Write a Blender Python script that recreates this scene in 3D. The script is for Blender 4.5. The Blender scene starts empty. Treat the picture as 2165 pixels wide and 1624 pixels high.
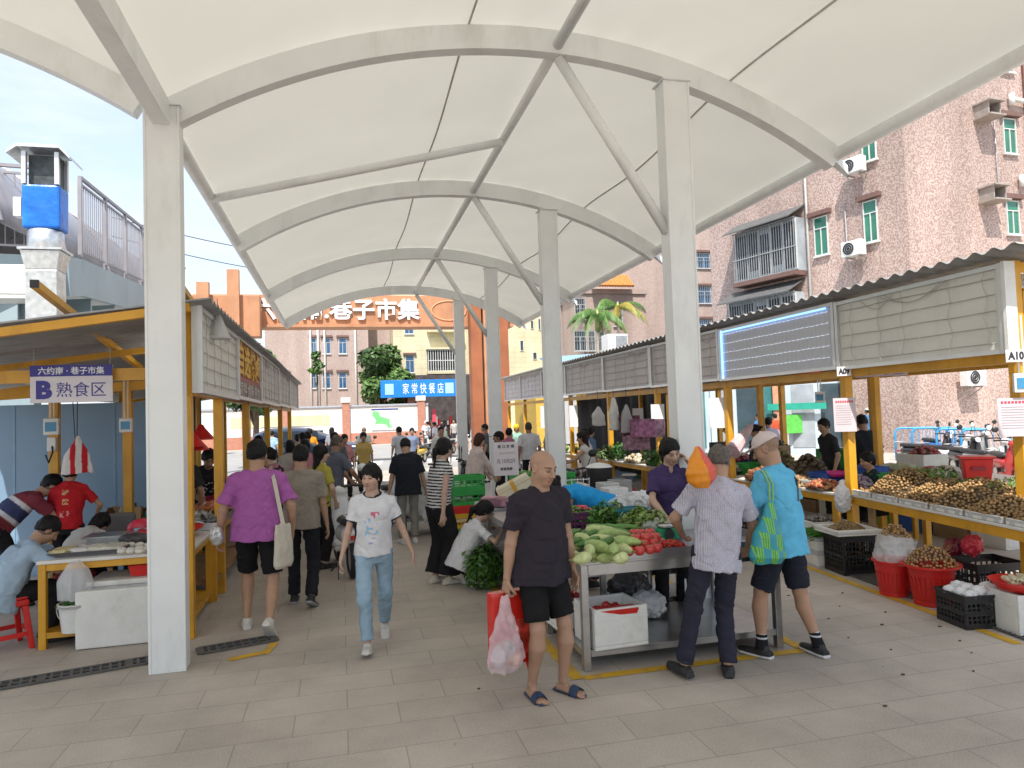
import bpy, math, random
import numpy as np
from mathutils import Vector, Matrix
random.seed(7); RNG = np.random.default_rng(7)
SC = bpy.context.scene; COL = SC.collection
R = math.radians
# ------------------------------------------------------------------ camera
YAW, PITCH, ROLL, FPX, CAMH = .238, .043, -.033, 1500.0, 1.92
FW = np.array([math.sin(YAW)*math.cos(PITCH), math.cos(YAW)*math.cos(PITCH), math.sin(PITCH)])
_r = np.array([math.cos(YAW), -math.sin(YAW), 0]); _u = np.cross(_r, FW)
RT = math.cos(ROLL)*_r + math.sin(ROLL)*_u; UP = -math.sin(ROLL)*_r + math.cos(ROLL)*_u
CP = np.array([0, 0, CAMH])
cd = bpy.data.cameras.new('camera'); cam = bpy.data.objects.new('camera', cd); COL.objects.link(cam)
cd.sensor_width = 36; cd.lens = 36*FPX/2165; cd.clip_start = .05; cd.clip_end = 900
M = Matrix.Identity(4)
for i in range(3): M[i][0] = RT[i]; M[i][1] = UP[i]; M[i][2] = -FW[i]; M[i][3] = CP[i]
cam.matrix_world = M; SC.camera = cam
# ------------------------------------------------------------------ sky, sun, exposure
SUN_EL, SUN_AZ = R(57), R(201)      # azimuth measured from +Y towards +X: the sun stands behind the camera
w = bpy.data.worlds.new('World'); SC.world = w; w.use_nodes = True
nt = w.node_tree; nt.nodes.clear()
N = nt.nodes.new; LK = nt.links.new
out = N('ShaderNodeOutputWorld'); bg = N('ShaderNodeBackground'); bg.inputs[1].default_value = .15
sky = N('ShaderNodeTexSky'); sky.sky_type = 'NISHITA'; sky.sun_disc = False
sky.sun_elevation = SUN_EL; sky.sun_rotation = SUN_AZ; sky.air_density = 1.0; sky.dust_density = 1.6; sky.ozone_density = 2.5
tc = N('ShaderNodeTexCoord'); mp = N('ShaderNodeMapping'); mp.inputs['Scale'].default_value = (1.2, 1.2, 4.5)
nz = N('ShaderNodeTexNoise'); nz.inputs['Scale'].default_value = 2.3; nz.inputs['Detail'].default_value = 9; nz.inputs['Roughness'].default_value = .62
cr = N('ShaderNodeValToRGB'); cr.color_ramp.elements[0].position = .40; cr.color_ramp.elements[0].color = (.5, .5, .5, 1); cr.color_ramp.elements[1].position = .66; cr.color_ramp.elements[1].color = (.95, .95, .95, 1)
mx = N('ShaderNodeMix'); mx.data_type = 'RGBA'; mx.inputs[7].default_value = (3.0, 3.2, 3.4, 1)
LK(tc.outputs['Generated'], mp.inputs[0]); LK(mp.outputs[0], nz.inputs[0]); LK(nz.outputs[0], cr.inputs[0])
LK(cr.outputs[0], mx.inputs[0]); LK(sky.outputs[0], mx.inputs[6]); LK(mx.outputs[2], bg.inputs[0]); LK(bg.outputs[0], out.inputs[0])
sd = bpy.data.lights.new('sun', 'SUN'); sun = bpy.data.objects.new('sun', sd); COL.objects.link(sun)
sd.energy = 3.0; sd.angle = R(.6); sd.color = (1, .955, .88)
sv = Vector((math.sin(SUN_AZ)*math.cos(SUN_EL), math.cos(SUN_AZ)*math.cos(SUN_EL), math.sin(SUN_EL)))
sun.rotation_euler = sv.to_track_quat('Z', 'Y').to_euler(); sun.location = (0, -20, 40)
SC.view_settings.view_transform = 'Standard'; SC.view_settings.look = 'None'; SC.view_settings.gamma = 1
SC.view_settings.exposure = 1.2
SC.cycles.max_bounces = 8; SC.cycles.diffuse_bounces = 4; SC.cycles.glossy_bounces = 3; SC.cycles.transmission_bounces = 4; SC.cycles.transparent_max_bounces = 10
SC.cycles.caustics_reflective = False; SC.cycles.caustics_refractive = False; SC.cycles.sample_clamp_indirect = 6
# ------------------------------------------------------------------ helpers: the place was surveyed from photo points; these give real points
def ray(px, py): return FW + (px-1082.5)/FPX*RT - (py-812)/FPX*UP
def G(px, py, z=0): d = ray(px, py); return Vector(CP + d*(z-CAMH)/d[2])
def AY(px, py, Y): d = ray(px, py); return Vector(CP + d*Y/d[1])
def AX(px, py, X): d = ray(px, py); return Vector(CP + d*X/d[0])
def s2l(c): c = c/255; return c/12.92 if c <= .04045 else ((c+.055)/1.055)**2.4
def L(r, g, b): return (s2l(r), s2l(g), s2l(b))
MATS = {}
def mat(name, col=(.5,.5,.5), rough=.6, metal=0, var=.12, vs=6, bump=0, bs=40, attr=False, alpha=1, trans=0, sheen=0, emit=None, coat=0, bdist=.01, stain=None, coord='Object'):
    """procedural principled material: base colour (or the mesh's own colour attribute) broken up by noise"""
    if name in MATS: return MATS[name]
    m = bpy.data.materials.new(name); m.use_nodes = True; t = m.node_tree; n = t.nodes; l = t.links
    b = n['Principled BSDF']; b.inputs['Roughness'].default_value = rough; b.inputs['Metallic'].default_value = metal
    co = n.new('ShaderNodeTexCoord')
    z = n.new('ShaderNodeTexNoise'); z.inputs['Scale'].default_value = vs; z.inputs['Detail'].default_value = 6
    l.new(co.outputs[coord], z.inputs[0])
    mr = n.new('ShaderNodeMapRange'); mr.inputs[1].default_value = .25; mr.inputs[2].default_value = .75
    mr.inputs[3].default_value = 1-var; mr.inputs[4].default_value = 1+var; l.new(z.outputs[0], mr.inputs[0])
    mu = n.new('ShaderNodeVectorMath'); mu.operation = 'MULTIPLY'
    if attr:
        a = n.new('ShaderNodeAttribute'); a.attribute_name = 'Col'; l.new(a.outputs['Color'], mu.inputs[0])
    else: mu.inputs[0].default_value = col
    l.new(mr.outputs[0], mu.inputs[1]); res = mu.outputs[0]
    if stain:
        z2 = n.new('ShaderNodeTexNoise'); z2.inputs['Scale'].default_value = stain[1]; z2.inputs['Detail'].default_value = 8; z2.inputs['Roughness'].default_value = .7
        mpp = n.new('ShaderNodeMapping'); mpp.inputs['Scale'].default_value = (1, 1, stain[3] if len(stain) > 3 else 1)
        l.new(co.outputs[coord], mpp.inputs[0]); l.new(mpp.outputs[0], z2.inputs[0])
        r2 = n.new('ShaderNodeMapRange'); r2.inputs[1].default_value = .52; r2.inputs[2].default_value = .72; r2.inputs[4].default_value = stain[2]; l.new(z2.outputs[0], r2.inputs[0])
        mm = n.new('ShaderNodeMix'); mm.data_type = 'RGBA'; l.new(r2.outputs[0], mm.inputs[0]); l.new(res, mm.inputs[6]); mm.inputs[7].default_value = (*stain[0], 1); res = mm.outputs[2]
    l.new(res, b.inputs['Base Color'])
    if bump:
        z3 = n.new('ShaderNodeTexNoise'); z3.inputs['Scale'].default_value = bs; z3.inputs['Detail'].default_value = 4; l.new(co.outputs[coord], z3.inputs[0])
        bp = n.new('ShaderNodeBump'); bp.inputs['Strength'].default_value = bump; bp.inputs['Distance'].default_value = bdist
        l.new(z3.outputs[0], bp.inputs['Height']); l.new(bp.outputs[0], b.inputs['Normal'])
    if alpha < 1: b.inputs['Alpha'].default_value = alpha
    if trans: b.inputs['Transmission Weight'].default_value = trans
    if sheen: b.inputs['Sheen Weight'].default_value = sheen
    if coat: b.inputs['Coat Weight'].default_value = coat
    if emit: b.inputs['Emission Color'].default_value = (*emit[0], 1); b.inputs['Emission Strength'].default_value = emit[1]
    MATS[name] = m; return m
def tag(o, label=None, cat=None, group=None, kind=None):
    if label: o['label'] = label
    if cat: o['category'] = cat
    if group: o['group'] = group
    if kind: o['kind'] = kind
    return o
def thing(name, label, cat, loc=(0,0,0), rz=0, group=None):
    o = bpy.data.objects.new(name, None); COL.objects.link(o); o.empty_display_size = .1
    o.location = loc; o.rotation_euler = (0, 0, rz); return tag(o, label, cat, group)
def link(name, me, parent=None, smooth=False):
    o = bpy.data.objects.new(name, me); COL.objects.link(o)
    if parent is not None: o.parent = parent
    if smooth and len(me.polygons): me.polygons.foreach_set('use_smooth', np.ones(len(me.polygons), bool))
    return o
def raw_mesh(name, V, F, mats, col=None, fm=None):
    """V (n,3), F (m,4 or 3) arrays -> mesh"""
    V = np.asarray(V, np.float32); F = np.asarray(F, np.int32); k = F.shape[1]
    me = bpy.data.meshes.new(name); me.vertices.add(len(V)); me.vertices.foreach_set('co', V.ravel())
    me.loops.add(F.size); me.loops.foreach_set('vertex_index', F.ravel()); me.polygons.add(len(F))
    me.polygons.foreach_set('loop_start', np.arange(0, F.size, k, dtype=np.int32))
    for m in (mats if isinstance(mats, (list, tuple)) else [mats]): me.materials.append(m)
    if fm is not None: me.polygons.foreach_set('material_index', np.asarray(fm, np.int32))
    if col is not None:
        a = me.color_attributes.new('Col', 'FLOAT_COLOR', 'POINT')
        c = np.ones((len(V), 4), np.float32); c[:, :3] = col; a.data.foreach_set('color', c.ravel())
    me.update(calc_edges=True); me.validate(); return me
def frame(d, up=(0,0,1)):
    d = Vector(d).normalized(); u = Vector(up)
    if abs(d.dot(u)) > .98: u = Vector((0,1,0)) if abs(d.y) < .9 else Vector((1,0,0))
    s = d.cross(u).normalized(); return s, s.cross(d).normalized(), d     # right, up, along
def wm(o):
    M_ = o.matrix_basis.copy()
    while o.parent is not None: o = o.parent; M_ = o.matrix_basis @ M_
    return M_
class MB:
    """collects shapes for ONE mesh object"""
    def __init__(s): s.v = []; s.f = []; s.m = []; s.mi = 0
    def poly(s, pts, mi=None):
        b = len(s.v); s.v += [tuple(p) for p in pts]; s.f.append(tuple(range(b, b+len(pts)))); s.m.append(s.mi if mi is None else mi)
    def hexa(s, P):
        b = len(s.v); s.v += [tuple(p) for p in P]
        for q in ((0,3,2,1),(4,5,6,7),(0,1,5,4),(1,2,6,5),(2,3,7,6),(3,0,4,7)): s.f.append(tuple(b+i for i in q)); s.m.append(s.mi)
        return s
    def box(s, c, size, rot=None):
        c = Vector(c); h = Vector(size)/2
        P = [Vector((x*h.x, y*h.y, z*h.z)) for z in (-1,1) for x,y in ((-1,-1),(1,-1),(1,1),(-1,1))]
        if rot is not None: P = [rot @ p for p in P]
        return s.hexa([c+p for p in P])
    def bar(s, a, b, w, h, up=(0,0,1)):
        a = Vector(a); b = Vector(b); r, u, d = frame(b-a, up); P = []
        for o in (a, b): P += [o - r*w/2 - u*h/2, o + r*w/2 - u*h/2, o + r*w/2 + u*h/2, o - r*w/2 + u*h/2]
        return s.hexa(P)
    def tube(s, pts, r, n=8, cap=True, closed=False):
        pts = [Vector(p) for p in pts]; rs = r if isinstance(r, (list, tuple)) else [r]*len(pts); b = len(s.v); pu = None
        for i, p in enumerate(pts):
            d = (pts[min(i+1, len(pts)-1)] - pts[max(i-1, 0)])
            if d.length < 1e-9: d = Vector((0,0,1))
            if pu is None: x, y, d = frame(d)
            else:
                d = d.normalized(); x = d.cross(pu)
                if x.length < 1e-6: x, y, d = frame(d)
                x.normalize(); y = x.cross(d)
            pu = y
            for k in range(n): a = 2*math.pi*k/n; s.v.append(tuple(p + (x*math.cos(a) + y*math.sin(a))*rs[i]))
        for i in range(len(pts)-1):
            for k in range(n): k2 = (k+1) % n; s.f.append((b+i*n+k, b+i*n+k2, b+(i+1)*n+k2, b+(i+1)*n+k)); s.m.append(s.mi)
        if cap:
            s.f.append(tuple(b+k for k in range(n-1, -1, -1))); s.m.append(s.mi)
            e = b+(len(pts)-1)*n; s.f.append(tuple(e+k for k in range(n))); s.m.append(s.mi)
        return s
    def lathe(s, prof, c=(0,0,0), n=20, ax=None, sx=1, sy=1):
        """prof [(r,z)..]; closes ends with r==0"""
        c = Vector(c); b = len(s.v)
        for r, z in prof:
            for k in range(n):
                a = 2*math.pi*k/n; p = Vector((r*math.cos(a)*sx, r*math.sin(a)*sy, z)); s.v.append(tuple(c + (ax @ p if ax is not None else p)))
        for i in range(len(prof)-1):
            for k in range(n): k2 = (k+1) % n; s.f.append((b+i*n+k, b+i*n+k2, b+(i+1)*n+k2, b+(i+1)*n+k)); s.m.append(s.mi)
        return s
    def disc(s, c, r, n=20, nrm=(0,0,1), sx=1):
        x, y, d = frame(nrm); c = Vector(c); s.poly([c + x*math.cos(2*math.pi*k/n)*r*sx + y*math.sin(2*math.pi*k/n)*r for k in range(n)]); return s
    def prism(s, pts, off):
        """closed outline pts swept by vector off"""
        off = Vector(off); P = [Vector(p) for p in pts]; n = len(P); b = len(s.v); s.v += [tuple(p) for p in P] + [tuple(p+off) for p in P]
        s.f.append(tuple(range(b+n-1, b-1, -1))); s.m.append(s.mi); s.f.append(tuple(range(b+n, b+2*n))); s.m.append(s.mi)
        for k in range(n): k2 = (k+1) % n; s.f.append((b+k, b+k2, b+n+k2, b+n+k)); s.m.append(s.mi)
        return s
    def grid(s, fn, nu, nv):
        b = len(s.v)
        for i in range(nu+1):
            for j in range(nv+1): s.v.append(tuple(fn(i/nu, j/nv)))
        for i in range(nu):
            for j in range(nv): a = b+i*(nv+1)+j; s.f.append((a, a+nv+1, a+nv+2, a+1)); s.m.append(s.mi)
        return s
    def build(s, name, mats, parent=None, smooth=False, world=True, bevel=0, solid=0):
        me = bpy.data.meshes.new(name); V = s.v
        if parent is not None and world:
            inv = wm(parent).inverted(); V = [tuple(inv @ Vector(v)) for v in V]
        me.from_pydata(V, [], s.f); ml = mats if isinstance(mats, (list, tuple)) else [mats]
        for m in ml: me.materials.append(m)
        if len(ml) > 1: me.polygons.foreach_set('material_index', np.array(s.m, np.int32))
        me.update(); o = link(name, me, parent, smooth)
        if smooth:
            me.polygons.foreach_set('use_smooth', np.ones(len(me.polygons), bool))
            if smooth == 'auto':
                ng = o.modifiers.new('es', 'EDGE_SPLIT'); ng.split_angle = R(40)
        if solid: md = o.modifiers.new('so', 'SOLIDIFY'); md.thickness = solid; md.offset = 0
        if bevel: md = o.modifiers.new('bv', 'BEVEL'); md.width = bevel; md.segments = 2; md.limit_method = 'ANGLE'; md.angle_limit = R(50)
        return o
def kids(o): return list(o.children)
def copy_tree(o, parent=None):
    c = o.copy(); COL.objects.link(c); c.parent = parent
    for ch in list(o.children): copy_tree(ch, c)
    return c
def text_mesh(body, size, extrude=.004, bold=0):
    cu = bpy.data.curves.new('lettering', 'FONT'); cu.body = body; cu.size = size; cu.extrude = extrude; cu.offset = bold; cu.align_x = 'CENTER'; cu.align_y = 'CENTER'; cu.resolution_u = 3
    o = bpy.data.objects.new('lettering', cu); COL.objects.link(o); bpy.context.view_layer.update()
    me = bpy.data.meshes.new_from_object(o.evaluated_get(bpy.context.evaluated_depsgraph_get())); bpy.data.objects.remove(o); bpy.data.curves.remove(cu)
    return me
def text(body, size, c, right, up, m, parent=None, name='lettering', width=None, bold=0, extrude=.004):
    """letters standing on the plane spanned by right/up, centred on c (world)"""
    me = text_mesh(body, size, extrude, bold); r = Vector(right).normalized(); u = Vector(up); u = (u - r*u.dot(r)).normalized(); n = r.cross(u)
    co = np.empty(len(me.vertices)*3, np.float32); me.vertices.foreach_get('co', co); co = co.reshape(-1, 3)
    if len(co) == 0: return None
    if width: co[:, 0] *= width/max(1e-6, np.ptp(co[:, 0]))
    co[:, :2] -= (co[:, :2].max(0)+co[:, :2].min(0))/2
    W = np.array(c)[None] + co[:, :1]*np.array(r) + co[:, 1:2]*np.array(u) + co[:, 2:3]*np.array(n)
    if parent is not None:
        inv = np.array(wm(parent).inverted()); W = W @ inv[:3, :3].T + inv[:3, 3]
    me.vertices.foreach_set('co', W.astype(np.float32).ravel()); me.materials.clear(); me.materials.append(m); me.update()
    return link(name, me, parent)
# ------------------------------------------------------------------ distance-field modelling (bodies, cloth, produce): smooth unions meshed with surface nets
def vnoise(P, sc, seed=0):
    """value noise in -1..1 for points (...,3)"""
    g = np.random.default_rng(seed).uniform(-1, 1, (17, 17, 17)).astype(np.float32); g[16] = g[0]; g[:, 16] = g[:, 0]; g[:, :, 16] = g[:, :, 0]
    q = (P*np.asarray(sc, np.float32)) % 16; i = np.floor(q).astype(np.int32); i = np.minimum(i, 15); f = q-i; f = f*f*(3-2*f); r = 0
    for a in (0, 1):
        for b in (0, 1):
            for c in (0, 1):
                r = r + g[i[..., 0]+a, i[..., 1]+b, i[..., 2]+c]*((f[..., 0] if a else 1-f[..., 0])*(f[..., 1] if b else 1-f[..., 1])*(f[..., 2] if c else 1-f[..., 2]))
    return r
def snets(D, lo, v):
    s = D < 0; c = np.zeros(tuple(n-1 for n in D.shape), np.uint8); nx, ny, nz_ = D.shape
    for a in (0, 1):
        for b in (0, 1):
            for e in (0, 1): c += s[a:nx-1+a, b:ny-1+b, e:nz_-1+e]
    act = (c > 0) & (c < 8); idx = np.argwhere(act)
    if not len(idx): return np.zeros((0, 3)), np.zeros((0, 4), int)
    acc = np.zeros((len(idx), 3)); cnt = np.zeros(len(idx))
    for ax in range(3):
        o1, o2 = [k for k in range(3) if k != ax]
        for a in (0, 1):
            for b in (0, 1):
                A = idx.copy(); A[:, o1] += a; A[:, o2] += b; B = A.copy(); B[:, ax] += 1
                da = D[A[:, 0], A[:, 1], A[:, 2]]; db = D[B[:, 0], B[:, 1], B[:, 2]]; m = (da < 0) != (db < 0)
                t = da[m]/(da[m]-db[m]); acc[m, ax] += t; acc[m, o1] += a; acc[m, o2] += b; cnt[m] += 1
    V = lo + (idx + acc/cnt[:, None])*v
    vid = np.full(act.shape, -1, np.int32); vid[act] = np.arange(len(idx)); F = []
    for ax in range(3):
        u, w_ = (ax+1) % 3, (ax+2) % 3; sl = [slice(None)]*3; sl2 = [slice(None)]*3; sl[ax] = slice(0, -1); sl2[ax] = slice(1, None)
        sA, sB = s[tuple(sl)], s[tuple(sl2)]; p = np.argwhere(sA != sB); ins = sA[p[:, 0], p[:, 1], p[:, 2]]
        ok = (p[:, u] >= 1) & (p[:, w_] >= 1) & (p[:, u] < D.shape[u]-1) & (p[:, w_] < D.shape[w_]-1); p = p[ok]; ins = ins[ok]
        def at(du, dw): q = p.copy(); q[:, u] -= du; q[:, w_] -= dw; return vid[q[:, 0], q[:, 1], q[:, 2]]
        q = np.stack([at(1, 1), at(0, 1), at(0, 0), at(1, 0)], 1); q[~ins] = q[~ins][:, ::-1]; F.append(q)
    F = np.concatenate(F); return V, F[(F >= 0).all(1)]
class SDF:
    def __init__(s): s.ops = []; s.noise = None
    def _a(s, fn, lo, hi, k, op): s.ops.append((fn, np.minimum(lo, hi), np.maximum(lo, hi), k, op)); return s
    def cap(s, a, b, r0, r1=None, k=.015, op='u'):
        a = np.array(a, float); b = np.array(b, float); r1 = r0 if r1 is None else r1; ba = b-a; q = max(ba@ba, 1e-12); m = max(r0, r1)
        def fn(X, Y, Z):
            x, y, z = X-a[0], Y-a[1], Z-a[2]; h = np.clip((x*ba[0]+y*ba[1]+z*ba[2])/q, 0, 1)
            return np.sqrt((x-ba[0]*h)**2+(y-ba[1]*h)**2+(z-ba[2]*h)**2) - (r0+(r1-r0)*h)
        return s._a(fn, np.minimum(a, b)-m, np.maximum(a, b)+m, k, op)
    def ell(s, c, r, Rm=None, k=.015, op='u'):
        c = np.array(c, float); r = np.array(r, float); Q = np.eye(3) if Rm is None else np.array(Rm, float); m = np.sqrt(((Q*r[None, :])**2).sum(1))
        def fn(X, Y, Z):
            d = (X-c[0], Y-c[1], Z-c[2]); k0 = 0; k1 = 0
            for i in range(3):
                t = d[0]*Q[0, i]+d[1]*Q[1, i]+d[2]*Q[2, i]; k0 = k0+(t/r[i])**2; k1 = k1+(t/r[i]**2)**2
            k0 = np.sqrt(k0); return k0*(k0-1)/np.maximum(np.sqrt(k1), 1e-9)
        return s._a(fn, c-m, c+m, k, op)
    def box(s, c, h, Rm=None, rad=.01, k=.01, op='u'):
        c = np.array(c, float); h = np.array(h, float); Q = np.eye(3) if Rm is None else np.array(Rm, float); m = np.abs(Q*h[None, :]).sum(1)
        def fn(X, Y, Z):
            d = (X-c[0], Y-c[1], Z-c[2]); o = 0; mxx = None
            for i in range(3):
                t = np.abs(d[0]*Q[0, i]+d[1]*Q[1, i]+d[2]*Q[2, i])-h[i]+rad; o = o+np.maximum(t, 0)**2; mxx = t if mxx is None else np.maximum(mxx, t)
            return np.sqrt(o)+np.minimum(mxx, 0)-rad
        return s._a(fn, c-m, c+m, k, op)
    def loft(s, a, b, side, prof, k=.015, op='u', flat=True):
        """elliptical sections along a->b; prof rows (t metres, rx, ry, oy)"""
        a = np.array(a, float); b = np.array(b, float); d = (b-a)/np.linalg.norm(b-a); sd_ = np.array(side, float); sd_ = sd_-d*(sd_@d); sd_ /= np.linalg.norm(sd_); fw_ = np.cross(d, sd_)
        P = np.array([tuple(p)+(0,)*(4-len(p)) for p in prof], float); m = P[:, 1:3].max()+abs(P[:, 3]).max(); e0, e1 = a+d*P[0, 0], a+d*P[-1, 0]
        def fn(X, Y, Z):
            x, y, z = X-a[0], Y-a[1], Z-a[2]; t = x*d[0]+y*d[1]+z*d[2]; tc_ = np.clip(t, P[0, 0], P[-1, 0])
            rx = np.interp(tc_, P[:, 0], P[:, 1]); ry = np.interp(tc_, P[:, 0], P[:, 2]); oy = np.interp(tc_, P[:, 0], P[:, 3])
            u_ = (x*sd_[0]+y*sd_[1]+z*sd_[2]); v_ = x*fw_[0]+y*fw_[1]+z*fw_[2]-oy
            k0 = np.sqrt((u_/rx)**2+(v_/ry)**2); k1 = np.sqrt((u_/rx**2)**2+(v_/ry**2)**2); dd = k0*(k0-1)/np.maximum(k1, 1e-6); dd = np.where(k0 < .05, -np.minimum(rx, ry), dd)
            e = np.abs(t-tc_)
            if flat: return np.where(e > 0, np.maximum(dd, e), np.maximum(dd, np.maximum(P[0, 0]-t, t-P[-1, 0])))
            return np.where(e > 0, np.sqrt(np.maximum(dd, 0)**2+e**2), dd)
        return s._a(fn, np.minimum(e0, e1)-m, np.maximum(e0, e1)+m, k, op)
    def cut(s, pt, n, k=.0):
        pt = np.array(pt, float); n = np.array(n, float)/np.linalg.norm(n)
        s.ops.append((lambda X, Y, Z: (X-pt[0])*n[0]+(Y-pt[1])*n[1]+(Z-pt[2])*n[2], None, None, k, 'i')); return s
    def bounds(s):
        u = [o for o in s.ops if o[4] == 'u']; return np.min([o[1] for o in u], 0), np.max([o[2] for o in u], 0)
    def eval(s, lo, n, v):
        D = np.full(n, 1e3, np.float32); ax = [lo[i]+np.arange(n[i])*v for i in range(3)]
        for fn, a, b, k, op in s.ops:
            if a is None: sl = tuple(slice(0, n[i]) for i in range(3))
            else:
                pad = 3*k+3*v; i0 = np.maximum(0, np.floor((a-pad-lo)/v).astype(int)); i1 = np.minimum(n, np.ceil((b+pad-lo)/v).astype(int)+1)
                if (i1 <= i0).any(): continue
                sl = tuple(slice(i0[i], i1[i]) for i in range(3))
            d = fn(ax[0][sl[0]][:, None, None], ax[1][sl[1]][None, :, None], ax[2][sl[2]][None, None, :]).astype(np.float32); o = D[sl]
            if op == 'u':
                if k > 0: h = np.clip(k-np.abs(o-d), 0, None)/k; D[sl] = np.minimum(o, d)-h*h*k*.25
                else: D[sl] = np.minimum(o, d)
            else:
                if op == 's': d = -d
                if k > 0: h = np.clip(k-np.abs(o-d), 0, None)/k; D[sl] = np.maximum(o, d)+h*h*k*.25
                else: D[sl] = np.maximum(o, d)
        return D, ax
    def mesh(s, v, boxes=()):
        """surface at cell size v; boxes: (lo,hi,v2) regions meshed finer"""
        lo, hi = s.bounds(); regs = [(lo-4*v, hi+4*v, v, None)]
        for bl, bh, v2 in boxes: regs.append((np.array(bl), np.array(bh), v2, 1))
        Vs = []; Fs = []; off = 0
        for ri, (a, b, vv, hi_) in enumerate(regs):
            n = np.ceil((b-a)/vv).astype(int)+1; D, ax = s.eval(a, n, vv)
            if s.noise is not None:
                near = np.abs(D) < .05; ii = np.argwhere(near)
                if len(ii): P = a+ii*vv; D[near] += s.noise(P).astype(np.float32)
            V, F = snets(D, a, vv)
            if len(F) and ri == 0:
                for bl, bh, v2 in boxes:
                    ins = ((V > np.array(bl)+1.2*v) & (V < np.array(bh)-1.2*v)).all(1); F = F[~ins[F].any(1)] if 0 else F[~ins[F].all(1)]
            Vs.append(V); Fs.append(F+off); off += len(V)
        V = np.concatenate(Vs); F = np.concatenate(Fs).astype(np.int64)
        used = np.zeros(len(V), bool); used[F] = True; re = np.cumsum(used)-1; return V[used], re[F]
def sdf_obj(name, S, v, m, parent=None, col=None, boxes=(), world=False):
    V, F = S.mesh(v, boxes); c = None
    if col is not None: c = col(V) if callable(col) else np.tile(np.array(col), (len(V), 1))
    if world and parent is not None: V = V-np.array(wm(parent).translation)
    o = link(name, raw_mesh(name, V, F, m, c), parent, True); return o
# ================================================================== materials of the setting
def nodes_of(name, rough=.7):
    m = bpy.data.materials.new(name); m.use_nodes = True; t = m.node_tree; MATS[name] = m
    return m, t.nodes, t.links, t.nodes['Principled BSDF']
def ramp(n, pts):
    r = n.new('ShaderNodeValToRGB'); e = r.color_ramp.elements
    while len(e) < len(pts): e.new(.5)
    for i, (p, c) in enumerate(pts): e[i].position = p; e[i].color = (*c, 1)
    return r
def paver(name, c1, c2, bw, bh, mort, rotz=0):
    m, n, l, b = nodes_of(name); b.inputs['Roughness'].default_value = .78
    co = n.new('ShaderNodeTexCoord'); mp = n.new('ShaderNodeMapping'); mp.inputs['Rotation'].default_value = (0, 0, rotz)
    br = n.new('ShaderNodeTexBrick'); br.inputs['Scale'].default_value = 1; br.inputs['Brick Width'].default_value = bw; br.inputs['Row Height'].default_value = bh
    br.inputs['Mortar Size'].default_value = mort; br.inputs['Mortar Smooth'].default_value = .2; br.offset = .5
    br.inputs['Color1'].default_value = (*c1, 1); br.inputs['Color2'].default_value = (*c2, 1); br.inputs['Mortar'].default_value = (.33, .29, .245, 1)
    l.new(co.outputs['Object'], mp.inputs[0]); l.new(mp.outputs[0], br.inputs[0])
    z = n.new('ShaderNodeTexNoise'); z.inputs['Scale'].default_value = .7; z.inputs['Detail'].default_value = 9; z.inputs['Roughness'].default_value = .65; l.new(co.outputs['Object'], z.inputs[0])
    z2 = n.new('ShaderNodeTexNoise'); z2.inputs['Scale'].default_value = 90; z2.inputs['Detail'].default_value = 3; l.new(co.outputs['Object'], z2.inputs[0])
    ad = n.new('ShaderNodeMath'); ad.operation = 'MULTIPLY_ADD'; ad.inputs[1].default_value = .5; l.new(z2.outputs[0], ad.inputs[0]); l.new(z.outputs[0], ad.inputs[2])
    mr = n.new('ShaderNodeMapRange'); mr.inputs[1].default_value = .5; mr.inputs[2].default_value = 1.0; mr.inputs[3].default_value = .62; mr.inputs[4].default_value = 1.18; l.new(ad.outputs[0], mr.inputs[0])
    mu = n.new('ShaderNodeVectorMath'); mu.operation = 'MULTIPLY'; l.new(br.outputs[0], mu.inputs[0]); l.new(mr.outputs[0], mu.inputs[1])
    # dark spots trodden into the stone
    v = n.new('ShaderNodeTexVoronoi'); v.inputs['Scale'].default_value = 2.2; v.inputs['Randomness'].default_value = 1; l.new(co.outputs['Object'], v.inputs[0])
    r2 = n.new('ShaderNodeMapRange'); r2.inputs[1].default_value = .012; r2.inputs[2].default_value = .03; r2.inputs[3].default_value = .6; r2.inputs[4].default_value = 1; l.new(v.outputs[0], r2.inputs[0])
    m2 = n.new('ShaderNodeVectorMath'); m2.operation = 'MULTIPLY'; l.new(mu.outputs[0], m2.inputs[0]); l.new(r2.outputs[0], m2.inputs[1]); l.new(m2.outputs[0], b.inputs['Base Color'])
    rr = n.new('ShaderNodeMapRange'); rr.inputs[3].default_value = .55; rr.inputs[4].default_value = .9; l.new(z.outputs[0], rr.inputs[0]); l.new(rr.outputs[0], b.inputs['Roughness'])
    bp = n.new('ShaderNodeBump'); bp.inputs['Strength'].default_value = .35; bp.inputs['Distance'].default_value = .004; l.new(br.outputs['Fac'], bp.inputs['Height']); bp.invert = True; l.new(bp.outputs[0], b.inputs['Normal'])
    return m
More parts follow.
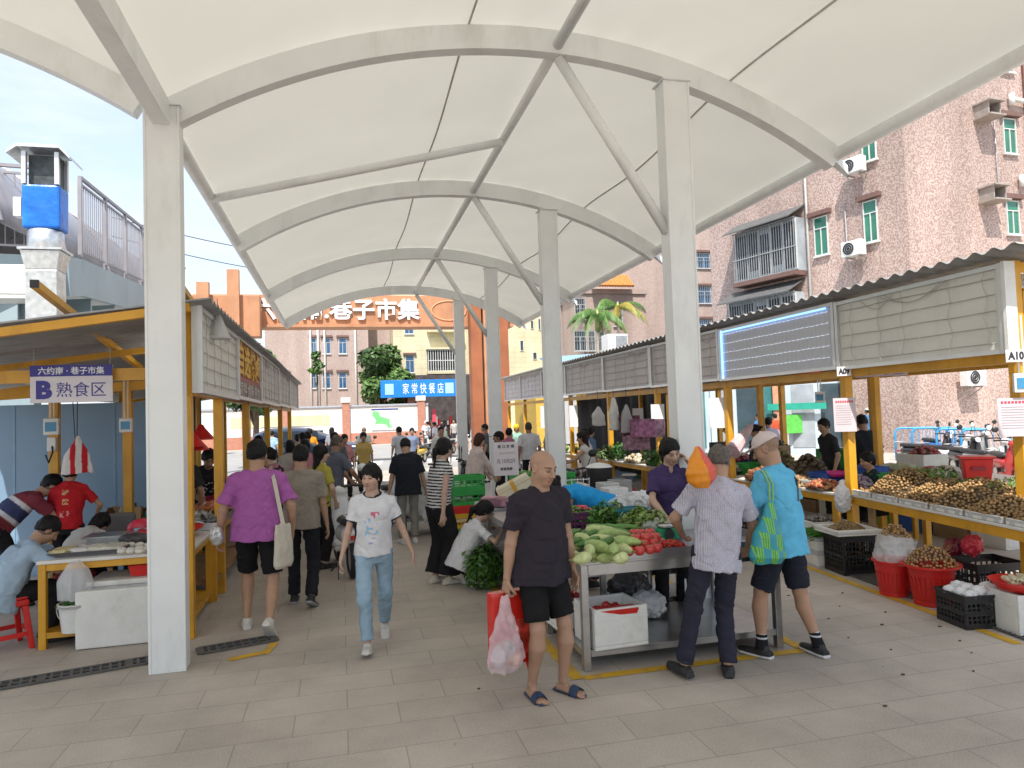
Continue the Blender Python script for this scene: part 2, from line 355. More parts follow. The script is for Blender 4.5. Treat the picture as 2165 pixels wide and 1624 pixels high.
def granite(name, base, spot, sc):
    m, n, l, b = nodes_of(name); b.inputs['Roughness'].default_value = .6
    co = n.new('ShaderNodeTexCoord'); v = n.new('ShaderNodeTexVoronoi'); v.inputs['Scale'].default_value = sc; l.new(co.outputs['Object'], v.inputs[0])
    v2 = n.new('ShaderNodeTexNoise'); v2.inputs['Scale'].default_value = sc*1.2; v2.inputs['Detail'].default_value = 4; l.new(co.outputs['Object'], v2.inputs[0])
    r = ramp(n, [(.44, base), (.56, spot)]); l.new(v2.outputs[0], r.inputs[0])
    z = n.new('ShaderNodeTexNoise'); z.inputs['Scale'].default_value = .35; z.inputs['Detail'].default_value = 8; mpp = n.new('ShaderNodeMapping'); mpp.inputs['Scale'].default_value = (1.5, 1.5, .35)
    l.new(co.outputs['Object'], mpp.inputs[0]); l.new(mpp.outputs[0], z.inputs[0])
    mr = n.new('ShaderNodeMapRange'); mr.inputs[1].default_value = .3; mr.inputs[2].default_value = .7; mr.inputs[3].default_value = .74; mr.inputs[4].default_value = 1.12; l.new(z.outputs[0], mr.inputs[0])
    mu = n.new('ShaderNodeVectorMath'); mu.operation = 'MULTIPLY'; l.new(r.outputs[0], mu.inputs[0]); l.new(mr.outputs[0], mu.inputs[1]); l.new(mu.outputs[0], b.inputs['Base Color'])
    return m
def tiled(name, c1, c2, grout, bw, bh, mort, axis='x', off=0.0):
    """small wall tiles; axis = which object axis runs along the wall"""
    m, n, l, b = nodes_of(name); b.inputs['Roughness'].default_value = .45
    co = n.new('ShaderNodeTexCoord'); sx = n.new('ShaderNodeSeparateXYZ'); cx = n.new('ShaderNodeCombineXYZ'); l.new(co.outputs['Object'], sx.inputs[0])
    l.new(sx.outputs[0 if axis == 'x' else 1], cx.inputs[0]); l.new(sx.outputs[2], cx.inputs[1])
    br = n.new('ShaderNodeTexBrick'); br.inputs['Scale'].default_value = 1; br.inputs['Brick Width'].default_value = bw; br.inputs['Row Height'].default_value = bh; br.inputs['Mortar Size'].default_value = mort; br.offset = off
    br.inputs['Color1'].default_value = (*c1, 1); br.inputs['Color2'].default_value = (*c2, 1); br.inputs['Mortar'].default_value = (*grout, 1); l.new(cx.outputs[0], br.inputs[0])
    z = n.new('ShaderNodeTexNoise'); z.inputs['Scale'].default_value = .8; z.inputs['Detail'].default_value = 7; l.new(co.outputs['Object'], z.inputs[0])
    mr = n.new('ShaderNodeMapRange'); mr.inputs[1].default_value = .3; mr.inputs[2].default_value = .7; mr.inputs[3].default_value = .82; mr.inputs[4].default_value = 1.1; l.new(z.outputs[0], mr.inputs[0])
    mu = n.new('ShaderNodeVectorMath'); mu.operation = 'MULTIPLY'; l.new(br.outputs[0], mu.inputs[0]); l.new(mr.outputs[0], mu.inputs[1]); l.new(mu.outputs[0], b.inputs['Base Color']); return m
def membrane_mat():
    m, n, l, b = nodes_of('canopy_membrane'); n.remove(b); o = n['Material Output']
    co = n.new('ShaderNodeTexCoord'); z = n.new('ShaderNodeTexNoise'); z.inputs['Scale'].default_value = .42; z.inputs['Detail'].default_value = 7; l.new(co.outputs['Object'], z.inputs[0])
    r = ramp(n, [(.28, (.54, .535, .50)), (.72, (.68, .672, .63))]); l.new(z.outputs[0], r.inputs[0])
    d = n.new('ShaderNodeBsdfDiffuse'); t = n.new('ShaderNodeBsdfTranslucent'); mx = n.new('ShaderNodeMixShader'); mx.inputs[0].default_value = .22
    l.new(r.outputs[0], d.inputs[0]); t.inputs[0].default_value = (.76, .735, .64, 1); l.new(d.outputs[0], mx.inputs[1]); l.new(t.outputs[0], mx.inputs[2]); l.new(mx.outputs[0], o.inputs[0]); return m
WHITE = mat('white_steel', (.77, .785, .78), .38, var=.05, vs=3, bump=.05, bs=6, stain=((.48, .47, .44), 2.2, .45, .3))
YEL = mat('yellow_steel', (.66, .33, .022), .4, var=.14, vs=4, bump=.06, bs=30, stain=((.32, .15, .02), 5, .5, .4))
YELD = mat('yellow_steel_worn', (.55, .27, .02), .5, var=.2, vs=7, stain=((.22, .12, .03), 6, .6))
STEEL = mat('stainless_steel', (.52, .52, .52), .32, 1, var=.12, vs=9, bump=.08, bs=60)
GALV = mat('galvanised_steel', (.6, .62, .63), .38, .85, var=.25, vs=14)
ALU = mat('aluminium', (.62, .62, .61), .4, .7, var=.08, vs=5)
DARK = mat('black_rubber', (.02, .02, .022), .6, var=.3, vs=12)
BLACKP = mat('black_plastic', (.018, .018, .02), .42, var=.25, vs=20)
WHITEP = mat('white_plastic', (.72, .72, .70), .4, var=.06, vs=6, stain=((.45, .42, .36), 9, .4))
FOAM = mat('white_foam', (.74, .735, .70), .85, var=.06, vs=8, bump=.25, bs=120, bdist=.004, stain=((.48, .44, .36), 5, .5))
REDP = mat('red_plastic', (.62, .022, .018), .38, var=.12, vs=7)
GREENP = mat('green_plastic', (.03, .33, .06), .4, var=.15, vs=7)
BLUEP = mat('blue_plastic', (.02, .09, .38), .4, var=.15, vs=7)
TEALP = mat('teal_plastic', (.03, .28, .38), .4, var=.12, vs=7)
PAPER = mat('white_paper', (.76, .74, .75), .8, var=.04, vs=8)
INK = mat('dark_ink', (.03, .03, .045), .7, var=.1)
REDINK = mat('red_ink', (.55, .06, .10), .7, var=.1)
GLASS = mat('window_glass', (.05, .075, .09), .08, var=.3, vs=1.5, coat=.5)
GREENGL = mat('green_glass', (.025, .16, .095), .12, var=.35, vs=1.3, coat=.5)
BLUEGL = mat('blue_glass', (.02, .08, .18), .1, var=.35, vs=1.3, coat=.5)
CORRU = mat('corrugated_sheet', (.34, .335, .33), .5, .3, var=.2, vs=3, stain=((.22, .20, .18), 2.5, .5))
CLEAR = mat('clear_film', (.82, .84, .85), .18, var=.06, vs=9, alpha=.42, bump=.5, bs=22)
WOOD = mat('worn_wood', (.30, .16, .07), .7, var=.3, vs=9, bump=.2, bs=25)
# ================================================================== ground
PAV = paver('stone_paving', (.50, .44, .375), (.455, .40, .34), .66, .33, .004)
m = MB(); m.poly([(-60, -30, 0), (90, -30, 0), (90, 160, 0), (-60, 160, 0)]); tag(m.build('ground', PAV), kind='structure')
m = MB(); m.poly([(-60, 27, .004), (90, 27, .004), (90, 53, .004), (-60, 53, .004)])
tag(m.build('road', mat('pale_concrete_road', (.30, .295, .285), .85, var=.16, vs=1.2, bump=.2, bs=30, stain=((.16, .155, .15), .6, .5))), kind='structure')
m = MB()
for i in range(7): m.poly([(-1.2+i*1.1, 30.2, .008), (-.65+i*1.1, 30.2, .008), (-.35+i*1.1, 33, .008), (-.9+i*1.1, 33, .008)])
tag(m.build('road_marking', mat('worn_white_paint', (.62, .62, .6), .8, var=.2, vs=6)), kind='structure')
YPAINT = mat('yellow_floor_paint', (.62, .36, .02), .7, var=.2, vs=8, stain=((.3, .25, .2), 7, .7))
def stripe(a, b, wd=.09, z=.004):
    a = Vector(a); b = Vector(b); a.z = b.z = z; s = (b-a).normalized().cross(Vector((0, 0, 1)))*wd/2; m = MB(); m.poly([a-s, a+s, b+s, b-s][::-1]); o = m.build('yellow_floor_line', YPAINT); tag(o, kind='structure')
stripe((5.42, 8.6, 0), (5.10, 4.55, 0)); stripe((5.42, 8.7, 0), (5.75, 22, 0))
stripe((1.62, 8.1, 0), (1.62, 4.95, 0)); stripe((1.67, 4.96, 0), (3.62, 4.96, 0)); stripe((3.5, 5.01, 0), (3.5, 7.9, 0), z=.0045)
stripe((-.93, 6.26, 0), (-.66, 6.36, 0)); stripe((-.66, 6.3, 0), (-.60, 6.6, 0), .07, z=.0045)
# dark floor drain along the right counter (grid) and the slotted grates on the left
def drain(name, a, b, wd, label, cell=.065, nrow=2):
    a = Vector(a); b = Vector(b); L_ = (b-a).length; d = (b-a).normalized(); s = Vector((-d.y, d.x, 0)); t = thing(name, label, 'drain', a); m = MB(); m2 = MB()
    m2.prism([a - s*wd/2 + Vector((0, 0, .002)), a + s*wd/2 + Vector((0, 0, .002)), b + s*wd/2 + Vector((0, 0, .002)), b - s*wd/2 + Vector((0, 0, .002))], (0, 0, .002))
    n = int(L_/cell); z = .012
    for j in range(nrow+1): o = s*(-wd/2+wd*j/nrow); m.bar(a+o+Vector((0, 0, z)), b+o+Vector((0, 0, z)), .022, .014)
    for i in range(n+1): p = a+d*(i*L_/n)+Vector((0, 0, z)); m.bar(p-s*wd/2, p+s*wd/2, .02 if i % 9 else .06, .012)
    m2.build('channel', DARK, t); m.build('grate', mat('cast_grey_grate', (.10, .095, .09), .7, var=.3, vs=10), t); return t
drain('floor_drain', (-4.0, 5.79, 0), (-1.52, 6.47, 0), .17, 'slotted grey floor drain running left of the near white column')
drain('floor_drain', (-1.20, 6.56, 0), (-.62, 6.72, 0), .17, 'short slotted floor drain between white column and man in purple tee')
drain('floor_drain', (5.68, 7.6, 0), (5.33, 4.4, 0), .26, 'dark floor grate under the fruit baskets along the right counter', .05, 6)
# scraps dropped on the paving
LEAFB = mat('dry_leaf', (.12, .07, .03), .8, var=.4, vs=30)
for i, (x, y) in enumerate([(4.6, 4.5), (4.2, 5.6), (4.9, 5.1), (4.0, 5.1), (4.55, 5.9), (4.75, 4.75), (4.3, 4.2), (3.8, 4.3), (4.9, 6.3), (4.5, 5.3), (4.1, 4.75), (4.8, 5.6), (4.35, 6.4), (.9, 5.0), (3.3, 3.9), (4.6, 3.9)]):
    m = MB(); q = random.random()*6; r_ = .008+.010*random.random()
    m.prism([(x+r_*math.cos(q+k)*(.6+.8*random.random()), y+r_*math.sin(q+k)*.7, .003) for k in (0, 1.1, 2.2, 3.1, 4.2, 5.2)], (0, 0, .006)); tag(m.build('dropped_scrap', LEAFB), 'small dark scrap of leaf lying on the grey paving', 'litter', 'scraps dropped on the paving')
# ================================================================== the white membrane canopy
Y0, BAY = 6.19, 4.30
def zc(x, c=1.81): return -.457 + math.sqrt(max(.1, 5.817**2-(x-c)**2))
can = thing('market_canopy', 'large white arched membrane canopy on white steel columns over the market aisle', 'canopy', (-1.35, Y0, 0))
MEM = membrane_mat(); XL, XT, XA, XR = -1.35, 4.96, 2.03, 3.19
arches = [Y0-2*BAY, Y0-BAY, Y0, Y0+BAY, Y0+2*BAY, Y0+3*BAY]
def memb(x0, x1, c, ya, yb, nm):
    n = 120
    def f(u, v):
        x = x0+(x1-x0)*u; y = ya+(yb-ya)*v; t = ((y-Y0)/BAY) % 1; sag = .10*math.sin(math.pi*t)**2*math.sin(math.pi*min(1, max(0, u)))**.5
        return (x, y, zc(x, c)+.135-sag+.012*math.sin(x*5.1+y*.7)*math.sin(y*3.7+x)*min(1, 3*t*(1-t)*4)+.010*math.sin(x*17+2*math.sin(y))*max(0, 1-8*min(t, 1-t)))
    MB().grid(f, n, 100).build(nm, MEM, can, True)
memb(XL-.03, XT+.05, 1.81, arches[0], arches[-1]+.1, 'membrane')
memb(XL-6.31, XL-.04, -4.51, arches[0], Y0+.1, 'membrane')
def arch(c, y, xa, xb):
    m = MB(); n = 44; P = []
    for i in range(n+1):
        x = xa+(xb-xa)*i/n; nx, nz_ = (x-c)/5.817, (zc(x, c)+.457)/5.817; P.append((x, zc(x, c), nx, nz_))
    for i in range(n):
        q = []
        for (x, z, nx, nz_) in (P[i], P[i+1]): q += [(x-nx*.11, y-.065, z-nz_*.11), (x-nx*.11, y+.065, z-nz_*.11), (x+nx*.11, y+.065, z+nz_*.11), (x+nx*.11, y-.065, z+nz_*.11)]
        b = len(m.v); m.v += q
        for k in range(4): k2 = (k+1) % 4; m.f.append((b+k, b+k2, b+4+k2, b+4+k)); m.m.append(0)
        if i in (0, n-1): e = b if i == 0 else b+4; m.f.append(tuple(e+k for k in range(4))); m.m.append(0)
    m.build('arch_beam', WHITE, can, bevel=0)
for y in arches: arch(1.81, y, XL-.02, XT+.02)
for y in arches[:3]: arch(-4.51, y, XL-6.3, XL-.16)
def column(x, y, top, wx=.25, wy=.2):
    m = MB(); m.box((x, y, top/2), (wx, wy, top))
    for sx in (-1, 1): m.box((x+sx*(wx/2), y-wy/2-.002, top/2), (.022, .012, top-.004))
    m.box((x, y, top+.006), (wx+.05, wy+.05, .012)); m.build('column', WHITE, can, bevel=.008)
column(XL, Y0, 4.50)
for y in arches[1:]: column(XR, y, zc(XR)-.13)
for y in arches[:2]: column(XL, y, 4.5)
ya, yb = arches[0], arches[-1]+.06
MB().tube([(XT+.02, ya, zc(XT)+.03), (XT+.02, yb, zc(XT)+.03)], .065, 12).build('edge_tube', WHITE, can, True)
MB().tube([(XL-.02, ya, zc(XL)+.03), (XL-.02, yb, zc(XL)+.03)], .065, 12).build('edge_tube', WHITE, can, True)
MB().bar((XL-.0, ya, 4.44), (XL-.0, Y0-.1, 4.44), .13, .2).build('edge_beam', WHITE, can, bevel=.006)
for a, b in zip(arches[:-1], arches[1:]): MB().tube([(XA, a+.065, zc(XA)-.03), (XA, b-.065, zc(XA)-.03)], .05, 12).build('ridge_tube', WHITE, can, True)
for y in arches[1:]:
    MB().tube([(XA+.02, y, zc(XA)-.12), (XR-.11, y, 3.62)], .05, 12).build('brace', WHITE, can, True)
MB().tube([(XL, 8.34, 4.42), (XA-.03, 8.34, zc(XA)-.09)], .048, 12).build('cross_tube', WHITE, can, True)
for x in (1.2, 3.80):
    P = [(x, ya+(yb-ya)*i/100, zc(x)+.135-.10*math.sin(math.pi*(((ya+(yb-ya)*i/100)-Y0)/BAY % 1))**2-.012) for i in range(101)]
    MB().tube(P, .011, 6).build('seam_cable', mat('grey_seam', (.46, .45, .42), .7), can, True)
for y in arches[2:]: MB().prism([(XT-.08, y-.05, zc(XT)+.03), (XT+.16, y-.03, zc(XT)-.16), (XT+.16, y+.03, zc(XT)-.16), (XT-.08, y+.05, zc(XT)+.03)], (0, 0, .09)).build('end_plate', WHITE, can)
# ================================================================== walls with windows placed on them
class Wall:
    """a vertical wall plane from a to b seen from its outer side (right = towards b)"""
    def __init__(s, a, b):
        s.a = Vector((a[0], a[1], 0)); s.r = (Vector((b[0], b[1], 0))-s.a).normalized(); s.n = s.r.cross(Vector((0, 0, 1)))
    def uz(s, px, py):
        d = Vector(ray(px, py)); c = Vector((0, 0, CAMH)); t = (s.a-c).dot(s.n)/d.dot(s.n); p = c+d*t; return (p-s.a).dot(s.r), p.z
    def at(s, u, z, o=0): return s.a+s.r*u+s.n*o+Vector((0, 0, z))
    def box(s, m, u0, u1, z0, z1, o0, o1):
        P = [s.at(u, z, o) for z in (z0, z1) for u, o in ((u0, o1), (u1, o1), (u1, o0), (u0, o0))]; m.hexa(P); return m
FRAME = mat('white_window_frame', (.62, .63, .62), .45, var=.08); LINT = mat('brown_lintel', (.16, .09, .075), .7, var=.2); GRILL = mat('grey_grille', (.36, .37, .38), .5, .4, var=.2)
CURT = [mat('curtain_dark', (.035, .04, .05), .8, var=.4, vs=2), mat('curtain_pale', (.30, .33, .36), .8, var=.3, vs=2)]
def window(W, par, px0, py0, px1, py1, cols=2, glass=GLASS, lintel=False, bars=0, transom=.3, sill=True, uz=None):
    if uz: u0, z1, u1, z0 = uz
    else: u0, z1 = W.uz(px0, py0); u1, z0 = W.uz(px1, py1)
    if u0 > u1: u0, u1 = u1, u0
    t = .034*max(1, (z1-z0)/1.6); m = MB(); zt = z1-(z1-z0)*transom
    for a, b, c, d in ((u0, u1, z0, z0+t), (u0, u1, z1-t, z1), (u0, u0+t, z0+t, z1-t), (u1-t, u1, z0+t, z1-t)): W.box(m, a, b, c, d, 0.002, .07)
    if transom: W.box(m, u0+t, u1-t, zt-t/2, zt+t/2, .004, .06)
    for i in range(1, cols): u = u0+(u1-u0)*i/cols; W.box(m, u-t/2, u+t/2, z0+t, (zt-t/2) if transom else z1-t, .004, .062)
    if sill: W.box(m, u0-.06, u1+.06, z0-.07, z0-.002, .002, .12)
    f = m.build('window', FRAME, par)
    g = MB(); W.box(g, u0+t*.9, u1-t*.9, z0+t*.9, z1-t*.9, .001, .022); g.build('pane', glass, f)
    if lintel: g = MB(); W.box(g, u0-.2, u1+.2, z1+.06, z1+.24, .002, .2); g.build('lintel', LINT, f)
    if bars:
        g = MB()
        for i in range(bars+1): p = u0+(u1-u0)*i/bars; W.box(g, p-.014, p+.014, z0-.05, z1+.1, .12, .15)
        for q in (z0-.05, (z0+z1)/2, z1+.1): W.box(g, u0-.03, u1+.03, q-.016, q+.016, .1, .13)
        g.build('grille', GRILL, f)
    return f
def block(name, label, W, wid, dep, h, m, roof=None, z0=0):
    """a building whose outer face lies on wall W"""
    t = thing(name, label, 'building', (0, 0, 0)); b = MB(); W.box(b, 0, wid, z0, h, -dep, 0); b.build('wall', m, t)
    r_ = MB(); W.box(r_, -.15, wid+.15, h+.003, h+.35, -dep-.15, .15); r_.build('roof', roof or m, t); return t
PINK = granite('pink_granite_tiles', (.33, .225, .192), (.53, .41, .36), 13)
PINK2 = granite('pink_granite_far', (.38, .285, .25), (.46, .36, .32), 13)
# the near pink block: corner facing the market
CX, CY = 20.6, 21.8
WL = Wall((17.9, 31.4), (CX, CY)); WR = Wall((CX, CY), (CX+16, CY+1.2))
pk = thing('apartment_building', 'tall pink speckled apartment block with green windows behind the right stalls', 'building', (CX, CY, 0))
b = MB(); P = [(17.9, 31.4), (CX, CY), (CX+16, CY+1.2), (CX+16, CY+14)]; b.prism([(x, y, 0) for x, y in P][::-1], (0, 0, 26)); b.build('wall', PINK, pk)
b = MB(); b.prism([(x, y, 26.004) for x, y in P][::-1], (0, 0, .4)); b.build('roof', PINK, pk)
for q in ((1825, 429, 1859, 508), (1721, 463, 1754, 536), (1820, 252, 1855, 335)): window(WL, pk, *q, cols=2, glass=GREENGL, lintel=True)
for q in ((2117, 250, 2148, 327), (2124, 424, 2155, 497), (2110, 80, 2141, 155)): window(WR, pk, *q, cols=2, glass=GREENGL, lintel=True)
def balcony(q, py_aw):
    u0, z1 = WL.uz(q[0], q[1]); u1, z0 = WL.uz(q[2], q[3]); g = MB(); WL.box(g, u0, u1, z0, z1, .002, .55); o = g.build('balcony', mat('pale_glazing', (.36, .40, .43), .3, var=.35, vs=1.2), pk)
    m_ = MB(); WL.box(m_, u0-.1, u1, z0-.2, z0-.003, .0, .75); m_.build('balcony_slab', LINT, o)
    m_ = MB(); n = 26
    for i in range(n+1): u = u0-.04+(u1-u0)*i/n; WL.box(m_, u-.014, u+.014, z0, z1, .66, .69)
    for z in (z0+.02, z0+(z1-z0)*.45, z1): WL.box(m_, u0-.06, u1+.03, z-.02, z+.02, .645, .705)
    m_.build('grille', GRILL, o)
    m_ = MB(); W_ = WL; m_.prism([W_.at(u0-.3, z1-.05, 1.1), W_.at(u1+.05, z1-.05, 1.1), W_.at(u1+.05, z1+.55, .01), W_.at(u0-.3, z1+.55, .01)], (0, 0, .05)); m_.build('awning', mat('dark_awning', (.10, .10, .10), .7, var=.3), o)
    m_ = MB()
    for i in range(5):
        u = u0+(u1-u0)*(i+.5)/5; hw = (u1-u0)*.085
        WL.box(m_, u-hw, u+hw, z0+.15+(i % 2)*.25, z1-.15-(.2 if i == 2 else 0), .554, .56)
    m_.build('pane', CURT[0], o)
    m_ = MB()
    for i in range(6): u = u0+(u1-u0)*i/5; WL.box(m_, u-.03, u+.03, z0+.05, z1-.05, .565, .6)
    m_.build('window_frame', FRAME, o)
balcony((1573, 500, 1706, 572), 0); balcony((1560, 645, 1706, 715), 0)
def ac_unit(W, px, py, label, wd=.85, hg=.6, group='air conditioners on the pink block'):
    u, z = W.uz(px, py); t = thing('air_conditioner', label, 'air conditioner', W.at(u, z-hg/2-.05), 0, group)
    m = MB(); W.box(m, u-wd/2, u+wd/2, z-hg/2, z+hg/2, .25, .6); m.build('casing', WHITEP, t, bevel=.02)
    m = MB(); c = W.at(u-wd*.12, z, .604); x, y = W.r, Vector((0, 0, 1))
    m.disc(c, hg*.40, 20, W.n); m.build('fan_grille', DARK, t)
    m = MB()
    for k in range(1, 4): m.tube([c+W.n*.01+(x*math.cos(a)+y*math.sin(a))*hg*.4*k/3 for a in [i*math.pi/8 for i in range(17)]], .008, 4)
    m.build('guard', GRILL, t)
    m = MB()
    for s_ in (-.3, .3): W.box(m, u+s_*wd-.02, u+s_*wd+.02, z-hg/2-.05, z-hg/2-.002, .0, .6); m.bar(W.at(u+s_*wd, z-hg/2-.05, .55), W.at(u+s_*wd, z-hg/2-.4, .02), .03, .03)
    m.build('bracket', GRILL, t)
ac_unit(WL, 1819, 354, 'white air conditioner with round fan under the upper green window'); ac_unit(WL, 1819, 528, 'white air conditioner above the corrugated roof under the lower green window')
ac_unit(WR, 2035, 800, 'white air conditioner low on the pink wall seen over the fruit counter', .9, .62)
def hood(px, py):
    u, z = WR.uz(px, py); m = MB(); WR.box(m, u-.4, u+.4, z+.22, z+.28, .0, .75); WR.box(m, u-.4, u+.4, z-.34, z-.28, 0, .75)
    for a in (-.33, .27): WR.box(m, u+a, u+a+.06, z-.28, z+.22, .0, .6)
    o = m.build('vent_box', mat('grey_concrete', (.33, .29, .26), .85, var=.2), pk); g = MB(); WR.box(g, u-.27, u+.27, z-.28, z+.22, .003, .1); g.build('vent_opening', DARK, o)
hood(2072, 240); hood(2083, 415)
def pipe(par, pts, r, m=None, name='drain_pipe'): MB().tube(pts, r, 8).build(name, m or WHITEP, par, True)
u, _ = WL.uz(1711, 500); pipe(pk, [WL.at(u, 3, .1), WL.at(u, 25, .1)], .05)
u, _ = WR.uz(2163, 200); pipe(pk, [WR.at(u, 3, .1), WR.at(u, 25, .1)], .07, mat('brown_pipe', (.2, .1, .08), .6))
for px, py in ((2130, 213), (2152, 384)): u, z = WR.uz(px, py); pipe(pk, [WR.at(u, z, .18), WR.at(u+2, z-.1, .18)], .09); pipe(pk, [WR.at(u, z-.25, .18), WR.at(u, z+.2, .18)], .11)
u, z = WL.uz(1788, 430); pipe(pk, [WL.at(u, z, .08), WL.at(u+.02, z-2.2, .08), WL.at(u+.5, z-2.4, .3)], .025, GRILL, 'cable')
u, z = WR.uz(2100, 270); pipe(pk, [WR.at(u, z+.3, .05), WR.at(u, z-2.6, .05), WR.at(u+.9, z-2.8, .05)], .02, GRILL, 'cable')
# far pink wing behind it
WF = Wall((17.2, 54), (36, 54)); wing = block('apartment_building', 'far pink apartment wing with barred windows left of the near pink block', WF, 18.8, 12, 24, PINK2)
for q in ((1460, 535, 1501, 568), (1461, 606, 1503, 642), (1463, 676, 1504, 712)): window(WF, wing, *q, cols=3, glass=BLUEGL, lintel=True, bars=9)
for px in (1512, 1521): u, _ = WF.uz(px, 600); pipe(wing, [WF.at(u, 2, .15), WF.at(u, 23, .15)], .10)
window(WF, wing, 1548, 455, 1562, 492, cols=1, glass=GLASS); window(WF, wing, 1548, 600, 1562, 636, cols=1, glass=GLASS)
WB = Wall((17.4, 49), (22.4, 49)); bay = block('apartment_building', 'pinkish house with barred bay windows and orange tiled eave behind the palm trees', WB, 5.0, 4.9, 10.6, PINK2)
m = MB(); u0, z0 = WB.uz(1254, 606); u1, z1 = WB.uz(1327, 587)
for i in range(16): u = u0-.2+(u1-u0+.2)*i/15; m.tube([WB.at(u, z0-.1, .9), WB.at(u, z1+.2, -.3)], .11, 6)
m.build('tiled_eave', mat('orange_roof_tile', (.55, .2, .05), .6, var=.25, vs=8), bay)
for q in ((1214, 631, 1238, 676), (1213, 700, 1240, 742), (1243, 700, 1259, 742), (1264, 702, 1279, 742), (1296, 640, 1316, 690)): window(WB, bay, *q, cols=2, glass=GLASS, bars=5)
# pale yellow house far right of the gate
YT = tiled('pale_yellow_tiles', (.66, .60, .40), (.62, .56, .38), (.42, .40, .30), .9, .42, .012)
WY = Wall((11.6, 58), (17.0, 58)); yh = block('apartment_building', 'pale yellow house with small dark windows behind the blue stall roof', WY, 5.4, 5, 13, YT)
for q in ((1121, 678, 1128, 696), (1137, 674, 1143, 698), (1099, 720, 1107, 742), (1126, 745, 1135, 760)): window(WY, yh, *q, cols=1, glass=GLASS, transom=0, sill=False)
# pink-brown block and yellow block beyond the wall
WC = Wall((-6.4, 66), (2.6, 66)); mid = block('apartment_building', 'pinkish brown block with blue windows beyond the tiled perimeter wall', WC, 9, 9, 18, PINK2)
for x in (663, 690, 724): 
    for y in (715, 788): window(WC, mid, x-(5 if x < 670 else 8), y, x+(6 if x < 670 else 9), y+33, cols=2, glass=BLUEGL, lintel=True)
for px in (657, 673, 687, 752): u, _ = WC.uz(px, 760); pipe(mid, [WC.at(u, 1, .15), WC.at(u, 15, .15)], .09)
WD = Wall((2.6, 68.5), (5.3, 68.5)); pk3 = block('apartment_building', 'narrow brownish block squeezed between pink and yellow blocks', WD, 2.7, 8, 17, PINK2); window(WD, pk3, 770, 690, 776, 712, cols=1)
WE = Wall((4.7, 64), (12.0, 64)); ye = block('apartment_building', 'pale yellow tiled block with caged balconies above the blue shop sign', WE, 7.3, 4, 17, YT)
for q in ((857, 752, 876, 788), (855, 688, 874, 706)): window(WE, ye, *q, cols=2, glass=BLUEGL, lintel=True)
def cage(q):
    u0, z1 = WE.uz(q[0], q[1]); u1, z0 = WE.uz(q[2], q[3]); g = MB(); WE.box(g, u0, u1, z0, z1, .002, .5); o = g.build('balcony', CURT[0], ye); m_ = MB()
    for i in range(15): u = u0+(u1-u0)*i/14; WE.box(m_, u-.025, u+.025, z0, z1, .8, .85)
    for z in (z0, (z0+z1)/2, z1): WE.box(m_, u0, u1, z-.03, z+.03, .78, .86)
    m_.build('grille', FRAME, o); m_ = MB(); WE.box(m_, u0-.1, u1+.1, z0-.25, z0-.01, 0, .95); WE.box(m_, u0-.1, u1+.1, z1+.05, z1+.2, 0, 1); m_.build('balcony_slab', YT, o)
cage((903, 742, 974, 785)); cage((903, 655, 974, 698))
# shop under it: dark open front, red banners, blue sign board
sh = thing('shop', 'small open shop with dark front under the blue sign', 'shop', (9, 60, 0)); W6 = Wall((5.6, 60), (13, 60))
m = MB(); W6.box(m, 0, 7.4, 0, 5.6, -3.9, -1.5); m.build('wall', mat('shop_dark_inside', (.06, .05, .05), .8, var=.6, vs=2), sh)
m = MB(); W6.box(m, 0, .5, 0, 3.6, -1.49, 0); W6.box(m, 4.3, 4.8, 0, 3.6, -1.49, 0); W6.box(m, 6.9, 7.4, 0, 3.6, -1.49, 0); m.build('pillar', mat('brown_tiles', (.28, .12, .08), .6, var=.3), sh)
for i in range(16):
    m = MB(); W6.box(m, .7+i*.24, .86+i*.24, .9+.4*random.random(), 1.5+.5*random.random(), -1.4, -1.2); m.build('goods', [REDP, mat('tan_goods', (.4, .3, .2), .7), mat('dark_goods', (.05, .05, .07), .7), WHITEP][i % 4], sh)
for px in (918, 1000): u, z = W6.uz(px, 890); m = MB(); W6.box(m, u-.16, u+.16, z-1.1, z+1.0, .05, .09); m.build('red_banner', REDINK, sh)
def signboard(name, label, W, px0, py0, px1, py1, m_, dep=.25, out=.3):
    u0, z1 = W.uz(px0, py0); u1, z0 = W.uz(px1, py1); t = thing(name, label, 'sign', W.at((u0+u1)/2, z0)); m = MB(); W.box(m, u0, u1, z0, z1, out, out+dep); m.build('board', m_, t, bevel=.02); return t, u0, u1, z0, z1
SBL = mat('blue_sign_face', (.012, .20, .62), .35, var=.1, vs=1)
t, u0, u1, z0, z1 = signboard('shop_sign', 'bright blue shop sign with white lettering above the open shop', W6, 803, 806, 974, 838, SBL, .4, .6)
LETW = mat('white_letter', (.8, .8, .8), .5, var=.03)
text('家 常 快 餐 店', .95, W6.at((u0+u1)/2+.1, (z0+z1)/2, 1.01), W6.r, (0, 0, 1), LETW, t, width=(u1-u0)*.5)
for uu in (u0+.7, u1-1.1): m = MB(); W6.box(m, uu-.35, uu+.35, z0+.25, z1-.3, 1.004, 1.03); m.build('emblem', mat('pale_blue_emblem', (.35, .6, .8), .5), t)
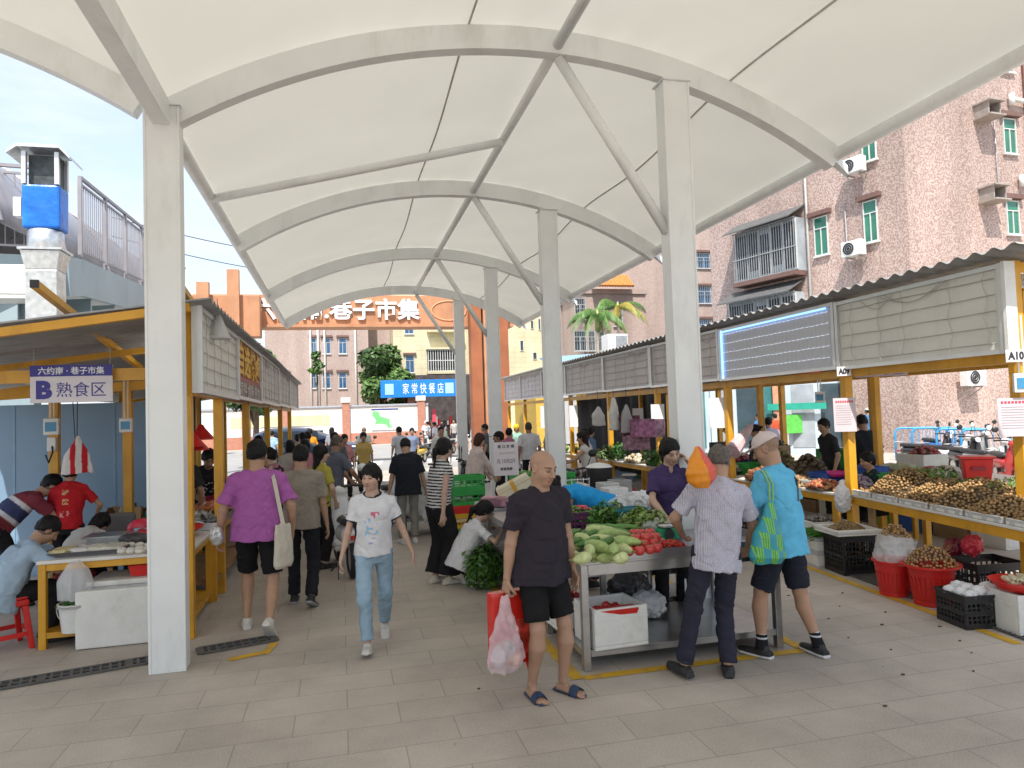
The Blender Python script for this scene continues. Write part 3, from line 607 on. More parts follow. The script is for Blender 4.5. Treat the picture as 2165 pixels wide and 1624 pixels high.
# tiled perimeter wall with pillars, map board
WTILE = tiled('white_grid_tiles', (.72, .72, .73), (.68, .68, .70), (.45, .45, .5), .30, .30, .012)
W5 = Wall((-16, 55), (6.6, 55)); pw = thing('perimeter_wall', 'white tiled perimeter wall with brick base and pillars across the road', 'wall', (0, 55, 0))
BRK = mat('salmon_brick', (.42, .19, .13), .8, var=.15, vs=4)
m = MB(); W5.box(m, 0, 22.6, .9, 2.55, -.3, 0); m.build('tiled_panel', WTILE, pw)
m = MB(); W5.box(m, 0, 22.6, 0, .897, -.33, .05); m.build('brick_base', BRK, pw)
m = MB(); W5.box(m, 0, 22.6, 2.553, 2.9, -.3, .0); m.build('wall_band', mat('cream_plaster', (.66, .60, .55), .7, var=.1), pw)
m = MB(); W5.box(m, 0, 22.6, 2.903, 3.03, -.4, .1); m.build('coping', mat('grey_coping', (.36, .38, .42), .6, var=.1), pw)
for px in (732, 891, 600, 520): u, _ = W5.uz(px, 900); m = MB(); W5.box(m, u-.28, u+.28, .004, 3.2, -.45, .2); o = m.build('pillar', BRK, pw); m = MB(); W5.box(m, u-.36, u+.36, 3.203, 3.6, -.5, .28); m.build('pillar_cap', mat('cream_plaster'), o, bevel=.04)
m = MB(); W5.box(m, 8.2, 15.2, 1.55, 2.35, .004, .02); m.build('cream_poster', mat('cream_poster', (.66, .58, .34), .7, var=.15, vs=1.5), pw)
t, u0, u1, z0, z1 = signboard('map_board', 'white map board with green district shape on the tiled wall', W5, 784, 864, 843, 908, PAPER, .06, .02)
u, z = (u0+u1)/2-.35, (z0+z1)/2+.02; q = [(-.55, .62), (-.1, .55), (0, .2), (.35, .1), (.7, -.05), (.72, -.5), (.95, -.62), (.6, -.72), (.45, -.45), (-.1, -.35), (-.42, -.42), (-.3, -.1), (-.6, .3)]
m = MB(); m.prism([W5.at(u+a, z+b_, .085) for a, b_ in q], W5.n*.01); m.build('green_district', mat('map_green', (.16, .52, .18), .6), t)
m = MB(); W5.box(m, u0+.02, u1-.02, z1-.14, z1-.02, .083, .095); m.build('heading', mat('navy_ink', (.03, .06, .2), .6), t)
m = MB()
for i in range(9): W5.box(m, u1-.75, u1-.3-.2*random.random(), z1-.5-i*.1, z1-.46-i*.1, .083, .09)
m.build('map_key', mat('grey_ink', (.45, .45, .45), .7), t)
# ------------------------------------------------------------------ corten market gate with its letters
CORT = mat('orange_corten', (.47, .225, .115), .62, var=.25, vs=1.2, bump=.1, bs=8, stain=((.35, .10, .03), 1.4, .6, .25))
CORTD = mat('dark_corten', (.30, .10, .04), .7, var=.25, vs=1.2)
gt = thing('market_gate', 'orange weathered steel market gate with white lettering across the far end', 'gate', (1, 30, 0)); W3 = Wall((-6, 30), (8, 30))
m = MB(); W3.box(m, .4, 13.4, 5.86, 7.1, -.8, 0); m.build('beam', CORT, gt, bevel=.02)
m = MB(); W3.box(m, .4, 13.4, 5.75, 5.857, -.9, .15); m.build('beam_flange', CORT, gt)
m = MB(); W3.box(m, .35, 3.0, 5.3, 6.95, .003, .7); m.build('sign_box', CORT, gt, bevel=.03)
for u, zt_ in ((.95, 7.4), (2.05, 7.9)): m = MB(); W3.box(m, u-.22, u+.22, 5.2, zt_, .705, 1.0); W3.box(m, 1.35, 1.6, 0, 5.4, .1, .4); m.build('post', CORT, gt)
for u, mm in ((11.6, CORTD), (12.15, CORT), (12.75, CORTD)): m = MB(); W3.box(m, u-.22, u+.24, 0, 8.0, .16, .8); m.build('post', mm, gt)
text('六约南.巷子市集', .92, W3.at(6.0, 6.5, .06), W3.r, (0, 0, 1), LETW, gt, width=6.7, bold=.022, extrude=.05)
m = MB(); c = W3.at(10.6, 6.45, .01); pts = [c+W3.r*(.75*math.cos(a)*(1 if abs(math.cos(a)) > .2 else 1))+Vector((0, 0, .42*math.sin(a))) for a in [i*math.pi/10 for i in range(21)]]; m.tube(pts, .03, 6); m.build('emblem', mat('pale_corten', (.66, .33, .17), .6), gt)
# ------------------------------------------------------------------ trees
LEAF = mat('tree_leaf', rough=.55, attr=True, var=.25, vs=3)
BARK = mat('bark', (.12, .085, .06), .85, var=.3, vs=8, bump=.4, bs=20)
def leaves(clumps, n, size, c0, c1, seed=0, flat=.5):
    """clumps [(centre, radii)]; leaf quads through each clump's outer volume, colour by clump and leaf"""
    g = np.random.default_rng(seed); tot = sum(r[0]*r[1]*r[2] for _, r in clumps); Vs = []; Cs = []
    for c, r in clumps:
        k = max(6, int(n*r[0]*r[1]*r[2]/tot)); d = g.normal(size=(k, 3)); d /= np.linalg.norm(d, axis=1)[:, None]; rad = g.uniform(.45, 1.08, (k, 1))**.6
        p = np.array(c)+d*np.array(r)*rad; nrm = d+g.normal(scale=.7, size=(k, 3)); nrm[:, 2] += flat; nrm /= np.linalg.norm(nrm, axis=1)[:, None]
        a = np.cross(nrm, g.normal(size=(k, 3))); a /= np.linalg.norm(a, axis=1)[:, None]; b = np.cross(nrm, a); s = size*g.uniform(.6, 1.35, (k, 1))
        q = np.stack([p-a*s, p+b*s*.45, p+a*s, p-b*s*.45], 1); Vs.append(q.reshape(-1, 3))
        t = np.clip(g.uniform(-.1, 1.1)*.5+g.uniform(0, .5, (k, 1)), 0, 1); Cs.append(np.repeat(np.array(c0)*(1-t)+np.array(c1)*t, 4, 0))
    V = np.concatenate(Vs); F = np.arange(len(V)).reshape(-1, 4); return V, F, np.concatenate(Cs)
def leaf_obj(name, par, *a, m=None, **k):
    V, F, C_ = leaves(*a, **k)
    if par is not None: V = V-np.array(par.location)
    return link(name, raw_mesh(name, V, F, m or LEAF, C_), par)
def tree(label, base, h, rad, n=5000, c0=(.016, .045, .012), c1=(.13, .24, .05), seed=1, size=.22, trunk_h=.4, group=None, cat='tree', name='broadleaf_tree'):
    t = thing(name, label, cat, base, 0, group); g = random.Random(seed); bx, by, bz = base; m = MB(); top = Vector((bx, by, bz+h*.75)); m.tube([(bx, by, bz), (bx+.1, by, bz+h*trunk_h), top], [rad*.09, rad*.07, rad*.02], 8); cl = []
    for i in range(18):
        a = g.random()*6.283; q = g.random()**.6*rad*.78; z = bz+h*(trunk_h+.05+(1-trunk_h)*.85*g.random()); f = 1-.55*abs((z-bz)/h-.62)/.4; c = (bx+q*f*math.cos(a), by+q*f*math.sin(a), z); r_ = rad*g.uniform(.25, .45); cl.append((c, (r_, r_, r_*.75)))
        m.tube([(bx, by, bz+h*(trunk_h*.8+.1*g.random())), ((bx+c[0])/2, (by+c[1])/2, z-.15*h*.3), c], [rad*.035, rad*.025, rad*.008], 5)
    m.build('trunk', BARK, t, True); leaf_obj('crown', t, cl, n, size, c0, c1, seed=seed); return t
tree('dense green tree behind the tiled wall in front of the blocks', (3.35, 62.3, 0), 8.3, 2.8, 9000, seed=3, size=.24, trunk_h=.25)
tree('slim green sapling against the pinkish block wall', (-1.9, 62, 0), 7.6, .7, 500, seed=5, trunk_h=.75, size=.22)
tree('leafy tree behind the far end of the left stalls', (-4.9, 44, 0), 7.2, 2.2, 6000, seed=8, size=.2, trunk_h=.3)
tree('small bush on the roof edge right of the blue fence', (-9.6, 44, 6.6), 3.0, 1.2, 2500, seed=9, size=.16, trunk_h=.2)
for i, (x, y, h, s_) in enumerate([(23.5, 39, 5.5, 11), (20.5, 41, 5, 12), (17.5, 40, 5, 13), (14.9, 41, 4.5, 14)]): tree('broadleaf tree seen under the right stall roof', (x, y, 0), h, 2.2, 3500, seed=s_, size=.2, trunk_h=.3, group='trees seen under the right stall roof')
t = thing('hedge', 'clipped light green hedge seen under the right stall roof', 'hedge', (18, 33, 0)); leaf_obj('foliage', t, [((13.5+i*.8, 33+random.random()*.3, .7+.2*random.random()), (.6, .5, .55)) for i in range(13)], 6000, .11, (.05, .14, .02), (.2, .36, .05), seed=21)
def palm(label, base, h, lean, seed, nf=15, fl=2.6):
    g = random.Random(seed); t = thing('palm_tree', label, 'palm tree', base, 0, 'palm trees behind the right stalls'); b = Vector(base); top = b+Vector((lean, 0, h))
    MB().tube([b, b+Vector((lean*.3, 0, h*.5)), top], [.15, .12, .10], 10).build('trunk', mat('palm_bark', (.33, .29, .24), .8, var=.2, vs=12), t, True)
    MB().tube([top-Vector((0, 0, .1)), top+Vector((0, 0, .5)), top+Vector((0, 0, 1.2))], [.19, .17, .05], 10).build('crown_shaft', mat('palm_shaft', (.30, .36, .12), .6), t, True)
    top = top+Vector((0, 0, .9))
    for i in range(nf):
        a = 6.283*i/nf+g.uniform(-.2, .2); up = g.uniform(.2, 1.1); d = Vector((math.cos(a), math.sin(a), 0)); L_ = fl*g.uniform(.85, 1.1); V = []; F = []; C_ = []; sp = []
        for k in range(17): s_ = k/16; sp.append(top+d*(L_*s_*(1-.25*s_*s_))+Vector((0, 0, up*L_*.62*s_-L_*.75*s_*s_)))
        yel = g.random() < .18
        for k in range(1, 72):
            s_ = k/72*16; j = min(15, int(s_)); p = sp[j].lerp(sp[j+1], s_-j); tn = (sp[j+1]-sp[j]).normalized(); sd_ = tn.cross(Vector((0, 0, 1))).normalized(); ll = .62*math.sin(math.pi*min(1, k/72*.9+.12))**.7
            for sg in (-1, 1):
                e = p+(sd_*sg*.8+tn*.55+Vector((0, 0, -.75-.5*g.random()))).normalized()*ll; wv = tn*.017; o = len(V); V += [p-wv, p+wv, e+wv*.3, e-wv*.3]; F.append((o, o+1, o+2, o+3)); q = g.random(); cc = (.42, .30, .05) if yel else (.03+.10*q, .10+.16*q, .02+.03*q); C_ += [cc]*4
        o = link('frond', raw_mesh('frond', np.array(V)-np.array(t.location), F, LEAF, np.array(C_)), t); m = MB(); m.tube(sp, [.03-.0016*k for k in range(17)], 5); m.build('rib', mat('palm_rib', (.2, .26, .06), .6), o)
palm('full palm tree with yellowing lower frond in front of the bay windows', (15.2, 41, 0), 7.0, .3, 4); palm('sparser palm tree leaning right of the fuller palm', (17.9, 44, 0), 8.0, .2, 6, 12, 3.0)
# ------------------------------------------------------------------ pale blue stall roof, yellow/grey hut beyond the right row
t = thing('market_hut', 'low hut with pale blue metal roof beyond the right stall row', 'hut', (10.5, 31, 0)); W7 = Wall((8.6, 31), (13.6, 31))
m = MB(); W7.box(m, 0, 5, 0, 3.6, -4, 0); m.build('wall', mat('yellow_hut_wall', (.55, .36, .06), .7, var=.15), t); m = MB(); W7.box(m, 1.0, 1.9, .5, 3.5, .004, .05); m.build('grey_panel', ALU, t)
m = MB(); m.prism([W7.at(1.4, 3.9, .9), W7.at(7.0, 4.2, .9), W7.at(7.0, 5.0, -4), W7.at(1.4, 4.7, -4)], (0, 0, .1)); m.build('roof', mat('pale_blue_sheet', (.22, .42, .62), .45, var=.1), t)
t = thing('air_conditioner', 'boxy white rooftop cooling unit with dark louvre below the palms', 'air conditioner', (13, 34, 0)); W8 = Wall((10, 36), (16, 36)); u0, z1 = W8.uz(1285, 706); u1, z0 = W8.uz(1328, 738)
m = MB(); W8.box(m, u0, u1, z0-3, z1, -1, 0); m.build('casing', WHITEP, t); m = MB(); W8.box(m, u0+.45, u1-.05, z0-.2, z1-.1, .004, .03); m.build('louvre', GRILL, t)
# ------------------------------------------------------------------ shops seen through the right stalls
W9 = Wall((12.9, 27.8), (18.6, 22.8)); t = thing('shop', 'pale blue grey shop front with glass doors behind the right stalls', 'shop', (15, 25.5, 0)); LB = mat('pale_blue_panel', (.45, .53, .58), .5, var=.12, vs=1)
LW = 7.58
m = MB(); W9.box(m, 0, LW, 0, 3.5, -3, 0); m.build('wall', LB, t)
for k in range(7): m = MB(); W9.box(m, .3+k*1.03, 1.1+k*1.03, .3, 2.7, .004, .03); m.build('glass_door', [GLASS, mat('teal_glass', (.06, .2, .2), .15, var=.4, vs=1), CURT[1]][k % 3], t)
for k in range(4): m = MB(); W9.box(m, k*2.4, k*2.4+.22, 0, 3.4, .035, .25); m.build('pillar', [mat('salmon_tile', (.5, .25, .14), .6, var=.2), LB][k % 2], t)
m = MB(); W9.box(m, 4.6, 6.7, 1.75, 2.0, .26, .3); o = m.build('teal_sign', mat('teal_sign', (.02, .30, .22), .5), t)
W10 = Wall((8.5, 33), (13.2, 30.5)); t = thing('shop', 'shop with tall pink poster behind the middle right stalls', 'shop', (11, 32, 0)); m = MB(); W10.box(m, 0, 5.3, 0, 3.6, -2, 0); m.build('wall', LB, t)
m = MB(); W10.box(m, 2.6, 3.3, .4, 3.2, .004, .03); m.build('pink_poster', mat('pink_poster', (.62, .12, .3), .6, var=.3, vs=2), t); m = MB(); W10.box(m, .3, 2.3, .3, 2.8, .004, .03); W10.box(m, 3.6, 5, .3, 2.8, .004, .03); m.build('glass_door', mat('teal_glass'), t)
# ================================================================== stall rows
PANEL = mat('cream_panel', (.68, .67, .62), .5, var=.06, vs=2, stain=((.36, .34, .30), 3, .35, .3)); PANELG = mat('grey_pink_panel', (.56, .52, .52), .55, var=.06, vs=2, stain=((.3, .28, .28), 3, .35, .3))
PANELL = mat('grey_light_panel', (.56, .57, .62), .5, var=.08, vs=30); WIREM = mat('dull_wire', (.42, .40, .36), .6)
LEDM = mat('white_led', (.8, .85, 1), .4, emit=((.85, .92, 1), .15)); LEDB = mat('blue_led_strip', (.3, .5, .9), .4, emit=((.25, .5, 1), .9)); TUBEL = mat('fluorescent_tube', (.9, .9, .9), .4, emit=((.95, 1, .97), 6))
def corrugated(par, x0, z0, x1, z1, ya, yb, pitch=.19, amp=.022, name='roof'):
    n = int((yb-ya)/pitch*6)
    MB().grid(lambda u, v: (x0+(x1-x0)*u, ya+(yb-ya)*v, z0+(z1-z0)*u+amp*math.sin(2*math.pi*(ya+(yb-ya)*v)/pitch)), 3, n).build(name, CORRU, par, True, solid=.006)
def fascia(par, x, ya, yb, z0, z1, m_, sgn, led=False, sign=None, nrow=5):
    """fascia board on plane x; sgn=-1 faces -X (right row), +1 faces +X (left row)"""
    m = MB(); m.box((x-sgn*.03, (ya+yb)/2, (z0+z1)/2), (.05, yb-ya-.01, z1-z0)); o = m.build('fascia_panel', m_, par)
    m = MB()
    for y in (ya+.03, yb-.03): m.box((x+sgn*.004, y, (z0+z1)/2), (.05, .05, z1-z0+.004))
    for z in (z0+.02, z1-.02): m.box((x+sgn*.002, (ya+yb)/2, z), (.045, yb-ya-.11, .04))
    m.build('panel_frame', ALU, o)
    g = random.Random(int(ya*100)); xo = x+sgn*.012; m = MB()
    if sign: return o
    if led:
        for r_ in range(5):
            z = z1-.10-(z1-z0-.2)*r_/4.4
            for i in range(26):
                y = ya+.14+(yb-ya-.28)*i/25; m.box((xo, y, z+.004*math.sin(i*1.3+r_)), (.014, .018, .010))
            m.box((xo-sgn*.004, (ya+yb)/2, z), (.004, yb-ya-.26, .006)); m.build('led_row', LEDM, o); m = MB()
        m = MB(); m = MB(); m.box((xo+sgn*.01, yb-.10, (z0+z1)/2), (.02, .035, z1-z0-.06)); m.box((xo+sgn*.01, (ya+yb)/2, z1-.055), (.02, yb-ya-.3, .02)); m.build('led_strip', LEDB, o)
        m = MB()
        for i in range(30): y = ya+.1+(yb-ya-.2)*i/29; m.tube([(xo-sgn*.004, y, z0+.06), (xo-sgn*.004, y+.01, z1-.06)], .001, 3)
        m.build('wiring', WIREM, o)
    else:
        for r_ in range(nrow):
            z = z0+.1+(z1-z0-.22)*r_/(nrow-1); y = ya+.1
            while y < yb-.2:
                e = min(yb-.1, y+g.uniform(.7, 1.0)); m.tube([(xo, y, z), (xo, (y+e)/2, z+g.uniform(-.008, .008)), (xo, e, z+g.uniform(-.006, .006))], .004, 4); y = e+.02
        nv = max(3, int((yb-ya)/.42))
        for i in range(nv):
            y = ya+.2+(yb-ya-.4)*(i+g.uniform(-.2, .2))/(nv-1); P = [(xo+sgn*.006, y+.022*math.sin(k*1.3+i), z1-.05-(z1-z0-.12)*k/10) for k in range(11)]; m.tube(P, .003, 4)
        for i in range(3):
            a = g.uniform(ya+.1, yb-.8); b_ = a+g.uniform(.4, .9); b_ = min(b_, yb-.05); P = [(xo+sgn*.01, a+(b_-a)*k/8, z1-.05-.13*math.sin(math.pi*k/8)) for k in range(9)]; m.tube(P, .0035, 4)
        m.build('wiring', WIREM, o)
    return o
# ------------------------------------------------------------------ right row (fruit and vegetables)
FX = 5.79; SE = [5.08, 7.31, 10.0, 12.55, 15.06, 17.84, 20.11, 22.66, 24.95]; FZ0, FZ1 = 2.32, 3.13
rr = thing('stall_row', 'long right hand stall row with yellow posts, grey fascia boards and corrugated roof', 'market stall', (FX, 5.08, 0))
for i in range(8): fascia(rr, FX, SE[i], SE[i+1], FZ0+.012*i, FZ1+.012*i, [PANEL, PANELL, PANELG, PANELG, PANELG, PANELG, PANELG, PANELG][i], -1, led=(i == 1))
m = MB(); m.box((FX+.02, 5.06, (FZ0+FZ1)/2), (.12, .035, FZ1-FZ0+.02)); m.build('end_trim', WHITEP, rr)
corrugated(rr, 5.58, 3.22, 9.4, 2.98, 4.75, 25.1)
PW = .1
for i, y in enumerate(SE):
    m = MB(); m.box((5.92, y+.04, 1.58), (PW, PW, 3.15)); m.build('post', YEL, rr, bevel=.006)
    m = MB(); m.box((8.8, y+.3, 1.48), (PW, PW, 2.95)); m.build('post', YEL, rr, bevel=.006)
    m = MB(); m.bar((5.98, y+.04, 3.10), (9.3, y+.04, 2.9), .06, .09); m.build('rafter', YEL, rr)
for i, (x, y) in enumerate([(7.4, 8.6), (7.3, 11.3), (7.3, 13.9), (7.3, 16.5)]): m = MB(); m.box((x, y, 1.5), (.09, .09, 3.0)); m.build('post', YEL, rr, bevel=.006)
m = MB(); m.box((5.92, 15, 2.28), (.08, 19.9, .09)); m.build('beam', YEL, rr)
m = MB(); m.box((8.8, 15, 2.38), (.08, 19.9, .10)); m.build('beam', YEL, rr)
m = MB(); m.box((8.87, 15, 2.66), (.03, 19.9, .44)); m.build('back_fascia', mat('lilac_grey_panel', (.30, .28, .30), .6), rr)
for x, z in ((6.8, 3.0), (7.8, 2.94)): m = MB(); m.box((x, 15, z), (.06, 19.9, .07)); m.build('purlin', YEL, rr)
m = MB(); m.bar((5.98, 5.1, 2.36), (9.3, 5.1, 2.36), .07, .1); m.bar((5.98, 5.1, 2.72), (9.3, 5.1, 2.68), .05, .3); m.build('end_beam', YEL, rr)
for x, y in ((7.2, 6.3), (7.2, 8.9), (7.2, 11.6), (7.2, 14.0), (6.6, 5.9), (7.2, 16.5), (7.2, 19)):
    t = thing('tube_light', 'lit white fluorescent tube under the right stall roof', 'light', (x, y, 2.84), 0, 'tube lights under the right stall roof'); m = MB(); m.tube([(x-.55, y, 2.84), (x+.55, y, 2.84)], .018, 8); m.build('tube', TUBEL, t, True); m = MB(); m.box((x, y, 2.88), (1.16, .05, .03)); m.build('fitting', WHITEP, t)
def notice(c, wd, ht, label, title=True, nrm=(-1, 0, 0), rt=(0, -1, 0), pinkish=True, rows=9):
    c = Vector(c); n = Vector(nrm).normalized(); r_ = Vector(rt).normalized(); t = thing('notice', label, 'notice', c-Vector((0, 0, ht/2))); m = MB()
    def bx(u0, u1, z0, z1, o0, o1): m.hexa([c+r_*u+Vector((0, 0, z))+n*o for z in (z0, z1) for u, o in ((u0, o1), (u1, o1), (u1, o0), (u0, o0))])
    bx(-wd/2, wd/2, -ht/2, ht/2, 0, .008); m.build('sheet', mat('pale_pink_paper', (.64, .56, .60), .7, var=.04) if pinkish else PAPER, t)
    if title:
        m = MB(); k = 8
        for i in range(k): u = -wd*.36+wd*.72*i/(k-1); bx(u-wd*.035, u+wd*.035, ht*.36, ht*.42, .009, .011)
        m.build('heading', REDINK, t); m = MB()
        for i in range(rows): bx(-wd*.4, wd*(.4-.15*random.random()), ht*(.26-.068*i), ht*(.275-.068*i), .009, .0105)
        m.build('print', mat('grey_print', (.42, .38, .42), .7), t)
    return t
D2 = Vector((-.55, -.83, 0)).normalized(); RD = Vector((.83, -.55, 0)).normalized()
notice(AX(1786, 877, 5.82), .24, .40, 'pink paper notice with red heading on the post left of the longan counter', nrm=D2, rt=RD)
notice(AX(2146, 882, 5.80), .26, .34, 'pink notice on the near end post above the longan counter', nrm=D2, rt=RD)
notice(AX(1520, 873, 5.82), .28, .48, 'white notice on the yellow post beside the right front column', False, nrm=D2, rt=RD, pinkish=False)
notice(AX(1391, 880, 5.82), .25, .45, 'narrow white notice on the post left of the right front column', False, nrm=D2, rt=RD, pinkish=False)
notice(AX(1213, 880, 5.82), .22, .55, 'tall white notice on the post behind the woman on the scooter', False, nrm=D2, rt=RD, pinkish=False)
notice(AX(1150, 882, 5.82), .2, .65, 'slim white notice on a far yellow post right of the white shirted man', False, nrm=D2, rt=RD, pinkish=False)
notice(AX(1349, 879, 7.0), .26, .36, 'small pale blue paper hanging in front of the dark stall back', False, nrm=D2, rt=RD, pinkish=False)
def plate(c, s_, w_=.15, h_=.11):
    c = Vector(c); t = thing('number_plate', 'small white stall number plate reading %s' % s_, 'sign', c); m = MB(); m.hexa([c+RD*u+Vector((0, 0, z))+D2*o for z in (-h_/2, h_/2) for u, o in ((-w_/2, .01), (w_/2, .01), (w_/2, 0), (-w_/2, 0))]); m.build('plate', PAPER, t); text(s_, .09, c+D2*.013, RD, (0, 0, 1), INK, t, width=w_*.8, bold=.004, extrude=.001)
plate(AX(2147, 752, 5.76), 'A10'); plate(AX(1784, 785, 5.76), 'A09')
# hanging A sign
c = Vector((6.6, 8.0, 2.22)); c = AX(1862, 776, 6.7); t = thing('area_sign', 'white hanging sign with purple letter A under the LED fascia', 'sign', c); m = MB(); m.hexa([c+Vector((u*.6, -u*.8, 0))+Vector((0, 0, z))+D2*o for z in (-.12, .22) for u, o in ((-.3, .01), (.3, .01), (.3, 0), (-.3, 0))]); m.build('board', mat('lilac_board', (.55, .5, .6), .6), t); PURP = mat('purple_ink', (.06, .03, .32), .6); text('A果蔬区', .17, c+D2*.014+Vector((0, 0, -.02)), (.6, -.8, 0), (0, 0, 1), PURP, t, width=.5, bold=.004, extrude=.001)
for q in ((1600, 802), (1706, 791)):
    c = AX(*q, 6.9); t = thing('lantern', 'flat red hanging lantern shade under the right stall roof', 'lantern', c, 0, 'red lantern shades under the right roof'); m = MB(); m.lathe([(0, .09), (.06, .085), (.2, .03), (.23, 0), (.2, -.02), (.06, -.035), (0, -.04)], c, 16); m.build('shade', REDP, t, True); m = MB(); m.tube([c+Vector((0, 0, .08)), c+Vector((0, 0, .6))], .006, 5); m.build('cord', DARK, t)
# meter boxes and cable on the posts
METB = mat('blue_screen', (.05, .25, .45), .3)
def meter(c, label, n=D2, r_=RD, sc=1, sock=False):
    c = Vector(c); n = Vector(n); r_ = Vector(r_); t = thing('meter_box', label, 'meter', c); m = MB()
    def bx(m, u0, u1, z0, z1, o0, o1): m.hexa([c+r_*u*sc+Vector((0, 0, z*sc))+n*o*sc for z in (z0, z1) for u, o in ((u0, o1), (u1, o1), (u1, o0), (u0, o0))])
    bx(m, -.07, .07, -.085, .085, 0, .06); m.build('case', WHITEP, t, bevel=.008); m = MB(); bx(m, -.05, .05, -.05, .045, .0605, .066); m.build('screen', METB, t)
    if sock: m = MB(); bx(m, -.04, .04, -.25, -.11, 0, .05); m.build('socket', WHITEP, t, bevel=.006); m = MB(); m.tube([c+n*.03+Vector((0, 0, -.2)), c+r_*.03+n*.1+Vector((0, 0, -.3)), c-r_*.02+n*.08+Vector((0, 0, -.42)), c-r_*.06+n*.05+Vector((0, 0, -.33))], .01, 6); m.build('cable', DARK, t, True)
    m = MB(); m.tube([c+r_*.02+n*.02+Vector((0, 0, .085*sc)), c+r_*.02+n*.02+Vector((0, 0, .6))], .008, 6); m.tube([c-r_*.02+n*.02+Vector((0, 0, .085*sc)), c-r_*.02+n*.02+Vector((0, 0, .6))], .008, 6); m.build('conduit', WHITEP, t)
meter((5.86, 5.04, 2.05), 'white meter with blue screen high on the near right end post'); meter(AX(1733, 840, 7.3), 'grey meter box on a post behind the LED fascia')
# ------------------------------------------------------------------ left row (cooked food)
LX = -1.155; LS = [6.42, 8.70, 11.18, 14.3, 17.3, 20.5]
lr = thing('stall_row', 'left hand cooked food stall row with yellow frame and corrugated roof', 'market stall', (LX, 6.42, 0))
def lz(y): return 2.19+.006*(y-6.4), 2.93+.008*(y-6.4)
SGB = mat('maroon_sign_face', (.30, .045, .04), .5, var=.15, vs=2)
for i in range(5): fascia(lr, LX, LS[i], LS[i+1], *lz(LS[i]), [PANEL, SGB, PANELG, PANELG, PANELG][i], 1, sign=(i == 1), nrow=5)
sy = (LS[1]+LS[2])/2; YL = mat('yellow_letter', (.72, .42, .03), .5)
text('自选烧卤', .42, (LX+.004, sy, 2.70), (0, 1, 0), (0, 0, 1), YL, lr, width=2.2, bold=.012, extrude=.004); 
m = MB(); m.box((LX-.001, sy, 2.33), (.012, 2.36, .22)); m.build('sign_band', mat('brown_band', (.22, .12, .10), .6, var=.4, vs=9), lr)
text('凉拌 卤味 熟食', .2, (LX+.008, sy, 2.34), (0, 1, 0), (0, 0, 1), PANELG, lr, width=2.1, extrude=.002)
n = int(14.2/.19*6)
MB().grid(lambda u, v: (-4.6+(3.56)*u, 6.3+14.4*v, 2.46+.515*u+.02*math.sin(2*math.pi*v*14.4/.19)+.012*math.sin(v*9+u*4)), 4, n).build('roof', CORRU, lr, True, solid=.006)
for (x, y) in ((-1.37, 7.01), (-1.37, 8.75), (-1.37, 11.2), (-1.37, 14.3), (-1.37, 17.3), (-1.37, 20.4), (-3.31, 9.5), (-2.53, 9.55), (-3.3, 12.2), (-3.3, 15.2), (-3.3, 18.2), (-2.4, 12.8), (-2.4, 16.0)):
    m = MB(); m.box((x, y, 1.39 if x > -2 else 1.25), (PW, PW, 2.78 if x > -2 else 2.5)); m.build('post', YEL, lr, bevel=.006)
m = MB(); m.bar((-4.6, 7.02, 2.37), (-1.43, 7.02, 2.40), .07, .11); m.build('beam', YEL, lr)
m = MB(); m.bar((-4.6, 6.34, 2.40), (-1.2, 6.34, 2.90), .06, .07); m.build('eave_beam', YEL, lr)
m = MB(); m.bar((-4.6, 9.5, 2.30), (-1.43, 9.5, 2.48), .07, .11); m.build('beam', YEL, lr)
m = MB(); m.box((-1.25, 6.5, 2.56), (.07, .09, .78)); m.build('hanger_post', YEL, lr)
m = MB(); m.box((-1.37, 13.7, 2.74), (.07, 13.2, .1)); m.box((-1.37, 13.8, 2.24), (.07, 13.0, .08)); m.build('beam', YEL, lr)
for x, z0, z1, y_ in ((-2.22, 3.0, 2.62, 6.0), (-1.30, 3.09, 2.80, 6.36)):
    m = MB(); m.bar((x, y_, z0+.02), (x, 8.9, z1-.03), .055, .055); o = m.build('rafter', YEL, lr); m = MB(); m.box((x, y_-.005, z0+.022), (.058, .02, .06)); m.build('end_cap', BLACKP, o)
for y in (10.5, 13, 16, 19): m = MB(); m.bar((-4.5, y, 2.40), (-1.42, y, 2.84), .05, .06); m.build('rafter', YEL, lr)
m = MB(); m.bar((-4.6, 7.9, 2.36), (-1.45, 7.9, 2.76), .05, .06); m.build('rafter', YEL, lr)
# blue sheet wall behind
t = thing('sheet_wall', 'pale blue sheet wall behind the cooked food stall', 'wall', (-4.5, 10.7, 0)); m = MB(); m.box((-4.9, 10.7, 1.13), (5.2, .05, 2.26))
m.build('panel', mat('blue_sheet', (.19, .30, .43), .5, var=.08, vs=1.2, stain=((.2, .3, .4), 2, .3, .3)), t); m = MB(); 
for x in (-6.4, -5.3, -4.2, -3.0): m.box((x, 10.672, 1.13), (.03, .006, 2.26))
m.build('seam', mat('blue_seam', (.2, .33, .46), .5), t)
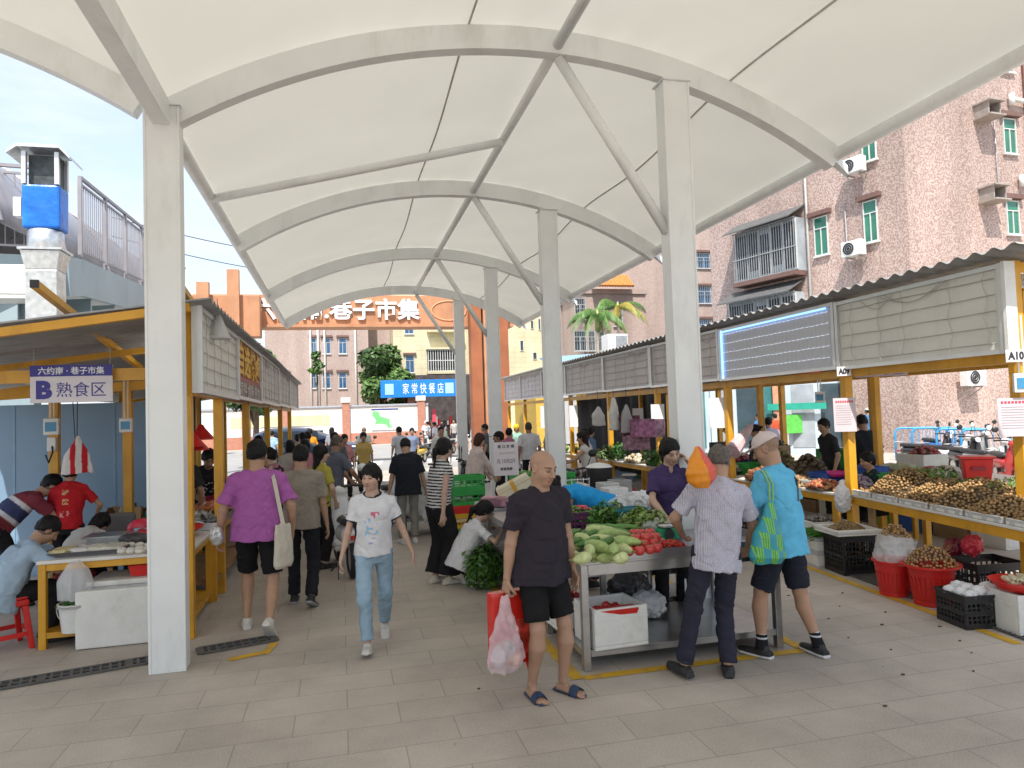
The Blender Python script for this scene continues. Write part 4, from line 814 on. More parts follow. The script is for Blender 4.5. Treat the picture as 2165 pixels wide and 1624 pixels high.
# B sign
c = (AY(68, 775, 6.93)+AY(235, 847, 6.93))/2; t = thing('area_sign', 'white and blue hanging sign reading B on the left stall beam', 'sign', (c.x, c.y, c.z-.16)); sw, sh_ = .645, .325
m = MB(); m.box((c.x, c.y, c.z), (sw, .012, sh_)); m.build('board', mat('sign_white', (.68, .64, .68), .5, var=.03), t); BLU = mat('sign_blue', (.035, .03, .25), .5, var=.05)
m = MB(); m.box((c.x, c.y-.008, c.z+sh_/2-.048), (sw, .006, .096)); m.build('band', BLU, t)
text('六约南 · 巷子市集', .07, (c.x, c.y-.013, c.z+sh_/2-.048), (1, 0, 0), (0, 0, 1), LETW, t, width=.52, extrude=.001, bold=.001)
text('B', .2, (c.x-.215, c.y-.008, c.z-.05), (1, 0, 0), (0, 0, 1), BLU, t, width=.125, extrude=.001, bold=.012); text('熟食区', .14, (c.x+.075, c.y-.008, c.z-.05), (1, 0, 0), (0, 0, 1), BLU, t, width=.39, extrude=.001)
for x in (-.3, .3): m = MB(); m.tube([(c.x+x, c.y, c.z+sh_/2), (c.x+x, c.y+.02, c.z+sh_/2+.15)], .003, 4); m.build('hanging_wire', WIREM, t)
meter(AY(112, 902, 9.42), 'white meter with blue screen on the left back yellow post', (0, -1, 0), (1, 0, 0), 1.15, True); meter(AY(268, 899, 9.42), 'white meter with blue screen on the back post near the white column', (0, -1, 0), (1, 0, 0), 1.0)
for x, y, z, lb in ((-1.75, 8.2, 2.62, 'lit tube light under the left stall roof beside the fascia'),): 
    t = thing('tube_light', lb, 'light', (x, y, z)); m = MB(); m.tube([(x, y-.5, z), (x, y+.5, z)], .02, 8); m.build('tube', TUBEL, t, True); m = MB(); m.box((x, y, z+.04), (.05, 1.1, .03)); m.build('fitting', WHITEP, t)
# mosquito-net style lamp cover hanging at the fascia
c = AX(462, 700, -1.1); m = MB(); m.lathe([(.01, .17), (.03, .13), (.10, -.05), (.12, -.07), (.118, -.075), (.01, -.072)], c, 14); t = thing('lamp_cover', 'translucent white cone shade hanging on the left fascia', 'lamp shade', c); m.build('shade', mat('milky_film', (.7, .7, .7), .4, alpha=.6), t, True); m = MB(); m.tube([c+Vector((0, 0, .17)), c+Vector((.0, -.05, .3))], .004, 4); m.build('cord', WIREM, t)
for q, lb in (((405, 945), 'red cone lamp shade hanging behind the yellow end post'), ((425, 930), 'red cone lamp shade above the dark shirted food vendor'), ((412, 952), 'low red cone lamp shade over the cooked meat')):
    c = AX(q[0], q[1]-10, -1.75); t = thing('lamp', lb, 'lamp', c); m = MB(); m.lathe([(.0, .14), (.03, .13), (.05, .09), (.16, -.04), (.17, -.06), (.15, -.055), (0, .05)], c, 16); m.build('shade', REDP, t, True); m = MB(); m.tube([c+Vector((0, 0, .13)), Vector((c.x, c.y, 2.6))], .008, 5); m.build('cord', DARK, t)
# ------------------------------------------------------------------ raised walkway, railing, duct on the far left
BG = mat('blue_grey_steel', (.30, .38, .41), .5, var=.1, vs=1.5, stain=((.22, .28, .3), 2, .4, .3)); RAIL = mat('grey_rail_paint', (.30, .285, .30), .45, .3, var=.1)
wk = thing('raised_walkway', 'blue grey raised steel walkway with vertical bar railing and arched cover', 'walkway', (-5.2, 14, 0))
# deck edge in plan: comes along X in front, then turns and runs away
E0, E1, E2, E3 = Vector((-9, 11.2, 4.62)), Vector((-4.15, 12.6, 4.72)), Vector((-3.9, 13.4, 4.72)), Vector((-5.9, 26.5, 5.55))
E0 = AY(-60, 532, 12.4); E1 = AY(140, 541, 12.4); E2 = AY(170, 546, 13.2); E3 = AX(300, 603, E2.x-.25); E4 = AX(392, 660, E2.x-.45)
edge = [E0, E1, E2, E3, E4]; m = MB()
for a, b in zip(edge[:-1], edge[1:]): m.bar(a-Vector((0, 0, .33)), b-Vector((0, 0, .33)), .08, .62)
m.build('edge_beam', BG, wk)
m = MB(); P = [e-Vector((0, 0, .35)) for e in edge]; Q = [Vector((e.x-3.5, e.y+1.2, e.z-.35)) for e in edge]
for i in range(4): m.poly([P[i], P[i+1], Q[i+1], Q[i]])
m.build('deck', BG, wk, solid=.12)
for k in (.15, .5, .85):
    for a, b in ((E0, E1), (E2, E3)): p = a.lerp(b, k); m = MB(); m.prism([p+Vector((-.05, .05, -.62)), p+Vector((-.05, .05, -1.25)), p+Vector((-.9, .3, -.62))], (0, .06, 0)); m.build('bracket', BG, wk)
m = MB(); m.box((E1.x-2.6, 13.2, 2.3), (3.8, .3, 4.4)); m.build('support_wall', BG, wk)
for (a, b) in ((E0, E1), (E2, E3), (E3, E4)):
    L_ = (b-a).length; np_ = max(1, round(L_/1.6)); H_ = Vector((0, 0, 1.38))
    for j in range(np_):
        p, q = a.lerp(b, j/np_), a.lerp(b, (j+1)/np_); d = (q-p); m = MB(); m.bar(p+H_*.92+d*.04, q+H_*.92-d*.04, .035, .035); m.bar(p+H_*.09+d*.04, q+H_*.09-d*.04, .035, .035)
        k = int(d.length/.14)
        for i in range(1, k): r_ = p+d*(.05+.9*i/k); m.tube([r_+H_*.09, r_+H_*.92], .011, 5)
        m.build('railing_panel', RAIL, wk)
        m = MB(); m.bar(p, p+H_, .06, .06); m.build('railing_post', RAIL, wk)
    m = MB(); m.bar(a+H_, b+H_, .06, .05); m.build('handrail', RAIL, wk)
# arched grey cover behind the railing
COV = mat('grey_polycarbonate', (.30, .29, .32), .35, var=.3, vs=1.2, stain=((.16, .15, .17), 1.3, .7, .4)); m = MB()
def cov(u, v):
    a = math.pi*(.04+.92*v); q = E0.lerp(E4, u) if u < 0 else (Vector((E2.x-2.1, 11.2, 4.6)).lerp(Vector((E4.x-1.8, E4.y, E4.z-.3)), u)); return (q.x+1.75*math.cos(a), q.y, q.z+1.9*math.sin(a))
m.grid(cov, 14, 14); m.build('arched_cover', COV, wk, True, solid=.02)
for k in range(6): m = MB(); m.tube([Vector(cov(k/5, v/12))+Vector((0, 0, .03)) for v in range(13)], .04, 6); m.build('cover_rib', RAIL, wk)
# exhaust duct with the blue cover
c = AY(97, 540, 10.2); dk = thing('exhaust_duct', 'galvanised exhaust duct with bright blue cover and hooded outlet', 'duct', (c.x, c.y, 2.6)); k_ = 10.2/1500*1.03
def yz(py): return AY(97, py, 10.2).z
hw = 31*k_
def dbox(nm, m_, w0, d0, z0, w1, d1, z1, xo=0, bev=.01):
    m = MB(); m.hexa([(c.x+xo-w0, c.y-d0, z0), (c.x+xo+w0, c.y-d0, z0), (c.x+xo+w0, c.y+d0, z0), (c.x+xo-w0, c.y+d0, z0), (c.x+xo-w1, c.y-d1, z1), (c.x+xo+w1, c.y-d1, z1), (c.x+xo+w1, c.y+d1, z1), (c.x+xo-w1, c.y+d1, z1)]); return m.build(nm, m_, dk, bevel=bev)
dbox('lower_duct', GALV, .18, .16, 2.5, .18, .16, yz(575)); dbox('duct_taper', GALV, .18, .16, yz(575)+.003, .23, .19, yz(535)); 
m = MB(); m.lathe([(.20, yz(530)), (.205, yz(528)), (.205, yz(492)), (.19, yz(490)), (0, yz(490))], (c.x, c.y, 0), 20); m.build('fan_ring', GALV, dk, True); m = MB(); m.box((c.x, c.y, yz(532)), (.5, .42, .03)); m.build('flange', GALV, dk)
z0, z1 = yz(490)+.003, yz(398); dbox('blue_cover', mat('blue_tarp', (.01, .16, .62), .35, var=.35, vs=4, bump=.6, bs=6, bdist=.03), hw, .16, z0, hw, .17, z1, bev=.03)
m = MB(); z2 = yz(330)
for sx in (-1, 1):
    for sy_ in (-1, 1): m = MB(); m.box((c.x+sx*(hw-.03), c.y+sy_*.15, (z1+z2)/2), (.05, .05, z2-z1-.006)); m.build('outlet_post', ALU, dk)
m = MB(); m.box((c.x, c.y+.05, (z1+z2)/2), (hw*1.6, .2, z2-z1-.03)); m.build('outlet_dark', mat('dark_mesh', (.07, .08, .08), .5, .4, var=.5, vs=12), dk)
m = MB(); m.prism([(c.x-hw-.14, c.y-.24, z2-.06), (c.x-hw-.02, c.y-.24, z2+.03), (c.x+hw+.02, c.y-.24, z2+.03), (c.x+hw+.14, c.y-.24, z2-.10), (c.x+hw+.14, c.y-.24, z2-.07), (c.x+hw+.02, c.y-.24, z2+.07), (c.x-hw-.02, c.y-.24, z2+.07), (c.x-hw-.14, c.y-.24, z2-.02)], (0, .48, 0)); m.build('hood', GALV, dk)
m = MB(); m.box((c.x-hw-.06, c.y-.05, (z0+z1)/2), (.09, .15, .24)); m.build('switch_box', WHITEP, dk)
p = AY(30, 595, 11.6); t = thing('air_conditioner', 'white wall mounted cooling unit below the walkway on the far left', 'air conditioner', (p.x, p.y, p.z-.2)); m = MB(); m.box((p.x-.1, p.y, p.z), (.75, .4, .42)); m.build('casing', WHITEP, t, bevel=.02); m = MB(); m.box((p.x-.1, p.y, p.z-.26), (1.1, .5, .05)); m.build('shelf', WHITEP, t)
for k in range(2):
    a = AY(366, 482+k*40, 24); b = AY(470, 500+k*40, 24); a = a+(a-b)*1.2; b = b+(b-a)*1.5; t = thing('overhead_cable', 'thin black cable crossing the sky left of the canopy', 'cable', a, 0, 'cables across the sky'); m = MB(); m.tube([a.lerp(b, i/12)-Vector((0, 0, .25*math.sin(math.pi*i/12))) for i in range(13)], .014, 5); m.build('cable', DARK, t)
# ================================================================== people
SKIN = mat('skin', rough=.5, attr=True, var=.07, vs=18); CLOTH = mat('cloth', rough=.88, attr=True, var=.09, vs=14, bump=.12, bs=220, bdist=.002)
HAIR = mat('hair', rough=.55, attr=True, var=.35, vs=45, bump=.35, bs=160, bdist=.004); SHOEM = mat('shoe', rough=.6, attr=True, var=.08, vs=25)
for _m in (CLOTH, HAIR): _m.node_tree.nodes['Principled BSDF'].inputs['Specular IOR Level'].default_value = .2
DENIM = mat('denim', rough=.85, attr=True, var=.22, vs=9, bump=.2, bs=260, bdist=.002)
V3 = lambda *a: np.array(a, float)
def nrm(v): v = np.array(v, float); return v/max(1e-9, np.linalg.norm(v))
def ik(a, t, l1, l2, pole):
    d = t-a; L_ = np.linalg.norm(d); L_ = min(L_, (l1+l2)*.999); dn = nrm(d); q = (l1*l1-l2*l2+L_*L_)/(2*L_); h = math.sqrt(max(0, l1*l1-q*q)); p = np.array(pole, float); p = p-dn*(p@dn); return a+dn*q+nrm(p)*h, a+dn*L_
def hand(S, w, f, th, pn, s, curl=.5, grip=False, big=1):
    """palm and five fingers; th = side the thumb leaves from, pn = where the palm looks"""
    f = nrm(f); a = nrm(th-f*(th@f)); n = np.cross(f, a); n = n if n@pn > 0 else -n; s = s*big
    S.loft(w-f*.02*s, w+f*.1*s, a, [(0, .024*s, .019*s), (.035*s, .034*s, .016*s), (.085*s, .040*s, .013*s), (.102*s, .036*s, .010*s)], k=.012*s, flat=False)
    c0 = curl*(1.6 if grip else 1)
    for i, (o, l) in enumerate(((.031, .064), (.0105, .074), (-.0105, .069), (-.031, .053))):
        p = w+f*(.088-.004*abs(i-1))*s+a*o*s; d = nrm(f+a*o*3.2); ang = c0*(.45+.1*i)
        for k, (sl, r0) in enumerate(((.46, .0092), (.31, .0084), (.23, .0076))):
            dd = d*math.cos(ang)+n*math.sin(ang); q = p+dd*l*sl*s; S.cap(p, q, r0*s, r0*.93*s, k=.003*s if k else .006*s); p = q; ang += c0*(.62 if k == 0 else .45)
    p = w+f*.028*s+a*.026*s; d = nrm(a*.8+f*.75+n*.25); q = p+d*.036*s; S.cap(p, q, .0125*s, .0105*s, k=.010*s); d2 = nrm(a*.25+f*.9+n*(.3+.5*curl)); r_ = q+d2*.030*s; S.cap(q, r_, .0102*s, .009*s, k=.004); d3 = nrm(f*.8+n*(.5+.5*curl)); S.cap(r_, r_+d3*.022*s, .0092*s, .0075*s, k=.003)
PEOPLE = {}
def person(label, loc, face, H=1.66, sex='m', skin=(.42, .25, .165), hair=('short', (.012, .010, .010)), top=None, bot=None, shoe=None, pose=None, lod=1, hat=None, group=None, fat=1.0, seed=0, extra=None):
    """face: heading in degrees (0 looks along +Y, 90 along -X). One continuous body; clothes and hair are its parts."""
    po = dict(pel=(0, 0, .915), lean=(3, 0, 2), twist=0, lh=None, rh=None, lf=(-.10, 0, .075, 8, 0), rf=(.10, 0, .075, -8, 0), head=(0, 0, 0), lcurl=.55, rcurl=.55, lgrip=False, rgrip=False); po.update(pose or {})
    s = H/1.70; t = thing('person', label, 'person', (loc[0], loc[1], loc[2] if len(loc) > 2 else 0), R(face), group); fm = sex == 'f'; g = np.random.default_rng(seed+5)
    v = [.0062, .0095, .017][lod]; X = V3(1, 0, 0)
    def dirn(fl, sl): fl, sl = R(fl), R(sl); return nrm(V3(math.sin(sl), math.sin(fl)*math.cos(sl), math.cos(fl)*math.cos(sl)))
    pel = V3(*po['pel'])*s; l1, sd_, l2 = po['lean']; u1, u2 = dirn(l1, sd_), dirn(l1*.0+l2 if abs(l2) > abs(l1) else l1, sd_)
    tw = R(po['twist']); side = V3(math.cos(tw), math.sin(tw), 0); side = nrm(side-u2*(side@u2)); fwd = np.cross(u2, side); ps = nrm(X-u1*(X@u1))
    C_ = pel+u1*.26*s; Nk = C_+u2*.26*s; sw = (.150 if fm else .172)*s*(.5+.5*fat); sh = {-1: Nk-u2*.082*s-side*sw, 1: Nk-u2*.082*s+side*sw}
    hy, hp, hr = [R(q) for q in po['head']]
    def rot(vv, ax, a): ax = nrm(ax); return vv*math.cos(a)+np.cross(ax, vv)*math.sin(a)+ax*(ax@vv)*(1-math.cos(a))
    bu = nrm(u2*.6+V3(0, 0, 1)*.9) if po.get('headup', True) else u2; hx = nrm(side-bu*(side@bu)); hf = np.cross(bu, hx); hx, hf = rot(hx, bu, hy), rot(hf, bu, hy); hu = rot(bu, hx, hp); hf = rot(hf, hx, hp); hu, hx = rot(hu, hf, hr), rot(hx, hf, hr)
    hc = Nk+u2*.035*s+nrm(u2+hu*.8+hf*.12)*.085*s+hu*.028*s+hf*.012*s; HR = np.stack([hx, hf, hu], 1); hs = s*(1.0 if not fm else .97)
    if H < 1.3: hs *= 1.18
    def hp_(x, y, z): return hc+HR@(V3(x, y, z)*hs)
    hip = {-1: pel-ps*.088*s-u1*.02*s, 1: pel+ps*.088*s-u1*.02*s}
    foot = {-1: po['lf'], 1: po['rf']}; ank = {}; knee = {}; fd = {}
    for q in (-1, 1):
        f = foot[q]; a = V3(*f[:3])*s; kp = po.get('kpole', (q*.12, 1, .1)); knee[q], ank[q] = ik(hip[q], a, .424*s, .414*s, kp); ya = R(f[3]); pi = R(f[4]); fd[q] = V3(-math.sin(ya)*math.cos(pi), math.cos(ya)*math.cos(pi), math.sin(pi))
    wr = {}; el = {}; fdn = {}
    for q, key in ((-1, 'lh'), (1, 'rh')):
        tg = po[key]; tg = sh[q]+V3(q*.075, .03, -.505)*s if tg is None else V3(*tg)*s; pole = po.get(key+'p', (q*.5, -1, -.25)); el[q], wr[q] = ik(sh[q], tg, .285*s, .245*s, pole); fdn[q] = nrm(np.array(po.get(key+'d', wr[q]-el[q]), float))
    # ---- body
    S = SDF(); B = fat; ar = (.84 if fm else 1)*(.6+.4*B)
    S.loft(pel, C_, ps, [(-.08*s, .10*s, .08*s), (-.03*s, .14*s*B, .095*s*B), (.10*s, .12*s*B, .085*s*B), (.26*s, .12*s, .08*s)], k=.02*s, flat=False); S.loft(C_, Nk, side, [(0, .12*s, .08*s), (.12*s, .125*s, .08*s), (.18*s, .09*s, .055*s), (.23*s, .05*s, .045*s)], k=.02*s, flat=False)
    nr = (.052 if fm else .061)*s; S.cap(Nk-u2*.04*s, hp_(0, -.018, -.055), nr*1.08, nr, k=.03*s)
    S.ell(hp_(0, -.014, .036), V3(.078, .096, .082)*hs, HR, k=.02*hs); S.ell(hp_(0, .016, -.03), V3(.067, .074, .083)*hs, HR, k=.035*hs); S.ell(hp_(0, .05, -.085), V3(.034, .032, .027)*hs, HR, k=.03*hs)
    for q in (-1, 1): S.ell(hp_(q*.036, .05, -.03), V3(.028, .03, .03)*hs, HR, k=.025*hs)
    S.cap(hp_(-.034, .078, .026), hp_(.034, .078, .026), .012*hs, k=.018*hs)
    for q in (-1, 1): S.ell(hp_(q*.032, .097, .003), V3(.020, .018, .0125)*hs, HR, k=.012*hs, op='s')
    for q in (-1, 1): S.ell(hp_(q*.031, .080, .003), V3(.013, .010, .0075)*hs, HR, k=.006*hs)
    S.cap(hp_(0, .087, .014), hp_(0, .107, -.030), .0095*hs, .0150*hs, k=.008*hs)
    for q in (-1, 1): S.ell(hp_(q*.0155, .094, -.035), V3(.0100, .013, .0085)*hs, HR, k=.006*hs)
    S.ell(hp_(0, .086, -.060), V3(.025, .013, .0070)*hs, HR, k=.008*hs); S.ell(hp_(0, .084, -.071), V3(.022, .013, .0075)*hs, HR, k=.008*hs); S.cap(hp_(-.022, .096, -.0655), hp_(.022, .096, -.0655), .0030*hs, k=.003*hs, op='s')
    for q in (-1, 1):
        S.ell(hp_(q*.077, -.010, -.004), V3(.011, .021, .033)*hs, HR, k=.008*hs); S.ell(hp_(q*.086, -.004, -.002), V3(.006, .010, .018)*hs, HR, k=.006*hs, op='s')
    for q in (-1, 1):
        S.cap(sh[q]-side*q*.05*s, sh[q]-side*q*.006*s, .042*s*ar, .044*s*ar, k=.02*s); S.cap(Nk, sh[q]-side*q*.03*s, .036*s, .032*s, k=.03*s); L1 = np.linalg.norm(el[q]-sh[q]); L2 = np.linalg.norm(wr[q]-el[q])
        S.loft(sh[q], el[q], fwd, [(0, .046*s*ar, .043*s*ar), (L1*.4, .049*s*ar, .044*s*ar), (L1*.8, .040*s*ar, .038*s*ar), (L1, .038*s*ar, .036*s*ar)], k=.02*s, flat=False); S.cap(el[q], el[q], .037*s*ar, k=.02*s)
        S.loft(el[q], wr[q], nrm(np.array(po.get(('lh' if q < 0 else 'rh')+'t', fwd), float)), [(0, .038*s*ar, .037*s*ar), (L2*.3, .041*s*ar, .038*s*ar), (L2*.75, .029*s*ar, .026*s*ar), (L2, .026*s*ar, .020*s*ar)], k=.015*s, flat=False)
        th = np.array(po.get(('lh' if q < 0 else 'rh')+'t', (0, 1, 0)), float); pn = np.array(po.get(('lh' if q < 0 else 'rh')+'n', (-q, 0, 0)), float)
        hand(S, wr[q], fdn[q], th, pn, s*(.93 if fm else 1.02), po['lcurl' if q < 0 else 'rcurl'], po['lgrip' if q < 0 else 'rgrip'])
        lr_ = (.95 if fm else 1)*(.5+.5*B); cv = .80 if bot and bot[0] != 'shorts' else 1.0; L1 = np.linalg.norm(knee[q]-hip[q]); L2 = np.linalg.norm(ank[q]-knee[q])
        S.loft(hip[q], knee[q], ps, [(0, .075*s*lr_*cv, .077*s*lr_*cv), (L1*.5, .066*s*lr_*cv, .068*s*lr_*cv), (L1, .050*s*cv, .052*s*cv)], k=.02*s, flat=False); S.cap(knee[q], knee[q], .051*s*cv, k=.02*s)
        S.loft(knee[q], ank[q], ps, [(0, .048*s*cv, .050*s*cv), (L2*.28, .054*s*lr_*cv, .058*s*lr_*cv, -.012*s), (L2*.6, .043*s, .044*s, -.006*s), (L2*.9, .032*s, .036*s), (L2, .034*s, .04*s)], k=.02*s, flat=False)
        S.loft(ank[q]-fd[q]*.05*s-V3(0, 0, .045*s), ank[q]+fd[q]*.17*s-V3(0, 0, .055*s), np.cross(fd[q], V3(0, 0, 1)), [(0, .030*s, .028*s), (.06*s, .034*s, .034*s), (.15*s, .042*s, .022*s), (.205*s, .038*s, .014*s), (.225*s, .03*s, .011*s)], k=.03*s, flat=False)
        if shoe and shoe[0] == 'slides':
            for i in range(5): p = ank[q]+fd[q]*(.165-.010*abs(i-1))*s+np.cross(fd[q], V3(0, 0, 1))*(.030-.0155*i)*s*(-q)-V3(0, 0, .058*s); S.cap(p, p+fd[q]*(.03-.003*i)*s-V3(0, 0, .004*s), (.0125-.0012*i)*s, (.010-.001*i)*s, k=.004*s)
    sk = np.array(skin)
    def bodycol(V):
        n_ = len(V); c = np.tile(sk, (n_, 1)); h = (V-hc)@HR/hs; front = h[:, 1] > .03
        nrm_ = vnoise(V, (14, 14, 14), 3)[:, None]; c = c*(1+.06*nrm_)
        def blend(m, col, a): c[m] = c[m]*(1-a)+np.array(col)*a
        inh = (np.abs(h) < .14).all(1)
        for q in (-1, 1):
            blend(inh & front & (((h[:, 0]-q*.034)/.021)**2+((h[:, 1]-.06)/.06)**2*0+((h[:, 2]-.027-.004*(1-np.abs(h[:, 0]-q*.034)/.02))/.0055)**2 < 1), (.02, .015, .012), .8)
            e = ((h[:, 0]-q*.031)/.0155)**2+((h[:, 2]-.0025)/.0062)**2
            blend(inh & front & (e < 1.25), (.03, .018, .014), .72); blend(inh & front & (e < .55) & (np.abs(h[:, 0]-q*.031) > .0065), (.55, .5, .46), .75); blend(inh & front & (((h[:, 0]-q*.031)/.006)**2+((h[:, 2]-.002)/.006)**2 < 1), (.012, .008, .008), .9)
            blend(inh & (h[:, 1] > .06) & (((h[:, 0]-q*.009)/.006)**2+((h[:, 2]+.041)/.004)**2 < 1), (.08, .035, .025), .6)
            blend(inh & front & (((h[:, 0]-q*.042)/.024)**2+((h[:, 2]+.03)/.022)**2 < 1), (.50, .24, .17), .18)
        blend(inh & (h[:, 1] > .065) & ((h[:, 0]/.027)**2+((h[:, 2]+.0655)/.0125)**2 < 1), (.36, .115, .10) if fm else (.32, .13, .105), .6); blend(inh & (h[:, 1] > .06) & (np.abs(h[:, 0]) < .025) & (np.abs(h[:, 2]+.0655) < .0026), (.10, .03, .03), .7)
        if hair[0] in ('short', 'cropped', 'fringe'): blend(inh & (h[:, 2] > -.06+.9*np.clip(h[:, 1]+.01, 0, 1)+.25*np.clip(-h[:, 1]-.06, 0, .05)) & (h[:, 1] < .035) & (np.abs(h[:, 0]) < .0765+.02*(h[:, 1] < -.03)), hair[1], .72)
        if hair[0] in ('stubble', 'bald'):
            m = inh & (h[:, 2] > .028+.35*np.clip(h[:, 1], -.05, .1)-.05*(h[:, 1] < -.02)) & (h[:, 1] < .075); blend(m, hair[1], .62 if hair[0] == 'stubble' else .10)
        return c
    boxes = [(hc-.145*hs, hc+.15*hs, [.0039, .0066, .017][lod])] if lod < 2 else []
    if lod == 0: boxes += [(wr[q]+fdn[q]*.07*s-.12*s, wr[q]+fdn[q]*.07*s+.12*s, .0042) for q in (-1, 1)]
    sdf_obj('body', S, v, SKIN, t, bodycol, boxes)
    info = dict(t=t, hc=hc, HR=HR, wr=wr, el=el, sh=sh, side=side, fwd=fwd, u2=u2, Nk=Nk, pel=pel, ank=ank, fd=fd, s=s, hs=hs, fdn=fdn, C=C_)
    # ---- hair
    st, hcol = hair[0], np.array(hair[1])
    if st not in ('bald', 'stubble'):
        S = SDF(); gr = .012 if st in ('short', 'cropped') else .017
        if st == 'cropped': gr = .006
        S.ell(hp_(0, -.018, .040), V3(.076+gr, .094+gr, .083+gr)*hs, HR, k=.01)
        S.ell(hp_(0, -.045, -.01), V3(.074+gr*.6, .066, .075)*hs, HR, k=.03)
        if st in ('long', 'pony', 'bob', 'bun'): S.ell(hp_(0, -.04, -.015), V3(.080+gr*.5, .070, .09)*hs, HR, k=.03)
        if st == 'long': S.loft(hp_(0, -.05, .02), hp_(0, -.075, -.3), hx, [(0, .085*hs, .06*hs), (.12*hs, .09*hs, .05*hs), (.25*hs, .075*hs, .038*hs), (.34*hs, .03*hs, .018*hs)], k=.03)
        if st == 'bob': S.loft(hp_(0, -.03, .02), hp_(0, -.045, -.16), hx, [(0, .09*hs, .075*hs), (.10*hs, .092*hs, .07*hs), (.155*hs, .07*hs, .055*hs)], k=.02)
        yf = {'short': .10, 'cropped': .10}.get(st, .118); zf = {'short': -.035, 'cropped': -.04}.get(st, -.035)
        if st == 'fringe' or (len(hair) > 2 and hair[2] == 'fringe'): S.ell(hp_(0, .125, -.055), V3(.072, .075, .088)*hs, HR, k=.008, op='s')
        else: S.ell(hp_(0, yf, zf), V3(.069, .078, .098)*hs, HR, k=.012, op='s')
        if st in ('short', 'cropped', 'fringe'): S.cut(hp_(0, 0, -.008), HR@V3(0, .62, -1), .012)
        elif st in ('pony', 'bun'): S.cut(hp_(0, 0, -.055), HR@V3(0, .8, -1), .012)
        if st == 'pony':
            a, b, c = hp_(0, -.105, .01), hp_(0, -.15, -.06), hp_(0, -.115, -.25); S.cap(a, b, .026*hs, .034*hs, k=.02); S.cap(b, c, .034*hs, .012*hs, k=.02)
        if st == 'bun': S.ell(hp_(0, -.118, .03), V3(.045, .036, .042)*hs, HR, k=.01)
        S.noise = lambda P: .0075*vnoise((P-hc)@HR, (52, 30, 22), seed+1)*(1 if lod < 2 else .5)
        sdf_obj('hair', S, [.0055, .0075, .016][lod], HAIR, t, hcol)
    # ---- hat
    if hat:
        S = SDF(); kind, hcl = hat[0], hat[1]
        S.ell(hp_(0, -.014, .045), V3(.090, .108, .090)*hs, HR, k=.008); S.cut(hp_(0, 0, .040), HR@V3(0, -.15, -1))
        if kind == 'cap': S.loft(hp_(0, .075, .046), hp_(0, .20, .022), hx, [(0, .078*hs, .008*hs), (.05*hs, .080*hs, .008*hs), (.09*hs, .062*hs, .007*hs), (.115*hs, .03*hs, .006*hs)], k=.006, flat=False); S.cap(hp_(0, -.014, .134), hp_(0, -.014, .137), .009*hs)
        if kind == 'brim': S.loft(hp_(0, -.014, .040), hp_(0, -.014, .050), hx, [(0, .155*hs, .165*hs), (.008*hs, .15*hs, .16*hs)], k=.006)
        if kind == 'helmet': S.ell(hp_(0, -.01, .03), V3(.108, .125, .112)*hs, HR, k=.01)
        def hatc(V): h = (V-hc)@HR/hs; c = np.tile(np.array(hcl), (len(V), 1)); c[np.abs(h[:, 0]) < .002] *= .75; return c
        sdf_obj('cap' if kind != 'helmet' else 'helmet', S, [.005, .008, .016][lod], CLOTH, t, hatc)
    # ---- bottoms
    if bot:
        kind, bc = bot[0], np.array(bot[1]); S = SDF(); rr_ = dict(trousers=1, shorts=1.16, jeans=.98, wide=1.25, leggings=.86, skirt=1.4)[kind]*(.5+.5*B); pk_ = (.16 if fm else .155)
        S.loft(pel, C_, ps, [(-.12*s, .135*s*B, .105*s*B), (-.05*s, .166*s*B, .122*s*B), (.05*s, .158*s*B, .115*s*B), (.11*s, .146*s*B, .108*s*B)], k=.025*s)
        for q in (-1, 1):
            L1 = np.linalg.norm(knee[q]-hip[q]); L2 = np.linalg.norm(ank[q]-knee[q]); kr = dict(trousers=.070, shorts=.086, jeans=.068, wide=.102, leggings=.056, skirt=.1)[kind]; arx = dict(trousers=.064, jeans=.058, wide=.118, leggings=.042, shorts=.07, skirt=.1)[kind]
            if kind == 'shorts':
                ff = bot[2] if len(bot) > 2 else .98
                S.loft(hip[q]+u1*.02*s, knee[q], ps, [(0, .092*s*B, .094*s*B), (L1*.5, .094*s, .094*s), (L1*ff, .088*s, .090*s)], k=.03*s)
            else:
                S.loft(hip[q]+u1*.02*s, knee[q], ps, [(0, .094*s*rr_, .096*s*rr_), (L1*.5, (.5*(.094*rr_+kr))*s, (.5*(.096*rr_+kr))*s), (L1, kr*s, kr*s)], k=.03*s, flat=False); S.cap(knee[q], knee[q], kr*s, k=.02)
                S.loft(knee[q], ank[q], ps, [(0, kr*s, kr*s), (L2*.45, (kr*.45+arx*.55)*s, (kr*.45+arx*.58)*s), (L2*(bot[2] if len(bot) > 2 else .93), arx*s, arx*1.12*s)], k=.02*s)
        amp = .0062 if kind != 'leggings' else .002; zz = (7, 7, 17) if kind != 'wide' else (17, 17, 3)
        S.noise = lambda P: amp*s*(vnoise(P, zz, seed+2)+.7*vnoise(P+P[:, [1, 2, 0]]*.6, (13, 13, 24) if kind != 'wide' else (26, 26, 4), seed+3)+(1.6 if kind not in ('leggings', 'wide') else 0)*np.maximum(0, .2-np.abs(vnoise(P+.4*P[:, [2, 2, 0]], (6, 6, 12), seed+10)))*3)
        def bcol(V):
            c = np.tile(bc, (len(V), 1))
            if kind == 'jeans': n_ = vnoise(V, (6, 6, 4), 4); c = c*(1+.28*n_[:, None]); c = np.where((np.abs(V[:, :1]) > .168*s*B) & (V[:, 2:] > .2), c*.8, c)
            return c
        sdf_obj(kind if kind not in ('wide', 'leggings') else 'trousers', S, v, DENIM if kind == 'jeans' else CLOTH, t, bcol)
